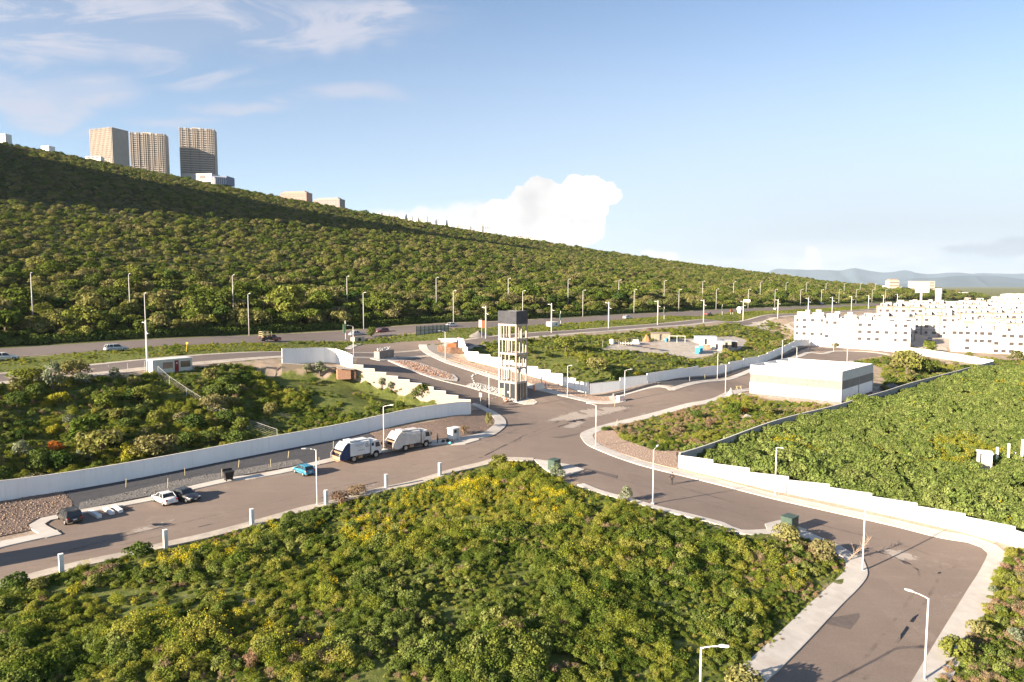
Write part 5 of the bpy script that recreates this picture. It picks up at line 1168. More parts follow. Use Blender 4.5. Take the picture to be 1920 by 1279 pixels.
# brick hut against the stepped wall
p = G(660, 706); r = empty('brick_shed', (p.x-1.2, p.y-1.2, p.z), R(20), 'small brick shed with tin roof in the corner of the lot', 'shed'); M['brick'] = surf('rough_brick', (0.36, 0.2, 0.13), 0.25, 3, space='obj', fine=0.3)
b = MB(); b.box2(-1.6, 1.1, -1.0, 1.0, -0.3, 1.7); b.build('wall', M['brick'], r); b = MB(); b.box((0.1, 0, 1.85), (3.4, 2.6, 0.1), 0, 0, Matrix.Rotation(R(7), 3, 'Y')); b.build('roof', M['conc'], r); b = MB(); b.box2(1.1, 2.2, -0.8, 0.9, -0.3, 1.6); b.build('plank_side', M['wood'], r)
# grey gravel heap at junction
def heap(name, u, v, rx, ry, h, mat, label, cat, seed=1, rz=0.6):
    rr = np.random.RandomState(seed); p = G(u, v); V = []; n = 22; k = 7
    for i in range(k):
        t_ = i/(k-1)
        for j in range(n):
            a_ = 2*math.pi*j/n; q = (1-t_)*(1+0.12*math.sin(3*a_+seed)+rr.uniform(-0.06, 0.06)); V.append((rx*q*math.cos(a_), ry*q*math.sin(a_), h*(t_**1.1)+rr.uniform(-0.08, 0.08)*h-0.15))
    F_ = [(i*n+j, i*n+(j+1) % n, (i+1)*n+(j+1) % n, (i+1)*n+j) for i in range(k-1) for j in range(n)]
    o = link(bpy.data.objects.new(name, npmesh(name, V, F_, mat, smooth=True))); o.location = p; o.rotation_euler = (0, 0, rz); tag(o, label, cat); return o
heap('gravel_heap', 898, 630, 4.2, 2.5, 1.7, M['g_grey'], 'grey gravel heap beside the service road', 'heap', 2)
heap('rubble_heap', 1400, 783, 3.2, 1.8, 0.9, M['rough_conc'], 'pale rubble heap among the weeds before the warehouse', 'heap', 3)
heap('rubble_heap', 1672, 728, 6.5, 3.0, 1.6, M['rubble'], 'dark rubble heap behind the right end of the warehouse', 'heap', 4)
heap('dust_heap', 131, 1070, 1.5, 1.0, 0.35, M['dust'], 'dusty white heap at the leftmost post', 'heap', 5)
heap('rubble_heap', 1370, 744, 1.7, 1.1, 2.3, M['conc'], 'pale boulder like lump beside the lamp near the warehouse', 'boulder', 7)
heap('rubble_heap', 1390, 741, 2.4, 1.4, 0.8, M['rough_conc'], 'loose broken stones between the boulder and warehouse', 'heap', 8)
a = G(1385, 731); r = empty('sawhorse', a, 0.3, 'wooden sawhorse left of the warehouse', 'sawhorse')
for sx in (-0.6, 0.6):
    b = MB(); b.cyl((sx, -0.4, 0), (sx, 0, 0.95), 0.06, n=5); b.cyl((sx, 0.4, 0), (sx, 0, 0.95), 0.06, n=5); b.build('leg_pair', M['stake'], r)
b = MB(); b.box2(-0.9, 0.9, -0.07, 0.07, 0.9, 1.02); b.build('beam', M['stake'], r)
# ------------------------------------------------------------------ building camp
def shed(name, u, v, w, d, h, rz, mat, roofm, label, extra=None):
    p = G(u, v); r = empty(name, p, rz, label, 'shed'); b = MB(); b.box2(-w/2, w/2, -d/2, d/2, -0.2, h); b.build('wall', mat, r)
    b = MB(); b.box((0, 0, h+0.08), (w+0.4, d+0.5, 0.1), 0, 0, Matrix.Rotation(R(4), 3, 'X')); b.build('roof', roofm, r); b = MB(); b.box2(-0.4, 0.4, -d/2-0.03, -d/2, 0, min(1.9, h-0.2)); b.build('door', M['dark'], r); return r
M['blue_pl'] = surf('blue_plastic', (0.06, 0.28, 0.42), 0.12, 2, rough=0.5, space='obj'); M['tin'] = surf('tin_sheet', (0.42, 0.43, 0.45), 0.12, 1.5, rough=0.45, space='obj')
shed('camp_shed', 1322, 645, 7.0, 3.0, 2.5, R(-8), M['conc_white'], M['tin'], 'long white shed at the back of the building camp')
shed('camp_shed', 1343, 655, 3.4, 2.6, 2.7, R(-10), M['conc_white'], M['tin'], 'white box shed nearest the blue toilets')
shed('camp_shed', 1361, 652, 3.2, 2.6, 2.4, R(-10), M['wall_cream'], M['tin'], 'cream shed at the right end of the camp')
shed('camp_shed', 1374, 651, 2.6, 2.2, 2.0, R(-5), M['wood'], M['tin'], 'low timber lean-to at the far right of the camp')
shed('camp_shed', 1238, 637, 6.0, 2.6, 2.2, R(-5), M['wall_tan'], M['apt_trim'], 'tan open fronted hut at the back of the camp')
for i, (u, v, lb) in enumerate(((1307,663,'left one of two blue portable toilets in the camp'),(1314,660,'right one of two blue portable toilets in the camp'))):
    p = G(u, v); r = empty('portable_toilet', p, R(-15), lb, 'toilet'); b = MB(); b.box2(-0.6, 0.6, -0.6, 0.6, 0, 2.1); b.build('cabin', M['blue_pl'], r)
    b = MB(); b.loft([[(-0.62, -0.62, 2.1), (0.62, -0.62, 2.1), (0.62, 0.62, 2.1), (-0.62, 0.62, 2.1)], [(-0.3, -0.5, 2.35), (0.3, -0.5, 2.35), (0.3, 0.5, 2.35), (-0.3, 0.5, 2.35)]]); b.build('roof', M['conc_white'], r); b = MB(); b.box2(-0.42, 0.42, -0.63, -0.6, 0.1, 1.95); b.build('door', M['blue_pl'], r)
p = G(1248.5, 640.5); b = MB(); b.cyl((0, 0, 0), (0, 0, 1.1), 0.42, n=14); b.cyl((0, 0, 1.1), (0, 0, 1.2), 0.3, 0.2, 12); o = b.build('water_drum', M['blue_pl']); o.location = p; tag(o, 'blue drum in front of the tan hut', 'drum')
p = G(1147, 645); b = MB(); b.cyl((0, 0, 0), (0, 0, 1.3), 0.75, n=16); b.cyl((0, 0, 1.3), (0, 0, 1.5), 0.75, 0.3, 16); o = b.build('water_drum', M['conc_white']); o.location = p; tag(o, 'round white tank at the left of the camp', 'drum')
p = G(1212, 640); b = MB(); b.loft([[(1.4*math.cos(a_), 1.0*math.sin(a_), 0) for a_ in np.linspace(0, 5.6, 10)], [(0.8*math.cos(a_), 0.5*math.sin(a_), 1.0) for a_ in np.linspace(0, 5.6, 10)], [(0.15*math.cos(a_), 0.15*math.sin(a_), 2.2) for a_ in np.linspace(0, 5.6, 10)]]); o = b.build('tarpaulin_tent', M['orange']); o.location = p; tag(o, 'orange tarpaulin tent at the back of the camp', 'tent')
p = G(1327, 655); b = MB(); b.box((0, 0, 0.6), (1.6, 1.2, 1.2)); b.box((0.1, 0, 1.3), (1.0, 0.8, 0.4), 0.3); o = bevel(b.build('brick_stack', M['brick']), 0.05, 1); o.location = p; tag(o, 'orange brick stack between the white sheds', 'brick stack')
for i, (u, v, w, mt, lb) in enumerate(((1168,646,5.0,'conc','grey pipe stack left in the camp'),(1192,645,2.2,'conc_white','white sack pile left in the camp'),(1218,655,4.5,'wood','timber trestle at the front of the camp'))):
    p = G(u, v); r = empty(('pipe_stack', 'sack_pile', 'timber_trestle')[i], p, R(-12), lb, 'stack')
    if i == 0:
        for k in range(7):
            b = MB(); x = -w/2+k*w/6; b.cyl((x, -1.1, 0.45), (x, 1.1, 0.45), 0.36, n=12); b.build('pipe', M['conc'], r)
    elif i == 1:
        b = MB()
        for k in range(3): b.box((0, 0, 0.25+0.45*k), (w-0.3*k, 1.4-0.1*k, 0.42), 0.05*k)
        b.build('sacks', M[mt], r)
    else:
        b = MB(); b.box((0, 0, 1.0), (w, 1.0, 0.12)); b.build('boards', M[mt], r)
        for x in (-w/2+0.2, 0, w/2-0.2):
            b = MB(); b.box((x, 0, 0.5), (0.12, 0.9, 1.0)); b.build('leg', M[mt], r)
p = G(1254, 641); r = empty('scaffold_frame', p, R(-8), 'thin white post and rail frame beside the tan hut', 'frame')
for x in (0, 2.6, 5.2):
    b = MB(); b.box2(x-0.06, x+0.06, -0.06, 0.06, -0.2, 2.0); b.build('post', M['conc_white'], r)
b = MB(); b.box2(0, 5.2, -0.04, 0.04, 1.9, 2.02); b.build('rail', M['conc_white'], r)
# ------------------------------------------------------------------ right field: cabinet and column stubs
p = G(1845, 878); r = empty('utility_kiosk', (p.x, p.y, p.z), R(-28), 'white square utility kiosk standing in the green field', 'kiosk')
b = MB(); b.box2(-0.95, 0.95, -0.3, 1.3, -0.5, 2.6); b.box2(-0.95, -0.75, -0.9, -0.3, -0.5, 2.6); b.box2(0.75, 0.95, -0.9, -0.3, -0.5, 2.6); b.build('body', M['conc_white'], r); b = MB(); b.box2(-1.1, 1.1, -1.05, 1.4, 2.6, 2.78); b.build('roof_slab', M['conc_white'], r); b = MB(); b.box2(-0.74, 0.74, -0.36, -0.3, 0.2, 2.3); b.build('louvre_door', M['panel_grey'], r); b = MB(); b.box2(-1.2, 1.2, -2.2, -0.9, -0.5, 0.1); b.build('step', M['conc'], r)
p = G(1905, 880); r = empty('unfinished_house', (p.x, p.y, p.z), R(-28), 'unfinished block base with bare white columns at the right edge', 'house')
b = MB(); b.box2(-1.5, 6, -1.5, 5, -0.8, 0.9); b.build('block_base', M['wall_gray'], r)
for x, y, h in ((-2.6, 0.5, 3.3), (-1.0, 1.0, 4.0), (0.9, 1.5, 4.8), (2.6, 0.0, 5.0), (0.2, 3.2, 2.2)):
    b = MB(); b.box2(x-0.16, x+0.16, y-0.16, y+0.16, -0.5, h); b.build('column', M['conc_white'], r)
# ------------------------------------------------------------------ cars
def sec(x, w, zb, zt, inset=0.06, crown=0.03):
    """one cross section of a car body, closed ring"""
    return [(x, -w*0.9, zb), (x, -w, zb+0.12), (x, -w, zb+0.62*(zt-zb)), (x, -w+inset, zt-0.02), (x, -w*0.45, zt+crown), (x, w*0.45, zt+crown), (x, w-inset, zt-0.02), (x, w, zb+0.62*(zt-zb)), (x, w, zb+0.12), (x, w*0.9, zb)]
def wheel_parts(r, x, y, rad, side, wd=0.2):
    b = MB(); b.cyl((x, y-wd/2, rad), (x, y+wd/2, rad), rad, n=18); t_ = b.build('wheel', M['tyre'], r, smooth=False)
    b = MB(); yy = y+side*wd*0.5; b.cyl((x, yy-0.012, rad), (x, yy+0.018, rad), rad*0.62, rad*0.55, 14); b.build('rim', M['rim'], t_)
def car(name, p, rz, paint, label, cat='car', L=4.2, Wd=1.7, Ht=1.46, kind='hatch', group=None, slope=None):
    r = empty(name, p, rz, label, cat, group); w = Wd/2; hl = L/2
    st = [(-hl, w*0.80, 0.42, 0.72), (-hl+0.12, w*0.93, 0.3, 0.86 if kind != 'hatch' else 0.92), (-hl+0.6, w, 0.26, 0.95), (-0.3, w, 0.24, 0.94), (hl*0.42, w, 0.24, 0.92), (hl-0.55, w*0.97, 0.27, 0.82), (hl-0.12, w*0.88, 0.32, 0.7), (hl, w*0.74, 0.4, 0.6)]
    b = MB(); b.loft([sec(*q) for q in st]); o = b.build('body', paint, r, smooth=True); bevel(o, 0.03, 1)
    # cabin: glass below, painted roof and pillars above
    if kind == 'hatch': xr0, xr1, xb0, xb1 = -hl+0.45, 0.35, -hl+0.08, hl*0.46
    elif kind == 'suv': xr0, xr1, xb0, xb1 = -hl+0.35, 0.4, -hl+0.1, hl*0.45
    else: xr0, xr1, xb0, xb1 = -hl+1.15, 0.25, -hl+0.62, hl*0.42
    zb = 0.9; wt = w*0.74; wb = w*0.93
    b = MB(); b.loft([[(xb0, -wb, zb), (xb0, wb, zb), (xb1, wb, zb), (xb1, -wb, zb)], [(xr0, -wt, Ht-0.05), (xr0, wt, Ht-0.05), (xr1, wt, Ht-0.05), (xr1, -wt, Ht-0.05)]])
    b.build('window_glass', M['glass'], r)
    b = MB(); b.loft([[(xr0-0.06, -wt-0.02, Ht-0.07), (xr0-0.06, wt+0.02, Ht-0.07), (xr1+0.06, wt+0.02, Ht-0.07), (xr1+0.06, -wt-0.02, Ht-0.07)], [(xr0+0.15, -wt*0.8, Ht), (xr0+0.15, wt*0.8, Ht), (xr1-0.2, wt*0.8, Ht), (xr1-0.2, -wt*0.8, Ht)]]); o = b.build('roof', paint, r)
    b = MB()
    for s in (-1, 1):
        for xa, xc in ((xb0+0.02, xr0), (xb1-0.02, xr1), ((xb0+xb1)/2-0.1, (xr0+xr1)/2-0.05)): b.cyl((xa, s*wb*1.005, zb-0.02), (xc, s*(wt+0.015), Ht-0.04), 0.05, 0.04, 5)
        if kind != 'sedan': b.cyl((xb0+0.55, s*wb*1.005, zb), (xr0+0.35, s*(wt+0.01), Ht-0.04), 0.05, 0.04, 5)
    b.build('pillars', paint, r)
    for s in (-1, 1):
        wheel_parts(r, hl-0.78, s*(w-0.1), 0.31, s); wheel_parts(r, -hl+0.75, s*(w-0.1), 0.31, s)
        b = MB(); b.box((hl-0.13, s*w*0.66, 0.63), (0.2, 0.32, 0.14)); b.build('headlight', M['head_lens'], r)
        b = MB(); b.box((-hl+0.07, s*w*0.74, 0.76), (0.16, 0.24, 0.2)); b.build('taillight', M['red_lens'], r)
        b = MB(); b.box((xb1-0.35, s*(w+0.08), 0.98), (0.12, 0.18, 0.12)); b.build('mirror', M['black'], r)
        b = MB(); b.box((-0.2, s*(w+0.004), 0.6), (L*0.5, 0.012, 0.05)); b.build('door_strip', M['black'], r)
    b = MB(); b.box((hl-0.06, 0, 0.42), (0.2, Wd*0.82, 0.16)); b.build('front_bumper', M['black'], r)
    b = MB(); b.box((-hl+0.02, 0, 0.45), (0.16, Wd*0.86, 0.18)); b.build('rear_bumper', paint, r)
    b = MB(); b.box((-hl-0.045, 0, 0.62), (0.02, 0.4, 0.12)); b.box((hl+0.05, 0, 0.44), (0.02, 0.36, 0.1)); b.build('number_plate', M['plate'], r)
    return r
def heading(u0, v0, u1, v1):
    a = G(u0, v0); c = G(u1, v1); return math.atan2(c.y-a.y, c.x-a.x)
def between(u0, v0, u1, v1, side=0.0):
    a = G(u0, v0); c = G(u1, v1); m_ = (a+c)/2; h = math.atan2(c.y-a.y, c.x-a.x); m_.x += -math.sin(h)*side; m_.y += math.cos(h)*side; m_.z = T1(m_.x, m_.y)+0.03; return m_, h
P_BLUE = car_paint('blue_paint', (0.01, 0.2, 0.32)); P_WHITE = car_paint('white_paint', (0.68, 0.67, 0.65)); P_DARK = car_paint('dark_blue_paint', (0.012, 0.016, 0.025)); P_BLACK = car_paint('black_paint', (0.012, 0.011, 0.012))
P_SILVER = car_paint('silver_paint', (0.45, 0.47, 0.5)); P_RED = car_paint('red_paint', (0.17, 0.02, 0.02)); P_NAVY = car_paint('navy_paint', (0.012, 0.035, 0.1))
# picture points: rear wheel then front wheel on the side that faces us (that side is the left of the car)
m_, h = between(569, 895, 551.5, 886.5, -0.78); car('parked_car', m_, h, P_BLUE, 'turquoise blue hatchback parked at the kerb left of the trucks', L=3.8, Wd=1.62, Ht=1.42)
m_, h = between(305.5, 950, 287.5, 940.5, -0.8); car('parked_car', m_, h, P_WHITE, 'white sedan parked nose to the kerb beside a dark sedan', L=4.2, kind='sedan', Ht=1.45)
hw_ = h
m_ = G(347, 937); car('parked_car', (m_.x, m_.y, m_.z+0.03), h+math.pi+R(8), P_DARK, 'dark blue sedan parked nose out beside the white sedan', L=4.5, Wd=1.75, kind='sedan', Ht=1.45)
m_, h = between(124, 986.5, 107.5, 972.5, -0.8); car('parked_car', m_, h, P_BLACK, 'black hatchback at the left end of the parking bay', L=4.2, Wd=1.74, Ht=1.55, kind='suv')
hd = math.atan2(HWD[1], HWD[0])
def hcar(u, v, paint, label, kind='hatch', rev=False, L=4.3):
    p = G(u, v); p.z += 0.06; return car('moving_car', p, hd+(math.pi if rev else 0), paint, label, L=L, kind=kind, group='cars on the highway', Ht=1.5)
hcar(8, 676, P_WHITE, 'white car on the highway at the left edge', 'sedan'); hcar(218, 658.5, P_SILVER, 'silver hatchback on the highway above the site cabin', 'hatch')
hcar(668, 630, P_SILVER, 'silver sedan on the highway behind the green banner', 'sedan'); hcar(716, 624.5, P_RED, 'dark red hatchback on the highway beside a round tree', 'hatch', True); hcar(847, 613.5, P_WHITE, 'white sedan on the highway at the end of the panel fence', 'sedan')
hcar(1176, 598, P_WHITE, 'white hatchback on the highway right of the tower', 'hatch'); hcar(1455, 581, P_WHITE, 'white sedan on the highway before the apartments', 'sedan'); hcar(1540, 571.5, P_DARK, 'dark car on the highway with pale roof, near the bend', 'suv', True)
for u, v, pt, lb in ((1533,566,P_SILVER,'silver'),(1561,567.5,P_WHITE,'white'),(1569,569,P_WHITE,'second white'),(1574,565,P_RED,'red'),(1602,565,P_WHITE,'third white'),(1616,565,P_SILVER,'second silver')):
    hcar(u, v, pt, lb+' car in the far traffic above the left apartment block', 'suv', True)
def pickup(u, v, paint, label, rack):
    p = G(u, v); r = empty('pickup_truck', (p.x, p.y, p.z+0.06), hd, label, 'pickup', 'pickup trucks on the highway')
    b = MB(); b.loft([sec(*q) for q in ((0.1, 0.9, 0.4, 1.05), (0.6, 0.95, 0.35, 1.1), (1.5, 0.95, 0.35, 1.1), (2.4, 0.92, 0.38, 1.02), (2.65, 0.82, 0.45, 0.85))]); b.build('body', paint, r, smooth=True)
    b = MB(); b.loft([[(0.12, -0.88, 1.05), (0.12, 0.88, 1.05), (1.5, 0.88, 1.05), (1.5, -0.88, 1.05)], [(0.25, -0.7, 1.72), (0.25, 0.7, 1.72), (1.0, 0.7, 1.72), (1.0, -0.7, 1.72)]]); b.build('window_glass', M['glass'], r); b = MB(); b.box2(0.2, 1.05, -0.73, 0.73, 1.7, 1.78); b.build('roof', paint, r)
    b = MB(); b.box2(-2.6, 0.05, -0.95, 0.95, 0.6, 0.75); b.box2(-2.6, 0.05, -0.95, -0.88, 0.75, 1.2); b.box2(-2.6, 0.05, 0.88, 0.95, 0.75, 1.2); b.box2(-2.6, -2.53, -0.88, 0.88, 0.75, 1.2); b.build('cargo_bed', paint if not rack else M['dark'], r)
    if rack:
        b = MB()
        for x in (-2.5, -1.25, -0.05):
            for y in (-0.9, 0.9): b.box2(x-0.05, x+0.05, y-0.05, y+0.05, 1.2, 2.7)
        for z in (1.7, 2.2, 2.65):
            for y in (-0.9, 0.9): b.box2(-2.5, 0, y-0.03, y+0.03, z-0.05, z+0.05)
            b.box2(-2.55, -2.49, -0.9, 0.9, z-0.05, z+0.05)
        b.build('stake_rack', M['stake'], r); b = MB(); b.box((-1.2, 0, 1.3), (1.8, 1.5, 0.9)); b.build('load', M['wood'], r)
    for s in (-1, 1):
        wheel_parts(r, 1.85, s*0.82, 0.38, s); wheel_parts(r, -1.6, s*0.82, 0.38, s)
        b = MB(); b.box((2.55, s*0.6, 0.8), (0.2, 0.3, 0.18)); b.build('headlight', M['head_lens'], r); b = MB(); b.box((-2.62, s*0.8, 1.0), (0.06, 0.16, 0.24)); b.build('taillight', M['red_lens'], r)
pickup(507, 641, P_RED, 'red pickup with tall stake rack on the highway', True); pickup(1328, 592, P_RED, 'red and black pickup on the highway beside a banner', False)
p = at_dist(1706, 571, 570); p = G(1693, 578)
car('parked_car', Vector((*(TO+TE*52+TPp*34), T1(*(TO+TE*52+TPp*34))+0.1)), TANG+R(90), P_SILVER, 'grey car parked in the gap between the apartments', L=4.2, kind='sedan')

# ------------------------------------------------------------------ garbage trucks
M['truck_white'] = surf('truck_white', (0.6, 0.61, 0.62), 0.05, 0.9, rough=0.5, space='obj', c2=(0.5, 0.49, 0.46)); M['truck_dirty'] = surf('truck_dirty_white', (0.52, 0.5, 0.48), 0.12, 1.3, rough=0.55, space='obj', c2=(0.27, 0.23, 0.2))
M['truck_navy'] = surf('truck_navy', (0.015, 0.035, 0.095), 0.15, 1.5, rough=0.45, space='obj'); M['rust'] = surf('dusty_rust', (0.4, 0.25, 0.15), 0.25, 2.2, space='obj', c2=(0.22, 0.12, 0.07)); M['tail_pale'] = surf('tailgate_pale', (0.42, 0.39, 0.38), 0.15, 1.5, space='obj', c2=(0.28, 0.22, 0.19))
M['ink'] = surf('navy_ink', (0.03, 0.055, 0.09), 0.1, 4, space='obj')
def garbage_truck(p, rz, label, white, tail_side, logo):
    r = empty('garbage_truck', p, rz, label, 'garbage truck'); w = 1.22
    # x forward; rear axle at x=-1.6, front axle at x=2.35
    b = MB(); b.box2(-3.4, 3.2, -0.42, 0.42, 0.62, 0.9); b.box2(-3.3, 1.4, -0.9, 0.9, 0.78, 0.95); b.build('chassis', M['dark'], r)
    for s in (-1, 1):
        b = MB(); b.box2(-0.75, 0.0, s*0.62 if s > 0 else -1.08, 1.08 if s > 0 else -0.62, 0.45, 0.85); b.build('tool_box', M['dark'] if s > 0 else M['rust'], r)
        b = MB(); b.cyl((0.15, s*0.85, 0.62), (1.15, s*0.85, 0.62), 0.26, n=12); b.build('fuel_tank', M['dark'], r)
    # packer body with rounded top edges
    prof = [(-w, 0.98), (-w-0.03, 1.6), (-w-0.02, 2.6), (-w+0.12, 2.95), (-0.5, 3.1), (0.5, 3.1), (w-0.12, 2.95), (w+0.02, 2.6), (w+0.03, 1.6), (w, 0.98)]
    b = MB(); b.loft([[(x, y, z) for y, z in prof] for x in (-2.35, 1.22)]); b.build('packer_body', white, r)
    b = MB(); b.box2(-2.3, 1.15, -0.75, 0.75, 3.09, 3.2); b.box2(-2.2, -1.2, -0.95, 0.95, 3.1, 3.32); b.build('roof_box', white, r)
    b = MB()
    for x in ((-0.9, 0.1, 1.1) if not logo else (1.15,)):
        for s in (-1, 1): b.box2(x-0.05, x+0.05, min(s*(w+0.02), s*(w+0.07)), max(s*(w+0.02), s*(w+0.07)), 1.0, 2.6)
    b.build('body_rib', white, r)
    # tailgate: two shaped side plates, curved back, hopper mouth
    sp = [(-2.3, 0.72), (-2.28, 3.05), (-2.62, 3.12), (-3.1, 2.75), (-3.65, 2.0), (-4.0, 1.25), (-3.92, 0.75), (-3.2, 0.5)]
    for s in (-1, 1): b = MB(); y0, y1 = sorted((s*(w+0.06), s*(w-0.06))); b.side(sp, y0, y1); b.build('tailgate_side', tail_side, r)
    b = MB(); back = [(-2.34, 3.06), (-2.64, 3.12), (-3.1, 2.76), (-3.58, 2.1)]
    for i in range(3):
        (x0, z0), (x1, z1) = back[i], back[i+1]; b.add([(x0, -w+0.06, z0), (x0, w-0.06, z0), (x1, w-0.06, z1), (x1, -w+0.06, z1), (x0+0.12, -w+0.06, z0-0.12), (x0+0.12, w-0.06, z0-0.12), (x1+0.12, w-0.06, z1-0.06), (x1+0.12, -w+0.06, z1-0.06)], [(0, 1, 2, 3), (7, 6, 5, 4), (0, 4, 5, 1), (3, 2, 6, 7)])
    b.build('tailgate_panel', M['tail_pale'] if logo else white, r)
    b = MB(); b.box((-3.1, 0, 1.45), (0.9, 2*w-0.14, 1.25)); b.build('hopper_inside', M['black'], r)
    b = MB(); b.box((-3.55, 0, 1.55), (0.1, 2*w-0.3, 0.55), 0, 0, Matrix.Rotation(R(-35), 3, 'Y')); b.build('packer_blade', M['rust'], r)
    b = MB(); b.side([(-4.05, 1.15), (-3.95, 0.62), (-3.3, 0.5), (-3.3, 0.62), (-3.85, 1.15)], -w+0.06, w-0.06); b.build('hopper_lip', M['rust'], r)
    b = MB(); b.box2(-4.3, -4.0, -w, w, 0.55, 0.62); b.build('rear_step', M['rust'], r)
    for s in (-1, 1):
        b = MB(); b.tube([(-4.12, s*(w+0.02), 0.7), (-4.15, s*(w+0.02), 1.5), (-3.85, s*(w+0.02), 1.9)], 0.03, 6); b.build('grab_rail', M['conc_white'], r); b = MB(); b.box((-4.0, s*(w-0.14), 0.86), (0.1, 0.22, 0.14)); b.build('taillight', M['red_lens'], r)
    # cab
    cp = [(1.5, 0.72), (1.48, 2.55), (1.62, 2.78), (2.7, 2.82), (3.02, 2.6), (3.32, 1.75), (3.4, 1.5), (3.4, 0.62), (2.85, 0.62), (2.82, 0.95), (2.6, 1.12), (2.1, 1.12), (1.88, 0.95), (1.85, 0.72)]
    b = MB(); b.side(cp, -1.14, 1.14); o = b.build('cab', M['truck_white'] if logo else white, r); bevel(o, 0.05, 2)
    b = MB(); b.add([(3.055, -0.98, 2.52), (3.055, 0.98, 2.52), (3.34, 1.03, 1.75), (3.34, -1.03, 1.75)], [(0, 1, 2, 3)]); b.build('windscreen', M['glass'], r, fix=False)
    for s in (-1, 1):
        b = MB(); b.side([(2.25, 1.75), (2.25, 2.5), (2.88, 2.5), (3.14, 1.75)], min(s*1.13, s*1.155), max(s*1.13, s*1.155)); b.build('side_window', M['glass'], r)
        b = MB(); b.box2(1.55, 2.0, min(s*1.135, s*1.15), max(s*1.135, s*1.15), 2.0, 2.5); 
        if logo: b.build('sleeper_window', M['ink'], r)
        b = MB(); b.box((3.25, s*1.32, 2.2), (0.1, 0.24, 0.45)); b.build('mirror', M['black'], r); b = MB(); b.box((3.4, s*0.85, 0.95), (0.06, 0.34, 0.2)); b.build('headlight', M['head_lens'], r)
        b = MB(); b.side([(1.82, 0.72), (1.9, 1.0), (2.1, 1.2), (2.62, 1.2), (2.86, 0.98), (2.9, 0.6), (3.35, 0.55), (3.35, 0.45), (2.8, 0.45), (2.78, 0.9), (2.55, 1.1), (2.15, 1.1), (1.95, 0.9), (1.92, 0.72)], min(s*1.1, s*1.18), max(s*1.1, s*1.18)); b.build('wheel_arch', M['black'], r)
        wheel_parts(r, 2.35, s*1.0, 0.5, s, 0.3); wheel_parts(r, -1.6, s*0.98, 0.5, s, 0.42)
        b = MB(); b.side([(-2.25, 0.95), (-2.1, 1.12), (-1.1, 1.12), (-0.95, 0.95), (-1.05, 0.95), (-1.2, 1.05), (-2.0, 1.05), (-2.15, 0.95)], min(s*0.8, s*1.2), max(s*0.8, s*1.2)); b.build('mudguard', M['black'], r)
    b = MB(); b.box((3.4, 0, 0.62), (0.18, 2.2, 0.32)); b.build('bumper', M['black'], r); b = MB(); b.box((3.405, 0, 1.2), (0.03, 1.5, 0.3)); b.build('grille', M['black'], r)
    b = MB(); b.box2(1.25, 1.5, -0.9, 0.9, 0.9, 2.3); b.build('cab_gap_stack', M['dark'], r)
    if logo:
        # ring shaped mark and faint lines of lettering on the side that faces us (right side)
        b = MB(); y = -(w+0.045)
        for k in range(22):
            a0 = 2*math.pi*k/22; a1 = a0+2*math.pi/22
            if k in (2, 3, 17): continue
            q = [(0.72+math.cos(a)*rr_, y, 2.35+math.sin(a)*rr_) for a, rr_ in ((a0, 0.34), (a1, 0.34), (a1, 0.26), (a0, 0.26))]; b.add(q, [(0, 1, 2, 3)])
        b.add([(0.62, y, 2.16), (0.68, y, 2.16), (0.76, y, 2.52), (0.70, y, 2.52)], [(0, 1, 2, 3)]); b.add([(0.78, y, 2.16), (0.84, y, 2.16), (0.76, y, 2.52), (0.70, y, 2.52)], [(0, 1, 2, 3)]); b.build('logo_mark', M['ink'], r, fix=False)
        b = MB(); y = -(w+0.045)
        for ln, (x0, x1, z) in enumerate(((-1.5, 0.0, 2.62), (-1.3, 0.1, 2.48), (-1.2, 0.0, 2.33), (-1.0, -0.3, 2.05), (-0.9, 0.1, 1.78), (-1.0, 0.2, 1.66))):
            x = x0
            while x < x1:
                d_ = rng.uniform(0.03, 0.09); b.add([(x, y, z), (x+d_, y, z), (x+d_, y, z+0.06), (x, y, z+0.06)], [(0, 1, 2, 3)]); x += d_+rng.uniform(0.03, 0.08)
        b.build('lettering', M['ink'], r, fix=False)
    return r
# rear and front wheel of the side that faces us (the right side of each truck)
m_, h = between(664.5, 868.5, 703.5, 859.0, 1.05)
cx_, sx_ = math.cos(h), math.sin(h)
garbage_truck((m_.x-cx_*0.37, m_.y-sx_*0.37, m_.z), h, 'white garbage truck with a navy tailgate and a round mark on its side', M['truck_white'], M['truck_navy'], True)
m_, h = between(764, 847, 795, 839.5, 1.05)
garbage_truck((m_.x-math.cos(h)*0.37, m_.y-math.sin(h)*0.37, m_.z), h, 'all white grimy garbage truck parked in front of the other', M['truck_dirty'], M['truck_dirty'], False)

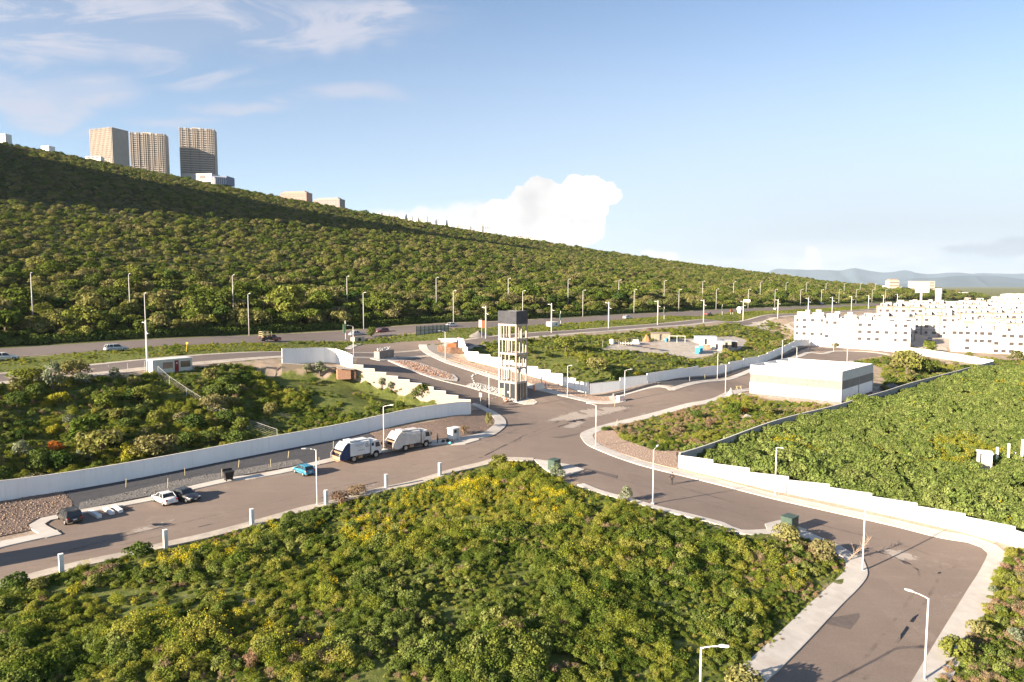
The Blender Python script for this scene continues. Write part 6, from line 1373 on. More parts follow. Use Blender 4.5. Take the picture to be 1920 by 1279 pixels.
# ------------------------------------------------------------------ people
def skinm(name, c): return surf(name, c, 0.1, 6, rough=0.7, space='obj')
M['skin'] = skinm('skin', (0.3, 0.17, 0.11)); M['hair'] = skinm('dark_hair', (0.015, 0.012, 0.01)); M['cloth_dark'] = skinm('dark_cloth', (0.022, 0.02, 0.022)); M['cloth_grey'] = skinm('grey_shirt', (0.22, 0.2, 0.2)); M['jeans'] = skinm('blue_jeans', (0.03, 0.04, 0.075)); M['cloth_cyan'] = skinm('cyan_bag', (0.1, 0.42, 0.5)); M['cloth_red'] = skinm('red_vest', (0.4, 0.06, 0.05))
def person(p, rz, label, J, top, legs, R_=1.0):
    """J: joint positions (x forward, y left, z up)"""
    r = empty('person', p, rz, label, 'person')
    def body(name, chains, radii, mt, parent, lvl=2, root=0):
        vs = []; es = []; rad = []; ix = {}
        for ch in chains:
            prev = None
            for j in ch:
                if j not in ix: ix[j] = len(vs); vs.append(J[j]); rad.append(radii[j])
                if prev is not None: es.append((ix[prev], ix[j]))
                prev = j
        me = bpy.data.meshes.new(name); me.from_pydata(vs, es, []); me.materials.append(mt); o = link(bpy.data.objects.new(name, me)); o.parent = parent
        md = o.modifiers.new('skin', 'SKIN'); sv = me.skin_vertices[0].data
        for i, q in enumerate(rad): sv[i].radius = (q[0]*R_, q[1]*R_) if isinstance(q, tuple) else (q*R_, q*R_)
        sv[root].use_root = True
        s = o.modifiers.new('sub', 'SUBSURF'); s.levels = s.render_levels = lvl; return o
    rad = {'pelvis': (0.15, 0.11), 'waist': (0.14, 0.1), 'chest': (0.17, 0.115), 'neck0': (0.07, 0.065), 'neck': 0.052, 'jaw': (0.066, 0.078), 'head': (0.078, 0.098), 'crown': (0.055, 0.068)}
    for s in 'lr':
        rad.update({'sh'+s: 0.068, 'el'+s: 0.045, 'wr'+s: 0.032, 'pa'+s: (0.042, 0.022), 'hip'+s: 0.095, 'kn'+s: 0.062, 'an'+s: 0.042, 'he'+s: 0.04, 'to'+s: (0.045, 0.028)})
    ch = [['pelvis', 'waist', 'chest', 'neck0', 'neck', 'jaw', 'head', 'crown']]
    for s in 'lr': ch += [['chest', 'sh'+s, 'el'+s, 'wr'+s, 'pa'+s], ['pelvis', 'hip'+s, 'kn'+s, 'an'+s, 'to'+s]]
    for s in 'lr':
        w0 = Vector(J['wr'+s]); p0 = Vector(J['pa'+s]); d = (p0-w0).normalized(); sd = Vector((0.9, 0, 0)) if abs(d.z) > 0.5 else Vector((0, 0, 0.9)); sd = (sd-d*sd.dot(d)).normalized(); bn_ = d.cross(sd)
        for k, (off, ln) in enumerate(((-0.028, 0.062), (-0.01, 0.075), (0.01, 0.07), (0.027, 0.055))):
            J['f%s%da' % (s, k)] = tuple(p0+sd*off+d*0.025); J['f%s%db' % (s, k)] = tuple(p0+sd*off+d*(0.025+ln*0.6)+bn_*0.012); J['f%s%dc' % (s, k)] = tuple(p0+sd*off+d*(0.025+ln)+bn_*0.03)
            for q in 'abc': rad['f%s%d%s' % (s, k, q)] = 0.009
            ch.append(['pa'+s, 'f%s%da' % (s, k), 'f%s%db' % (s, k), 'f%s%dc' % (s, k)])
        J['t%sa' % s] = tuple(w0+(p0-w0)*0.4-sd*0.035); J['t%sb' % s] = tuple(w0+(p0-w0)*0.9-sd*0.06); rad['t%sa' % s] = 0.012; rad['t%sb' % s] = 0.009; ch.append(['wr'+s, 't%sa' % s, 't%sb' % s])
    covered = {'pelvis','waist','chest','shl','shr','ell','elr','hipl','hipr','knl','knr','anl','anr'}
    slim = {k: ((tuple(x*0.72 for x in v) if isinstance(v, tuple) else v*0.72) if k in covered else v) for k, v in rad.items()}
    bo = body('body', ch, slim, M['skin'], r)
    # clothes grown a little outside the same joints
    cr = {k: (tuple(x+0.03 for x in v) if isinstance(v, tuple) else v+0.025) for k, v in rad.items()}
    cr['neck0'] = (0.08, 0.07)
    body('shirt', [['waist', 'chest', 'neck0']]+[['chest', 'sh'+s, 'el'+s, 'wr'+s] for s in 'lr'], cr, top, r)
    body('trousers', [['waist', 'pelvis']]+[['pelvis', 'hip'+s, 'kn'+s, 'an'+s] for s in 'lr'], cr, legs, r)
    for s in 'lr': body('shoe', [['an'+s, 'to'+s]], {'an'+s: 0.055, 'to'+s: (0.05, 0.035)}, M['black'], r)
    hd_ = Vector(J['head']); b = MB()
    n = 12; rings = []
    for i in range(6):
        t_ = i/5*math.pi*0.55; rings.append([(hd_.x-0.012+0.108*math.sin(t_)*math.cos(a_) if math.cos(a_) < 0.4 else hd_.x-0.012+0.085*math.sin(t_)*math.cos(a_), hd_.y+0.092*math.sin(t_)*math.sin(a_), hd_.z+0.02+0.115*math.cos(t_)) for a_ in [2*math.pi*k/n for k in range(n)]])
    b.loft(rings); b.build('hair', M['hair'], r, smooth=True)
    b = MB(); b.box((hd_.x+0.098, hd_.y, hd_.z-0.02), (0.03, 0.025, 0.045))
    for s in (-1, 1): b.box((hd_.x, hd_.y+s*0.082, hd_.z-0.01), (0.03, 0.015, 0.055))
    b.build('nose_and_ears', M['skin'], bo)
    b = MB()
    for s in (-1, 1): b.box((hd_.x+0.088, hd_.y+s*0.032, hd_.z+0.012), (0.014, 0.02, 0.01))
    b.build('eyes', M['hair'], bo); b = MB(); b.box((hd_.x+0.088, hd_.y, hd_.z-0.062), (0.012, 0.045, 0.01)); b.build('mouth', M['red_lens'], bo)
    return r
def standing(step=0.0, arm=0.0, lean=0.0):
    J = {'pelvis': (0, 0, 0.93), 'waist': (lean*0.3, 0, 1.08), 'chest': (lean, 0, 1.3), 'neck0': (lean, 0, 1.44), 'neck': (lean+0.01, 0, 1.5), 'jaw': (lean+0.03, 0, 1.55), 'head': (lean+0.02, 0, 1.62), 'crown': (lean, 0, 1.67)}
    for s, y, q in (('l', 1, step), ('r', -1, -step)):
        J.update({'sh'+s: (lean, y*0.19, 1.38), 'el'+s: (lean-q*0.35-0.02, y*0.25, 1.11), 'wr'+s: (lean-q*0.7+0.06+arm, y*0.25, 0.87+arm*0.8), 'pa'+s: (lean-q*0.75+0.08+arm*1.3, y*0.24, 0.79+arm*0.9), 'hip'+s: (0, y*0.1, 0.86), 'kn'+s: (q*0.55+0.03, y*0.1, 0.49), 'an'+s: (q-0.03 if q > 0 else q*1.1-0.05, y*0.1, 0.08 if q >= 0 else 0.13), 'to'+s: (q+0.15, y*0.11, 0.035)})
    return J
p = G(1260, 908); person((p.x, p.y, p.z+0.03), arm_dir(1260, 908, -14, 5), 'person in dark clothes walking across the right street', standing(0.27), M['cloth_dark'], M['cloth_dark'])
p = G(820.5, 832.5); person((p.x, p.y, p.z+0.03), R(20), 'person in grey shirt and jeans standing before the second garbage truck', standing(0.03, 0.06), M['cloth_grey'], M['jeans'])
Js = {'pelvis': (0, 0, 0.2), 'waist': (0.04, 0, 0.34), 'chest': (0.16, 0, 0.55), 'neck0': (0.2, 0, 0.67), 'neck': (0.23, 0, 0.72), 'jaw': (0.27, 0, 0.76), 'head': (0.27, 0, 0.83), 'crown': (0.26, 0, 0.88)}
for s, y in (('l', 1), ('r', -1)): Js.update({'sh'+s: (0.17, y*0.19, 0.62), 'el'+s: (0.32, y*0.25, 0.42), 'wr'+s: (0.5, y*0.14, 0.42), 'pa'+s: (0.58, y*0.12, 0.42), 'hip'+s: (0.02, y*0.1, 0.17), 'kn'+s: (0.4, y*0.16, 0.44), 'an'+s: (0.55, y*0.14, 0.08), 'to'+s: (0.72, y*0.15, 0.04)})
p = G(848.5, 832); person((p.x, p.y, p.z+0.17), R(-120), 'person in dark clothes sitting on the pavement by the meter cabinet', Js, M['cloth_dark'], M['jeans'])
p = G(1015, 719); person((p.x, p.y, p.z+0.1), R(200), 'worker in dark clothes beside the sunlit stepping wall', standing(0.05), M['cloth_dark'], M['jeans'])
p = G(1022, 728); person((p.x, p.y, p.z+0.1), R(160), 'worker in a red vest beside the propped white board', standing(0.04, 0.05), M['cloth_red'], M['jeans'])
# bags lying beside the sitting person
def bag(u, v, sz, mt, label):
    p = G(u, v); b = MB(); n = 12; rings = []
    for i in range(6):
        t_ = i/5; q = math.sin(math.pi*(0.12+0.8*t_))*(1-0.35*t_); rings.append([(sz*q*math.cos(a_)*(1+0.12*math.sin(3*a_)), sz*0.8*q*math.sin(a_), sz*1.1*t_) for a_ in [2*math.pi*k/n for k in range(n)]])
    b.loft(rings); o = b.build('bag', mt, smooth=True); o.location = (p.x, p.y, p.z+0.13); tag(o, label, 'bag')
bag(831, 830.5, 0.4, M['black'], 'black bag on the pavement between the two people'); bag(840, 829.5, 0.45, M['black'], 'larger black bag next to the sitting person'); bag(844, 834, 0.36, M['cloth_cyan'], 'cyan plastic bag at the sitting person\'s feet')
# ------------------------------------------------------------------ plants
def vnoise(x, y, sc, seed):
    rr = np.random.RandomState(seed); g = rr.rand(64, 64); fx = np.asarray(x)/sc; fy = np.asarray(y)/sc
    i = np.floor(fx).astype(int); j = np.floor(fy).astype(int); a = fx-i; b = fy-j; a = a*a*(3-2*a); b = b*b*(3-2*b)
    return g[i % 64, j % 64]*(1-a)*(1-b)+g[(i+1) % 64, j % 64]*a*(1-b)+g[i % 64, (j+1) % 64]*(1-a)*b+g[(i+1) % 64, (j+1) % 64]*a*b
def fnoise(x, y, sc, seed): return 0.55*vnoise(x, y, sc, seed)+0.3*vnoise(x, y, sc*0.45, seed+1)+0.15*vnoise(x, y, sc*0.2, seed+2)
def unit(v): return v/np.maximum(np.linalg.norm(v, axis=1, keepdims=True), 1e-9)
def leaf_quads(C, Nn, size, asp, rr):
    n = len(C); Nn = unit(Nn); h = unit(rr.normal(size=(n, 3))); t_ = unit(np.cross(Nn, h)); b = np.cross(Nn, t_); s = np.asarray(size).reshape(-1, 1)
    V = np.stack([C+t_*s, C+b*s*asp, C-t_*s+Nn*s*0.15, C-b*s*asp], 1).reshape(-1, 3); F = np.arange(4*n).reshape(n, 4); return V, F
def blob_cloud(blobs, n, rr, low=-0.25, shell=0.4):
    w = np.array([(b[1][0]*b[1][1]*b[1][2])**0.66 for b in blobs]); w /= w.sum(); k = rr.choice(len(blobs), n, p=w)
    d = unit(rr.normal(size=(n, 3))); bad = d[:, 2] < low; d[bad, 2] *= -1
    c = np.array([b[0] for b in blobs])[k]; r_ = np.array([b[1] for b in blobs])[k]
    q = 1-shell*rr.rand(n)**2
    return c+d*r_*q[:, None], unit(d*0.9+rr.normal(size=(n, 3))*0.55+np.array([0, 0, 0.25])), k
def crown_mesh(name, blobs, n, size, asp, mat, seed, low=-0.25, shell=0.4):
    rr = np.random.RandomState(seed); C, Nn, k = blob_cloud(blobs, n, rr, low, shell); bt = rr.rand(len(blobs))
    V, F = leaf_quads(C, Nn, size*rr.uniform(0.65, 1.3, n), asp, rr)
    return npmesh(name, V, F, mat, tint=np.clip(0.5+0.35*(bt[k]-0.5)+rr.normal(0, 0.16, n), 0, 1))
GREEN = leafmat('hill_leaves', [(0.08, 0.115, 0.02), (0.135, 0.165, 0.032), (0.19, 0.2, 0.045), (0.21, 0.185, 0.085), (0.1, 0.125, 0.028)], 0.22)
DKGREEN = leafmat('dark_leaves', [(0.047, 0.081, 0.019), (0.081, 0.115, 0.027), (0.115, 0.149, 0.038)], 0.2)
OLIVE = leafmat('olive_leaves', [(0.168, 0.168, 0.048), (0.216, 0.204, 0.072), (0.156, 0.144, 0.072)], 0.22)
YGREEN = leafmat('yellow_green_leaves', [(0.26, 0.25, 0.03), (0.32, 0.29, 0.04)], 0.3)
SILVER = leafmat('grey_green_leaves', [(0.15, 0.18, 0.11), (0.2, 0.22, 0.14)], 0.2)
BROWN = leafmat('dry_brown_leaves', [(0.16, 0.105, 0.07), (0.22, 0.15, 0.09), (0.26, 0.19, 0.12)], 0.15)
ORANGE_L = leafmat('orange_flowers', [(0.13, 0.13, 0.04), (0.4, 0.13, 0.03)], 0.2)
YELLOW_L = leafmat('yellow_flowers', [(0.5, 0.4, 0.02), (0.62, 0.5, 0.04)], 0.25)
M['bark'] = surf('bark', (0.12, 0.09, 0.065), 0.3, 6, space='obj', bump=0.4)
def umbrella_blobs(seed, w, h):
    rr = random.Random(seed); bl = []
    for k in range(7):
        a_ = 2*math.pi*k/7+rr.uniform(-0.4, 0.4); q = rr.uniform(0.45, 0.72)*w; bl.append(((q*math.cos(a_), q*math.sin(a_), h*rr.uniform(0.36, 0.72)), (w*rr.uniform(0.36, 0.5), w*rr.uniform(0.36, 0.5), h*rr.uniform(0.24, 0.36))))
    for k in range(3): bl.append(((rr.uniform(-0.3, 0.3)*w, rr.uniform(-0.3, 0.3)*w, h*rr.uniform(0.72, 0.82)), (w*0.46, w*0.46, h*0.24)))
    return bl
def round_blobs(seed, w, h):
    rr = random.Random(seed); bl = [((0, 0, h*0.5), (w*0.7, w*0.7, h*0.42))]
    for k in range(7):
        a_ = rr.uniform(0, 6.28); q = rr.uniform(0.3, 0.65)*w; bl.append(((q*math.cos(a_), q*math.sin(a_), h*rr.uniform(0.25, 0.8)), (w*rr.uniform(0.28, 0.45), w*rr.uniform(0.28, 0.45), h*rr.uniform(0.16, 0.28))))
    return bl
def trunk_mesh(seed, w, h):
    rr = random.Random(seed); b = MB(); z = h*0.38
    b.tube([(0, 0, -0.4), (0.06, 0.03, z*0.5), (0.12, -0.05, z)], [0.17, 0.14, 0.11], 7)
    for k in range(4):
        a_ = 2*math.pi*k/4+rr.uniform(-0.4, 0.4); b.tube([(0.12, -0.05, z*0.9), (0.3*w*math.cos(a_), 0.3*w*math.sin(a_), h*0.58), (0.55*w*math.cos(a_), 0.55*w*math.sin(a_), h*0.7)], [0.09, 0.06, 0.02], 5)
    return b
crowncol = bpy.data.collections.new('hill_crowns'); weedcol = bpy.data.collections.new('weed_plants'); fieldcol = bpy.data.collections.new('field_plants'); grasscol = bpy.data.collections.new('grass_tufts')
for c in (crowncol, weedcol, fieldcol, grasscol): scene.collection.children.link(c)
def tree_proto(name, seed, w, h, mat, n, size, flat=True, asp=0.6):
    r = empty(name, (0, 0, -900), 0); bl = umbrella_blobs(seed, w, h) if flat else round_blobs(seed, w, h)
    me = crown_mesh('crown', bl, n, size, asp, mat, seed); o = link(bpy.data.objects.new('crown', me)); o.parent = r
    trunk_mesh(seed, w, h).build('trunk', M['bark'], r); return r, o
TREES = [tree_proto('scrub_tree', 10+k, w, h, mt, 900, sz) for k, (w, h, mt, sz) in enumerate(((3.3,4.6,GREEN,0.30),(2.9,4.0,GREEN,0.28),(3.7,5.0,GREEN,0.32),(2.6,4.2,DKGREEN,0.28),(3.0,3.6,OLIVE,0.28),(2.2,3.0,GREEN,0.26)))]
for r, o in TREES: crowncol.objects.link(o)
def sort_names(col): return [o.name for o in sorted(col.objects, key=lambda q: q.name)]
def scatter(name, P, rots, scl, kind, col, label, cat):
    """one object of plants beyond counting: points that carry a plant each"""
    me = bpy.data.meshes.new(name); n = len(P); me.vertices.add(n); me.vertices.foreach_set('co', np.asarray(P, np.float32).ravel())
    for nm, tp_, dat in (('rot', 'FLOAT_VECTOR', rots), ('scl', 'FLOAT_VECTOR', scl)):
        a_ = me.attributes.new(nm, tp_, 'POINT'); a_.data.foreach_set('vector', np.asarray(dat, np.float32).ravel())
    a_ = me.attributes.new('kind', 'INT', 'POINT'); a_.data.foreach_set('value', np.asarray(kind, np.int32)); me.update()
    o = link(bpy.data.objects.new(name, me)); g = bpy.data.node_groups.new(name, 'GeometryNodeTree')
    g.interface.new_socket('Geometry', in_out='INPUT', socket_type='NodeSocketGeometry'); g.interface.new_socket('Geometry', in_out='OUTPUT', socket_type='NodeSocketGeometry')
    gi = g.nodes.new('NodeGroupInput'); go = g.nodes.new('NodeGroupOutput'); ip = g.nodes.new('GeometryNodeInstanceOnPoints'); ci = g.nodes.new('GeometryNodeCollectionInfo')
    ci.inputs['Collection'].default_value = col; ci.inputs['Separate Children'].default_value = True; ci.inputs['Reset Children'].default_value = True
    g.links.new(gi.outputs[0], ip.inputs['Points']); g.links.new(ci.outputs[0], ip.inputs['Instance']); ip.inputs['Pick Instance'].default_value = True
    for nm, dt, sk in (('kind', 'INT', 'Instance Index'), ('rot', 'FLOAT_VECTOR', 'Rotation'), ('scl', 'FLOAT_VECTOR', 'Scale')):
        na_ = g.nodes.new('GeometryNodeInputNamedAttribute'); na_.data_type = dt; na_.inputs['Name'].default_value = nm; g.links.new(na_.outputs['Attribute'], ip.inputs[sk])
    g.links.new(ip.outputs[0], go.inputs[0]); md = o.modifiers.new('plants', 'NODES'); md.node_group = g
    tag(o, label, cat, kind='stuff'); return o
def jgrid(x0, x1, y0, y1, st, seed):
    rr = np.random.RandomState(seed); x, y = np.meshgrid(np.arange(x0, x1, st), np.arange(y0, y1, st)); x = x.ravel(); y = y.ravel()
    return x+rr.uniform(-0.5, 0.5, len(x))*st, y+rr.uniform(-0.5, 0.5, len(x))*st
def pix(x, y, z):
    zc = z-CAMZ; fw = y*CP-zc*SP; return 960+FPX*x/fw, 639.5-FPX*(y*SP+zc*CP)/fw
def inview(x, y, mu=170, mv=200):
    z = T(x, y); u, v = pix(x, y, z); return (u > -mu) & (u < 1920+mu) & (v < 1279+mv) & (y > 20)
# --- the wooded hill
gs_, gn_ = jgrid(-260, 1150, 21, 880, 3.35, 5)
x, y = hw_xy(gs_, gn_); x = np.asarray(x); y = np.asarray(y); k = (y > 60) & (y < 1180); x, y, gn_, gs_ = x[k], y[k], gn_[k], gs_[k]
k = inview(x, y, 200) & ((gn_ > 26) | (fnoise(x, y, 30, 3) > 0.3)); x, y, gn_ = x[k], y[k], gn_[k]
k = ~((gn_ > 30) & (gn_ < 37) & (nrs.rand(len(x)) < 0.35)); x, y, gn_ = x[k], y[k], gn_[k]           # the lane behind the hedge
den = fnoise(x, y, 60, 9); k = nrs.rand(len(x)) < np.clip(0.78+0.6*(den-0.4), 0.5, 0.98); x, y, gn_, den = x[k], y[k], gn_[k], den[k]
n = len(x); d = np.hypot(x, y); ord_ = np.argsort(d); x, y, gn_, den = x[ord_], y[ord_], gn_[ord_], den[ord_]
sc = (0.34+0.6*nrs.rand(n)**2.4+0.35*(nrs.rand(n) > 0.965))*np.where(gn_ < 55, 1.5, np.where(gn_ < 110, 1.15, 1.0))*(0.85+0.5*(fnoise(x, y, 45, 14)-0.3)); kd = nrs.choice(6, n, p=[0.23, 0.2, 0.17, 0.1, 0.17, 0.13]); rz = nrs.uniform(0, 6.28, n); Z_ = T(x, y)-0.15
visible = inview(x, y, 0, 0); ind = np.where(visible)[0][:290]; rest = np.ones(n, bool); rest[ind] = False
names = ['wide flat topped green tree', 'small green scrub tree', 'large spreading green tree', 'dark green tree', 'olive brown scrub tree', 'low bushy green tree']
usedt = set()
for i in ind:
    r, o = TREES[kd[i]]; t_ = r if kd[i] not in usedt else dup(r); usedt.add(kd[i])
    t_.location = (x[i], y[i], Z_[i]); t_.rotation_euler = (0, 0, rz[i]); s_ = sc[i]; t_.scale = (s_, s_, s_*1.05)
    u_, _v = pix(x[i], y[i], Z_[i]); where = 'at the foot of the hill ' + ('behind the site cabin' if u_ < 420 else 'above the cream stepped wall' if u_ < 760 else 'behind the concrete tower' if u_ < 1130 else 'above the building camp' if u_ < 1450 else 'near the apartments')
    tag(t_, names[kd[i]]+' '+where, 'tree', 'trees at the foot of the hill')
scatter('hillside_scrub', np.column_stack([x, y, Z_])[rest], np.column_stack([np.zeros(n), np.zeros(n), rz])[rest], np.column_stack([sc, sc, sc])[rest], kd[rest], crowncol, 'dense green scrub trees covering the hillside', 'scrub')
gs2, gn2 = jgrid(-120, 700, 20, 130, 3.0, 6); x2, y2 = hw_xy(gs2, gn2); k = inview(x2, y2, 100) & (nrs.rand(len(x2)) < 0.8); x2, y2 = x2[k], y2[k]; n2 = len(x2); s2_ = nrs.uniform(0.3, 0.62, n2)
scatter('hillside_undergrowth', np.column_stack([x2, y2, T(x2, y2)-0.5]), np.column_stack([nrs.normal(0, 0.1, (n2, 2)), nrs.uniform(0, 6.28, n2)]), np.column_stack([s2_, s2_, s2_*nrs.uniform(0.8, 1.3, n2)]), nrs.choice([3, 5, 5, 1], n2), crowncol, 'dark undergrowth between the trees at the foot of the hill', 'undergrowth')
print('hill trees', n)
# --- clipped hedge along the highway
rr = np.random.RandomState(4); s_a, s_b = -60.0, 560.0; nL = 26000; ss_ = rr.uniform(0, 1, nL)**1.25*(s_b-s_a)+s_a; ph = rr.uniform(0, math.pi, nL); q = 1-0.25*rr.rand(nL)**2
hn = 18.0-1.25*np.cos(ph)*q; hz_ = 0.25+1.45*np.sin(ph)*q*(0.8+0.35*vnoise(ss_, ss_*0, 6, 8)); hx, hy = hw_xy(ss_, hn); Cc = np.column_stack([hx, hy, T(hx, hy)+hz_])
Nn = np.column_stack([HWN[0]*-np.cos(ph), HWN[1]*-np.cos(ph), np.sin(ph)])+rr.normal(size=(nL, 3))*0.6; V, F_ = leaf_quads(Cc, Nn, rr.uniform(0.2, 0.4, nL), 0.6, rr)
tag(link(bpy.data.objects.new('hedge', npmesh('hedge', V, F_, DKGREEN, tint=np.clip(rr.normal(0.45, 0.2, nL), 0, 1)))), 'long dark clipped hedge along the far side of the highway', 'hedge')
# --- weed plants
def plant(name, seed, parts, col, px, label):
    """parts: (blobs, n, leaf size, aspect, material); a real plant standing at px, also the pattern for the ground cover"""
    rr = np.random.RandomState(seed); Vs = []; Fs = []; ti = []; mi = []; mats = []; b0 = 0
    for j, (bl, n_, sz, asp, mt, low) in enumerate(parts):
        C, Nn, k = blob_cloud(bl, n_, rr, low, 0.6); bt = rr.rand(len(bl)); V, F = leaf_quads(C, Nn, sz*rr.uniform(0.6, 1.35, n_), asp, rr)
        Vs.append(V); Fs.append(F+b0); b0 += len(V); ti.append(np.clip(0.5+0.4*(bt[k]-0.5)+rr.normal(0, 0.17, n_), 0, 1)); mi.append(np.full(n_, j)); mats.append(mt)
    o = bpy.data.objects.new(name, npmesh(name, np.concatenate(Vs), np.concatenate(Fs), mats, tint=np.concatenate(ti), mi=np.concatenate(mi)))
    link(o); col.objects.link(o); p = G(*px); o.location = p; tag(o, label, 'weed'); return o
def dome(seed, w, h, k=6):
    rr = random.Random(seed); bl = [((0, 0, h*0.35), (w*0.6, w*0.6, h*0.55))]
    for i in range(k): a_ = 6.28*i/k+rr.uniform(-0.4, 0.4); q = rr.uniform(0.35, 0.75)*w; bl.append(((q*math.cos(a_), q*math.sin(a_), h*rr.uniform(0.2, 0.6)), (w*rr.uniform(0.25, 0.42), w*rr.uniform(0.25, 0.42), h*rr.uniform(0.22, 0.4))))
    return bl
def spikes(seed, w, h, k):
    rr = random.Random(seed); return [((rr.uniform(-w, w), rr.uniform(-w, w), h*rr.uniform(0.6, 0.95)), (0.14, 0.14, h*rr.uniform(0.16, 0.3))) for i in range(k)]
W_BROAD = leafmat('broad_weed_leaves', [(0.112, 0.150, 0.036), (0.163, 0.202, 0.052), (0.230, 0.247, 0.072)], 0.28); W_FINE = leafmat('fine_weed_leaves', [(0.078, 0.121, 0.022), (0.131, 0.176, 0.032), (0.201, 0.223, 0.045)], 0.3)
W_LIGHT = leafmat('light_weed_leaves', [(0.17, 0.2, 0.03), (0.22, 0.245, 0.042), (0.28, 0.27, 0.06)], 0.3); W_DRY = leafmat('dry_weed', [(0.218, 0.161, 0.098), (0.287, 0.218, 0.127), (0.253, 0.161, 0.103)], 0.15)
W_FIELD = leafmat('field_leaves', [(0.125, 0.17, 0.042), (0.165, 0.21, 0.056), (0.2, 0.235, 0.07)], 0.28)
plant('broadleaf_weed', 1, [(dome(1, 0.8, 1.0, 8), 800, 0.066, 0.75, W_BROAD, -0.1)], weedcol, (470,1110), 'dark broad leaved weed near the third white post')
plant('feathery_weed', 2, [(dome(2, 0.75, 0.85, 8), 1300, 0.06, 0.26, W_FINE, -0.1)], weedcol, (1060,1120), 'dense feathery green weed mound in the middle of the front lot')
plant('flowering_weed', 3, [(dome(3, 0.55, 0.95), 480, 0.06, 0.45, W_LIGHT, -0.1), (spikes(3, 0.42, 1.25, 12), 120, 0.032, 0.8, YELLOW_L, -1)], weedcol, (1005,915), 'bright yellow flowering weed below the green cabinet')  # a flowering weed; its yellow clusters stand free of the leaves
plant('dry_weed', 4, [(dome(4, 0.6, 0.8), 520, 0.075, 0.18, W_DRY, -0.3), (dome(5, 0.5, 0.5), 90, 0.08, 0.4, W_LIGHT, -0.1)], weedcol, (1400,1130), 'dry brown weed near the right pavement')
plant('grass_tuft', 5, [(dome(6, 0.6, 0.55, 4), 320, 0.13, 0.12, W_LIGHT, -0.1)], weedcol, (900,1000), 'pale grassy tuft in the front lot')
plant('light_shrub', 6, [(dome(7, 0.85, 1.1, 10), 1300, 0.05, 0.55, W_LIGHT, -0.1), (spikes(8, 0.6, 1.2, 8), 14, 0.03, 0.8, YELLOW_L, -1)], weedcol, (700,1010), 'light green bushy weed with few yellow flowers')  # a light green weed with a few detached flower clusters
plant('leafy_weed', 7, [(dome(9, 0.9, 0.9, 9), 1100, 0.056, 0.75, W_FINE, -0.1)], weedcol, (1250,1090), 'dark green leafy weed clump in the front lot')
def order(col, names): q = sort_names(col); return np.array([q.index(n_) for n_ in names])
WMAP = order(weedcol, ['broadleaf_weed', 'feathery_weed', 'flowering_weed', 'dry_weed', 'grass_tuft', 'light_shrub', 'leafy_weed'])
def place_weeds(name, lot, st, seed, probs, label, zone=None, smin=0.7, smax=1.5, mu=120, col=None, hill_sc=7.0, excl=(), edge_low=False):
    P0 = lot.min(0); P1 = lot.max(0); x, y = jgrid(P0[0], P1[0], P0[1], P1[1], st, seed); k = inside(lot, x, y); x, y = x[k], y[k]; k = inview(x, y, mu, 260); x, y = x[k], y[k]
    k = ~inside(asph, x, y)
    for e in excl: k &= ~inside(e, x, y)
    x, y = x[k], y[k]; rr = np.random.RandomState(seed+5); n = len(x); z = T(x, y)-0.08
    w = np.tile(np.array(probs, float), (n, 1))
    fa = fnoise(x, y, 9, seed+20); fb = fnoise(x, y, 7, seed+30); fc = fnoise(x, y, 12, seed+40); fd = fnoise(x, y, 8, seed+50)
    for j, f in ((0, fa), (1, fb), (2, fc), (3, fd), (4, 1-fb), (5, 1-fa), (6, 1-fc)):
        if j < w.shape[1]: w[:, j] *= np.clip((f-0.25)*2.6, 0.02, 2)**2.6
    if zone is not None: w, keep = zone(x, y, w)
    else: keep = np.ones(n, bool)
    w /= w.sum(1, keepdims=True); kd = (rr.rand(n, 1) > np.cumsum(w, 1)).sum(1).clip(0, w.shape[1]-1)
    hgt = fnoise(x, y, hill_sc, seed+60); s = smin+(smax-smin)*np.clip((hgt-0.2)/0.6, 0, 1)*rr.uniform(0.75, 1.15, n)
    keep &= rr.rand(n) < np.clip(0.55+1.6*(fnoise(x, y, 4.0, seed+70)-0.22), 0.25, 1)
    if col is None: col = weedcol; kd = WMAP[kd]
    else: kd = order(col, ['broad_field_plant', 'tall_field_plant', 'low_field_weed'])[kd]
    if edge_low:
        D = densify(lot, 1.2); dm2 = np.full(n, 1e9)
        for q in D: dm2 = np.minimum(dm2, (x-q[0])**2+(y-q[1])**2)
        s = s*np.clip(0.42+0.16*np.sqrt(dm2), 0, 1)
    s = s*np.clip(0.62+1.1*(fnoise(x, y, 2.6, seed+90)-0.15), 0.55, 1.25)
    x, y, z, s, kd = x[keep], y[keep], z[keep], s[keep], kd[keep]; n = len(x)
    rot = np.column_stack([rr.normal(0, 0.12, n), rr.normal(0, 0.12, n), rr.uniform(0, 6.28, n)])
    print(name, n); return scatter(name, np.column_stack([x, y, z]), rot, np.column_stack([s, s, s*rr.uniform(0.8, 1.25, n)]), kd, col, label, 'weeds')
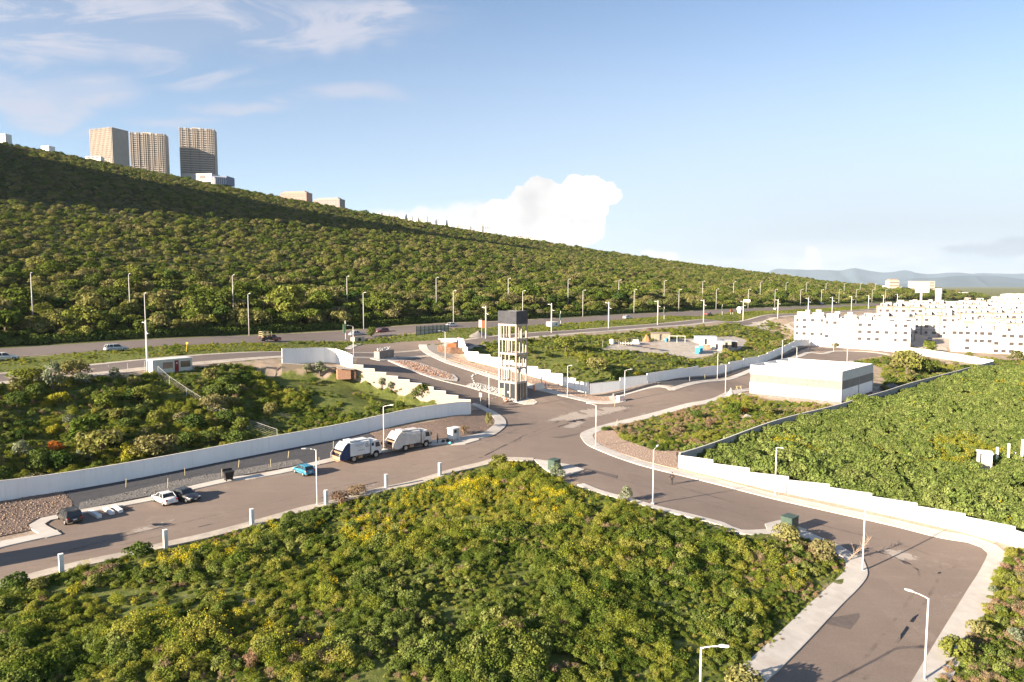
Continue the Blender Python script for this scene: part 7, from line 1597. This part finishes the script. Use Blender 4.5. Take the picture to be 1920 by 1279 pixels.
def zone_front(x, y, w):
    u, v = pix(x, y, T(x, y)); 
    yel = np.zeros(len(x))
    for (cu, cv, ru, rv, a_) in ((820,950,170,70,3.2),(660,965,60,40,4),(900,930,90,60,3),(1005,910,35,40,8),(270,1130,150,50,6),(380,1085,90,30,5),(700,870,90,30,2),(760,890,70,25,4),(1440,985,60,25,1),(990,1170,40,60,2.5)): yel += a_*np.exp(-((u-cu)/ru)**2-((v-cv)/rv)**2)
    w[:, 2] *= 0.03+0.3*yel
    rt = np.clip((u-1380)/160, 0, 1)*np.clip((v-960)/80, 0, 1); w[:, 3] *= 1+9*rt; w[:, 4] *= 1+2*rt
    dk = np.exp(-((u-1150)/260)**2-((v-1130)/120)**2)+np.exp(-((u-1330)/110)**2-((v-1010)/60)**2); w[:, 1] *= 1+3*dk; w[:, 6] *= 1+2.5*dk; w[:, 5] *= 1/(1+dk)
    bl = np.exp(-((u-350)/330)**2-((v-1230)/90)**2); w[:, 0] *= 1+2.5*bl
    bare = (np.abs(u-170)/110)**2+(np.abs(v-1112)/14)**2 < 1
    bare |= (np.abs(u-25)/60)**2+(np.abs(v-1155)/10)**2 < 1
    return w, ~(bare & (np.random.RandomState(1).rand(len(x)) < 0.85))
place_weeds('wild_weeds', LOT_FRONT, 0.62, 100, [0.8, 1.0, 0.8, 0.5, 1.1, 0.9, 0.7], 'tangle of wild weeds and yellow flowers filling the front lot', zone_front, 0.38, 1.5, mu=150, hill_sc=5.0, edge_low=True)
def zone_left(x, y, w):
    u, v = pix(x, y, T(x, y)); w[:, 2] *= np.exp(-((u-760)/90)**2-((v-760)/18)**2)*0.8; 
    rs = np.random.RandomState(2).rand(len(x)); bare = (u > 520) & (u < 700) & (v < 738) & (rs < 0.7); e = _cut(x, y); bare |= (e > 1.15) & (rs < 0.9); w[:, 4] *= 1+2*np.clip((u-450)/200, 0, 1); bare |= (u > 480) & (fnoise(x, y, 6, 77) > 0.62); return w, ~bare
place_weeds('lot_weeds', LOT_LEFT, 0.85, 200, [0.6, 0.9, 0.5, 0.35, 0.9, 1.0, 0.7], 'mixed green weeds covering the left lot behind the long wall', zone_left, 0.4, 1.25, mu=60)
place_weeds('lot_weeds', LOT_MID, 1.25, 300, [0.2, 0.9, 0.0, 0.3, 1.6, 1.1, 0.4], 'yellow green weeds and scrub in the lot of the building camp', None, 0.45, 1.15, excl=(CAMP,))
place_weeds('lot_weeds', LOT_WEST, 0.95, 400, [0.2, 0.5, 0.0, 2.2, 1.1, 0.4, 0.2], 'reddish brown and green weeds on the point before the warehouse', None, 0.6, 1.2, excl=(BED['r1'],))
place_weeds('lot_weeds', LOT_BACK, 1.3, 500, [0.3, 0.6, 0.0, 0.6, 0.9, 1.0, 0.3], 'weeds behind the warehouse up to the grey wall', None, 0.7, 1.3)
place_weeds('lot_weeds', EDGE_R, 0.8, 600, [0.25, 0.3, 0.04, 2.6, 1.2, 0.6, 0.2], 'brown and green weeds along the right edge of the picture', None, 0.6, 1.3, mu=250)
verge = stripe(-60, 520, -17.6, -0.4); place_weeds('roadside_grass', verge, 1.1, 700, [0.1, 0.5, 0.0, 0.06, 2.4, 0.2, 0.2], 'green grass and weeds on the verge between highway and service road', None, 0.3, 0.75, excl=(asph,))
place_weeds('roadside_grass', poly([(1660,664),(1700,659),(1800,672),(1870,686),(2000,700),(2000,672),(1900,676),(1790,668),(1720,655)]), 1.3, 800, [0.2, 0.5, 0.0, 0.3, 1.3, 0.8, 0.2], 'green strip of weeds in front of the right apartments', None, 0.7, 1.2)
# the field of tall leafy plants on the right
plant('broad_field_plant', 11, [(dome(21, 1.0, 1.5, 9), 950, 0.105, 0.65, W_FIELD, -0.05)], fieldcol, (1450,840), 'tall leafy green plant at the near corner of the right field')
plant('tall_field_plant', 12, [(dome(22, 0.9, 1.2, 8), 850, 0.1, 0.65, W_FIELD, -0.05)], fieldcol, (1700,820), 'tall leafy green plant in the middle of the right field')
plant('low_field_weed', 13, [(dome(23, 0.8, 0.9, 6), 420, 0.1, 0.5, W_LIGHT, -0.05), (spikes(24, 0.5, 1.0, 6), 18, 0.04, 0.8, YELLOW_L, -1)], fieldcol, (1770,880), 'yellow green weed among the plants of the right field')  # low weed of the field, flowers loose above it
def zone_field(x, y, w):
    u, v = pix(x, y, T(x, y)); yz = 3.5*np.exp(-((u-1810-(v-850)*0.35)/75)**2-((v-870)/75)**2)+2.5*np.exp(-((u-1900)/90)**2-((v-720)/40)**2); w[:, 2] *= 0.03+yz
    kk = (np.abs(u-1848)/26)**2+(np.abs(v-872)/22)**2 < 1; bare = (np.abs(u-1905)/30)**2+(np.abs(v-925)/12)**2 < 1; return w, ~(kk | bare)
place_weeds('field_crop', FIELD, 1.02, 900, [1.0, 0.9, 0.6], 'dense field of leafy green plants behind the right wall', zone_field, 0.7, 1.9, mu=160, col=fieldcol, hill_sc=13.0)
# --- single bushes and small trees of the lots
BU = {'green': tree_proto('bush', 40, 1.9, 2.7, GREEN, 900, 0.17, False), 'dark': tree_proto('bush', 41, 1.9, 2.8, DKGREEN, 1000, 0.16, False), 'olive': tree_proto('bush', 42, 1.7, 2.3, OLIVE, 800, 0.15, False), 'yellow green': tree_proto('bush', 43, 1.8, 2.5, YGREEN, 900, 0.15, False),
      'grey green': tree_proto('bush', 44, 1.3, 2.6, SILVER, 600, 0.13, False), 'dry brown': tree_proto('bush', 45, 1.5, 1.7, BROWN, 700, 0.13, False, 0.35), 'orange flowered': tree_proto('bush', 46, 1.3, 1.6, ORANGE_L, 320, 0.13, False), 'spreading': tree_proto('scrub_tree', 47, 2.6, 3.4, GREEN, 1100, 0.22, True)}
bused = set()
def bush(u, v, kind, s, label, group=None, sz=1.0):
    p = G(u, v); r, o = BU[kind]; t_ = r if kind not in bused else dup(r); bused.add(kind); t_.location = (p.x, p.y, p.z-0.1); t_.rotation_euler = (0, 0, rng.uniform(0, 6.28)); t_.scale = (s, s, s*sz); tag(t_, label, 'tree' if kind == 'spreading' else 'bush', group); return t_
for a_ in ((250,866,'yellow green',1.25,'bright yellow green bush hanging over the long white wall',1),(107,850,'orange flowered',1.2,'orange flowering bush in the left lot behind the wall',1),(165,838,'green',1.7,'broad green bush beside the orange flowering bush',1),(40,858,'grey green',1.1,'pale prickly grey green bush at the left edge of the lot',1),
  (100,735,'grey green',1.5,'tall grey green sapling by the left wire fence',1.5),(215,716,'grey green',0.95,'grey green sapling by the fence left of the cabin',1.2),(146,722,'grey green',0.8,'small grey green sapling between the two taller ones',1.2),(600,700,'grey green',1.25,'large grey bush against the tan retaining wall',0.9),(575,699,'grey green',1.0,'smaller grey bush against the tan retaining wall',0.9),
  (715,726,'grey green',0.75,'grey sapling at the foot of the cream stepped wall',1.2),(732,732,'grey green',0.7,'second grey sapling at the foot of the cream stepped wall',1.2),(775,747,'grey green',0.75,'grey sapling lower along the cream stepped wall',1.2),(697,633,'green',1.0,'small round tree on the highway verge',1.15),
  (1043,898,'grey green',1.05,'pale leafy shrub in front of the green cabinet',1.0),(1175,941,'grey green',0.85,'pale shrub at the kerb left of the walking person',1.1),(1472,1020,'olive',1.35,'olive shrub in front of the right green cabinet',0.9),(640,945,'dry brown',1.15,'reddish brown bush right of the fifth white post',1),(672,930,'dry brown',1.1,'reddish brown bush between the white posts',0.9),(935,878,'green',0.9,'green bush at the tip of the front lot',0.9),
  (1545,1050,'green',1.0,'green bush beside the rounded tip pavement',0.9),(1395,1310,'olive',1.3,'brownish bush at the bottom lamp head',0.9),(1700,706,'spreading',1.9,'large green tree behind the warehouse',1.25),(1735,705,'spreading',1.4,'dark green tree right of the large tree behind the warehouse',1.1),(1742,662,'green',1.8,'green bush in the gap between the apartment blocks',1.0),(1565,655,'olive',1.3,'bush at the end of the far white wall',1),(1817,672,'olive',1.0,'thin olive bush before the right apartments',1.2),(1905,678,'green',1.5,'green bush at the right picture edge before the apartments',1),
  (1395,776,'orange flowered',0.95,'orange flowering bush before the warehouse wall',1),(1378,778,'green',1.1,'green bush left of the orange one before the warehouse',0.9),(1440,778,'olive',1.3,'olive bush below the warehouse wall',0.8),(1480,790,'green',1.1,'green bush against the grey wall below the warehouse',0.8),(1330,800,'dry brown',1.0,'dry brown bush in the middle of the weedy point',0.9),(1270,812,'dry brown',1.1,'rust brown bush on the weedy point near the grey wall',0.8),(1305,785,'dark',0.95,'dark green bush on the weedy point',0.8),(1180,812,'dry brown',0.7,'small rust bush behind the wooden stake',0.8),
  (1198,712,'yellow green',1.0,'yellow bush behind the shaded wall near the corner',1),(1160,720,'dark',1.5,'dark bush in the corner behind the stepping wall',1),(1120,700,'spreading',1.2,'spreading scrub tree above the wall corner',1),(870,815,'dry brown',0.8,'leaning orange brown shrub behind the meter cabinet',1.4),(917,800,'green',0.45,'thin young tree inside the corner kerb',2.2),(1060,660,'spreading',1.25,'spreading tree in the middle of the camp lot',1),
  (30,1108,'dark',0.8,'dark bush left of the leftmost white post',0.8),(68,1110,'olive',0.75,'olive bush just left of the leftmost post',0.8),(175,1085,'dry brown',0.7,'brown bush right of the leftmost post',0.8),(205,1075,'dry brown',0.75,'brown bush halfway between the first two posts',0.8),(262,1050,'dark',0.8,'dark bush left of the second white post',0.9),(140,1115,'yellow green',0.5,'small bright green shrub below the leftmost post',0.9)):
    bush(a_[0], a_[1], a_[2], a_[3], a_[4], None, a_[5])
# the rest of the scrub in the lots, told apart by kind and neighbourhood
def fill(lot, st, seed, kinds, pr, s0, s1, keep, where, group):
    rr = np.random.RandomState(seed); P0 = lot.min(0); P1 = lot.max(0); x, y = jgrid(P0[0], P1[0], P0[1], P1[1], st, seed); k = inside(lot, x, y); x, y = x[k], y[k]; k = inview(x, y, 30, 0); x, y = x[k], y[k]; u, v = pix(x, y, T(x, y))
    for i in range(len(x)):
        if not keep(u[i], v[i], rr): continue
        kd = kinds[rr.choice(len(kinds), p=pr)]; s = rr.uniform(s0, s1); r, o = BU[kd]; t_ = dup(r) if kd in bused else r; bused.add(kd); t_.location = (x[i], y[i], T1(x[i], y[i])-0.12); t_.rotation_euler = (0, 0, rr.uniform(0, 6.28)); t_.scale = (s, s, s*rr.uniform(0.75, 1.0)); tag(t_, '%s %s %s' % (kd, 'tree' if kd == 'spreading' else 'bush', where(u[i], v[i])), 'tree' if kd == 'spreading' else 'bush', group)
fill(LOT_LEFT, 3.6, 71, ['green', 'dark', 'olive', 'spreading', 'grey green', 'yellow green'], [0.26, 0.36, 0.17, 0.05, 0.1, 0.06], 0.6, 1.3, lambda u, v, r: v > 712 and not (265 < u < 375 and v < 752) and r.rand() < (0.9 if u < 470 else 0.1),
     lambda u, v: ('close behind the long wall' if v > 905-0.165*u-38 else 'below the service road' if v < 760 else 'amid the left lot')+(' left of the wire fence' if u < 330 else ' right of the wire fence'), 'bushes of the left lot')
fill(LOT_MID, 6.0, 72, ['green', 'dark', 'olive', 'spreading', 'dry brown'], [0.3, 0.2, 0.25, 0.1, 0.15], 0.55, 1.05, lambda u, v, r: not (1120 < u < 1410 and 629 < v < 676) and r.rand() < (0.75 if v < 634-0.09*(u-1000)*(u > 1000) else 0.2),
     lambda u, v: ('under the service road' if v < 636 else 'behind the white walls')+(' near the tower' if u < 1090 else ' beside the camp' if u < 1300 else ' right of the camp'), 'bushes of the camp lot')
fill(LOT_BACK, 3.4, 73, ['green', 'olive', 'dark', 'dry brown'], [0.35, 0.3, 0.2, 0.15], 0.6, 1.1, lambda u, v, r: r.rand() < 0.6, lambda u, v: 'behind the warehouse, %s' % ('near its end wall' if u < 1715 else 'toward the far wall corner'), 'bushes behind the warehouse')
fill(EDGE_R, 3.0, 74, ['olive', 'dry brown', 'green', 'grey green'], [0.35, 0.3, 0.2, 0.15], 0.5, 1.0, lambda u, v, r: r.rand() < 0.62, lambda u, v: 'beside the right pavement, %s' % ('by the wall end' if v < 1090 else 'opposite the nearest lamp' if v < 1200 else 'at the bottom corner'), 'bushes along the right edge')
# bare dead branch leaning over the pavement
p = G(1592, 1052); r = empty('dead_tree', p, R(10), 'bare fallen reddish branch leaning over the rounded pavement', 'dead tree'); M['deadwood'] = surf('dead_wood', (0.3, 0.22, 0.16), 0.2, 5, space='obj')
b = MB(); b.tube([(0, 0, 0.2), (1.0, 0.2, 0.8), (2.2, 0.3, 1.6), (3.2, 0.5, 2.5)], [0.09, 0.07, 0.05, 0.025], 6); b.build('trunk', M['deadwood'], r); b = MB()
for k in range(26):
    t_ = rng.uniform(0.4, 3.0); q = (t_, 0.2+0.1*t_, 0.2+0.72*t_); d_ = Vector((rng.uniform(-0.1, 0.9), rng.uniform(-0.8, 0.8), rng.uniform(-0.2, 0.9))).normalized()*rng.uniform(0.5, 1.2); b.tube([q, (q[0]+d_.x*0.5, q[1]+d_.y*0.5, q[2]+d_.z*0.45), (q[0]+d_.x, q[1]+d_.y, q[2]+d_.z)], [0.03, 0.022, 0.012], 4)
b.build('twigs', M['deadwood'], r)
# --- rocks on the gravel beds: each bed's stones are one mass
def rocks(bedname, st, s0, s1, cols, seed, label, dz=0.12):
    lot = BED[bedname]; P0 = lot.min(0); P1 = lot.max(0); x, y = jgrid(P0[0], P1[0], P0[1], P1[1], st, seed); k = inside(lot, x, y); x, y = x[k], y[k]; n = len(x); rr = np.random.RandomState(seed)
    base = np.array([(-1,-1,-1),(1,-1,-1),(1,1,-1),(-1,1,-1),(-.7,-.7,.8),(.7,-.6,1),(.6,.7,.9),(-.7,.6,1)])*0.6; F0 = np.array([(0,3,2,1),(4,5,6,7),(0,1,5,4),(1,2,6,5),(2,3,7,6),(3,0,4,7)])
    a_ = rr.uniform(0, 6.28, n); s = rr.uniform(s0, s1, n)*rr.uniform(0.7, 1.3, n); J = base[None]+rr.normal(0, 0.16, (n, 8, 3)); J = J*s[:, None, None]*np.array([1, 0.8, 0.62])
    ca, sa = np.cos(a_)[:, None], np.sin(a_)[:, None]; X_ = J[:, :, 0]*ca-J[:, :, 1]*sa+x[:, None]; Y_ = J[:, :, 0]*sa+J[:, :, 1]*ca+y[:, None]; Z_ = J[:, :, 2]+(T(x, y)+dz)[:, None]
    V = np.stack([X_, Y_, Z_], 2).reshape(-1, 3); F = (F0[None]+8*np.arange(n)[:, None, None]).reshape(-1, 4)
    m, t, out = nt('stones_'+bedname); bs = N(t, 'ShaderNodeBsdfDiffuse'); tn = N(t, 'ShaderNodeAttribute', attribute_name='tint').outputs['Fac']; t.links.new(ramp(t, tn, [(i/(len(cols)-1), c) for i, c in enumerate(cols)]), bs.inputs['Color']); t.links.new(bs.outputs[0], out.inputs['Surface'])
    o = link(bpy.data.objects.new('gravel', npmesh('gravel', V, F, m, tint=np.repeat(rr.rand(n), 6)))); tag(o, label, 'gravel', kind='stuff')
rocks('nw', 0.34, 0.06, 0.17, [(0.14,0.1,0.08),(0.26,0.18,0.13),(0.36,0.27,0.2)], 1, 'brown rocks at the left end of the wall bed')
rocks('n1k', 0.36, 0.05, 0.15, [(0.08,0.078,0.075),(0.16,0.15,0.14),(0.26,0.24,0.22)], 2, 'coarse grey stones beside the kerb of the parked cars', 0.15)
rocks('n2', 0.45, 0.04, 0.11, [(0.1,0.075,0.065),(0.22,0.15,0.115),(0.38,0.24,0.17)], 3, 'brown and reddish stones in the corner bed')
rocks('e1', 0.42, 0.05, 0.15, [(0.3,0.18,0.13),(0.42,0.28,0.2),(0.5,0.38,0.3)], 4, 'pink stones along the sunlit stepping wall')
rocks('r1', 0.4, 0.04, 0.11, [(0.26,0.18,0.13),(0.38,0.28,0.21),(0.48,0.38,0.3)], 5, 'pink gravel stones along the right white wall')
rocks('isl1', 0.34, 0.1, 0.26, [(0.26,0.14,0.1),(0.38,0.23,0.16),(0.48,0.34,0.25)], 6, 'red brown rocks heaped in the long island', 0.2)
rocks('isl2', 0.4, 0.1, 0.3, [(0.42,0.38,0.34),(0.56,0.52,0.48),(0.3,0.27,0.25)], 7, 'pale stones on the island before the tower', 0.22); rocks('nose', 0.35, 0.08, 0.2, [(0.3,0.22,0.14),(0.45,0.35,0.2)], 8, 'ochre stones at the nose of the tower island', 0.2)
rocks('e3', 0.8, 0.05, 0.13, [(0.06,0.06,0.06),(0.14,0.13,0.12)], 9, 'dark stones below the far white wall')
# small stones marking a curve on the entrance road
for k, (u, v) in enumerate(((889,719),(888,715),(886,711),(885,707),(887,704.5),(892,702),(898,700.5),(905,699),(912,699))):
    p = G(u, v); b = MB(); b.loft([[(0.16*math.cos(a_), 0.14*math.sin(a_), 0) for a_ in np.linspace(0, 5.4, 7)], [(0.2*math.cos(a_), 0.17*math.sin(a_), 0.12) for a_ in np.linspace(0, 5.4, 7)], [(0.09*math.cos(a_), 0.08*math.sin(a_), 0.24) for a_ in np.linspace(0, 5.4, 7)]]); o = b.build('marker_stone', M['conc_white']); o.location = (p.x, p.y, p.z+0.03); tag(o, 'white painted stone in the curved row across the entrance road', 'stone', 'white stones across the entrance road')
# ------------------------------------------------------------------ sky, sun, camera
world = bpy.data.worlds.new('World'); scene.world = world; world.use_nodes = True
t = world.node_tree; t.nodes.clear(); out = t.nodes.new('ShaderNodeOutputWorld'); bg = t.nodes.new('ShaderNodeBackground')
sky = t.nodes.new('ShaderNodeTexSky'); sky.sky_type = 'NISHITA'; sky.sun_disc = False
sky.sun_elevation = EL; sky.sun_rotation = SUNROT if 'SUNROT' in globals() else math.atan2(-math.cos(AZ), -math.sin(AZ)); sky.altitude = 1900; sky.air_density = 1.0; sky.dust_density = 1.2; sky.ozone_density = 1.2
bg.inputs['Strength'].default_value = SKY
dirv = N(t, 'ShaderNodeTexCoord').outputs['Generated']
sep = N(t, 'ShaderNodeSeparateXYZ'); t.links.new(dirv, sep.inputs[0])
yy = mth(t, 'MAXIMUM', sep.outputs[1], 0.02)
cx = mth(t, 'DIVIDE', sep.outputs[0], yy); cz = mth(t, 'DIVIDE', sep.outputs[2], yy)
front = mth(t, 'GREATER_THAN', sep.outputs[1], 0.05)
cmb = N(t, 'ShaderNodeCombineXYZ'); t.links.new(cx, cmb.inputs[0]); t.links.new(cz, cmb.inputs[1])
def P2(u, v):
    d = ray(u, v); return d[0]/d[1], d[2]/d[1]
def smooth(x, lo, hi):
    n = N(t, 'ShaderNodeMapRange'); n.interpolation_type = 'SMOOTHSTEP'; t.links.new(x, n.inputs[0]); n.inputs[1].default_value = lo; n.inputs[2].default_value = hi
    return n.outputs[0]
_warp = {}
def warp(scale, detail):
    if (scale, detail) not in _warp:
        nz = N(t, 'ShaderNodeTexNoise'); nz.noise_dimensions = '2D'; nz.inputs['Scale'].default_value = scale; nz.inputs['Detail'].default_value = detail; nz.inputs['Roughness'].default_value = 0.6
        t.links.new(cmb.outputs[0], nz.inputs['Vector']); _warp[(scale, detail)] = nz.outputs['Color']
    return _warp[(scale, detail)]
def blob_mask(circles, scale, amp, soft, detail=3.0):
    off = N(t, 'ShaderNodeVectorMath', operation='MULTIPLY_ADD'); t.links.new(warp(scale, detail), off.inputs[0]); off.inputs[1].default_value = (amp,)*3
    s2 = N(t, 'ShaderNodeVectorMath', operation='SUBTRACT'); t.links.new(cmb.outputs[0], s2.inputs[0]); s2.inputs[1].default_value = (amp*0.5, amp*0.5, amp*0.5)
    t.links.new(s2.outputs[0], off.inputs[2])
    best = None
    for (u, v, ru, rv) in circles:
        a, b = P2(u, v); k = N(t, 'ShaderNodeVectorMath', operation='SUBTRACT'); t.links.new(off.outputs[0], k.inputs[0]); k.inputs[1].default_value = (a, b, 0)
        q = N(t, 'ShaderNodeVectorMath', operation='MULTIPLY'); t.links.new(k.outputs[0], q.inputs[0]); q.inputs[1].default_value = (FPX/ru, FPX/rv, 0)
        L = N(t, 'ShaderNodeVectorMath', operation='LENGTH'); t.links.new(q.outputs[0], L.inputs[0])
        best = L.outputs[1] if best is None else mth(t, 'MINIMUM', best, L.outputs[1])
    return smooth(best, 1.0+soft, 1.0-soft)
base = sky.outputs[0]
# pale dusty air low over the horizon and towards the right
hz = mth(t, 'MULTIPLY', mth(t, 'ADD', mth(t, 'MULTIPLY', smooth(cz, 0.46, -0.02), smooth(cx, -0.85, 0.6)), mth(t, 'MULTIPLY', smooth(cz, 0.5, 0.0), 0.15), clamp=True), 0.95)
c = mixc(t, hz, base, SKYWHITE)
base2 = c
# high thin streaks, upper left
mp = N(t, 'ShaderNodeMapping'); mp.inputs['Rotation'].default_value = (0, 0, R(-12)); mp.inputs['Scale'].default_value = (2.0, 9.0, 1); t.links.new(cmb.outputs[0], mp.inputs['Vector'])
n1 = N(t, 'ShaderNodeTexNoise'); n1.noise_dimensions = '2D'; n1.inputs['Scale'].default_value = 2.2; n1.inputs['Detail'].default_value = 5; n1.inputs['Roughness'].default_value = 0.62; n1.inputs['Distortion'].default_value = 0.5
t.links.new(mp.outputs[0], n1.inputs['Vector'])
region = blob_mask([(150,40,330,75),(420,30,330,62),(640,45,120,42),(560,75,50,22),(0,70,160,48),(700,15,80,25)], 5.0, 0.12, 0.55)
region2 = blob_mask([(95,178,150,34),(95,215,70,26),(0,170,80,30)], 5.0, 0.07, 0.35)
region3 = blob_mask([(650,181,85,15),(370,148,120,20),(450,210,90,10),(330,230,80,10),(560,190,40,10),(230,255,80,8),(190,290,60,8)], 5.0, 0.06, 0.6)
st = smooth(n1.outputs['Fac'], 0.4, 0.62)
ci = mth(t, 'ADD', mth(t, 'MULTIPLY', region, mth(t, 'ADD', mth(t, 'MULTIPLY', st, 0.66), 0.2)), mth(t, 'ADD', mth(t, 'MULTIPLY', region2, mth(t, 'ADD', mth(t, 'MULTIPLY', st, 0.35), 0.42)), mth(t, 'MULTIPLY', mth(t, 'MULTIPLY', region3, st), 0.6)), clamp=True)
c = mixc(t, mth(t, 'MULTIPLY', ci, front), c, CIRRUS)
# bank of cloud low on the right
n2 = N(t, 'ShaderNodeTexNoise'); n2.noise_dimensions = '2D'; n2.inputs['Scale'].default_value = 5.0; n2.inputs['Detail'].default_value = 3
mp2 = N(t, 'ShaderNodeMapping'); mp2.inputs['Scale'].default_value = (1, 4.5, 1); t.links.new(cmb.outputs[0], mp2.inputs['Vector']); t.links.new(mp2.outputs[0], n2.inputs['Vector'])
lowb = mth(t, 'MULTIPLY', mth(t, 'MULTIPLY', smooth(cz, 0.075, 0.03), smooth(cx, 0.12, 0.4)), smooth(n2.outputs['Fac'], 0.35, 0.65))
c = mixc(t, mth(t, 'MULTIPLY', mth(t, 'MULTIPLY', lowb, front), 0.6), c, CLOUDW)
gb = blob_mask([(1880,466,70,14),(1830,468,40,9),(1790,470,28,7),(1905,455,40,12)], 26.0, 0.02, 0.4, 5.0)
c = mixc(t, mth(t, 'MULTIPLY', mth(t, 'MULTIPLY', gb, front), 0.65), c, CLOUDG)
# the big cumulus behind the ridge, and two small heads
veil = blob_mask([(900,412,140,26),(800,405,95,14),(1000,430,110,38)], 26.0, 0.025, 0.35, 5.0)
c = mixc(t, mth(t, 'MULTIPLY', mth(t, 'MULTIPLY', veil, front), 0.8), c, CLOUDV)
cum = blob_mask([(1010,362,34,30),(985,372,32,25),(1050,385,62,40),(1088,352,38,24),(1125,356,36,20),(1140,368,22,20),(1105,375,40,35),(960,396,52,24),(1040,425,90,30),(1090,430,44,36),(1115,418,20,26),(1020,440,80,22),(920,405,42,18)], 26.0, 0.026, 0.07, 5.0)
n3 = N(t, 'ShaderNodeTexNoise'); n3.noise_dimensions = '2D'; n3.inputs['Scale'].default_value = 13.0; n3.inputs['Detail'].default_value = 3; t.links.new(cmb.outputs[0], n3.inputs['Vector'])
cc = ramp(t, n3.outputs['Fac'], [(0.22, (4.0, 3.9, 3.85)), (0.5, CLOUDW)])
c = mixc(t, mth(t, 'MULTIPLY', mth(t, 'MULTIPLY', cum, front), 0.97), c, cc)
sm = blob_mask([(1522,478,12,14),(1523,490,16,14),(1520,500,22,10),(1245,478,26,8),(1262,482,14,10),(1215,476,14,5)], 26.0, 0.02, 0.3, 5.0)
c = mixc(t, mth(t, 'MULTIPLY', mth(t, 'MULTIPLY', sm, front), 0.85), c, CLOUDV)
bg2 = t.nodes.new('ShaderNodeBackground'); bg2.inputs['Strength'].default_value = SKY; t.links.new(base2, bg2.inputs['Color'])
wd = mth(t, 'MULTIPLY', mth(t, 'MULTIPLY', mth(t, 'LESS_THAN', mth(t, 'ABSOLUTE', cx), 0.92), mth(t, 'LESS_THAN', mth(t, 'ABSOLUTE', mth(t, 'SUBTRACT', cz, 0.3)), 0.34)), front)
ms = t.nodes.new('ShaderNodeMixShader'); t.links.new(wd, ms.inputs[0]); t.links.new(bg2.outputs[0], ms.inputs[1]); t.links.new(bg.outputs[0], ms.inputs[2])
t.links.new(c, bg.inputs['Color']); t.links.new(ms.outputs[0], out.inputs['Surface'])
ld = Vector((math.cos(AZ)*math.cos(EL), math.sin(AZ)*math.cos(EL), -math.sin(EL)))
sl = bpy.data.lights.new('sun', 'SUN'); sl.energy = SUNW; sl.angle = R(0.53); sl.color = (1.0, 0.85, 0.67)
so = link(bpy.data.objects.new('sun', sl)); so.rotation_euler = ld.to_track_quat('-Z', 'Y').to_euler(); so.location = (-100, -80, 150)
cam = bpy.data.cameras.new('camera'); cam.sensor_width = 36; cam.sensor_fit = 'HORIZONTAL'; cam.lens = 24.0; cam.clip_start = 0.5; cam.clip_end = 60000
co = link(bpy.data.objects.new('camera', cam)); co.location = (0, 0, CAMZ); co.rotation_euler = (R(90)-PITCH, 0, 0); scene.camera = co
scene.view_settings.view_transform = 'Standard'; scene.view_settings.look = 'None'; scene.view_settings.exposure = EXPO; scene.view_settings.gamma = 1
cy = scene.cycles; cy.use_denoising = True; cy.max_bounces = 6; cy.diffuse_bounces = 3; cy.glossy_bounces = 2; cy.transmission_bounces = 4; cy.transparent_max_bounces = 4; cy.volume_bounces = 1; cy.caustics_reflective = False; cy.caustics_refractive = False; cy.sample_clamp_indirect = 6
# ------------------------------------------------------------------ thin dusty air
hb = MB(); hb.box2(-24000, 24000, -3000, 24000, -60, 700)
hm, ht, ho = nt('haze'); pv = N(ht, 'ShaderNodeVolumePrincipled'); pv.inputs['Color'].default_value = (0.72, 0.84, 1.0, 1); pv.inputs['Density'].default_value = HAZE; pv.inputs['Anisotropy'].default_value = 0.2
ht.links.new(pv.outputs[0], ho.inputs['Volume']); hm.cycles.homogeneous_volume = True if hasattr(hm, 'cycles') and hasattr(hm.cycles, 'homogeneous_volume') else None
hz_o = hb.build('haze', hm); tag(hz_o, 'thin pale haze in the air', 'haze', kind='stuff')
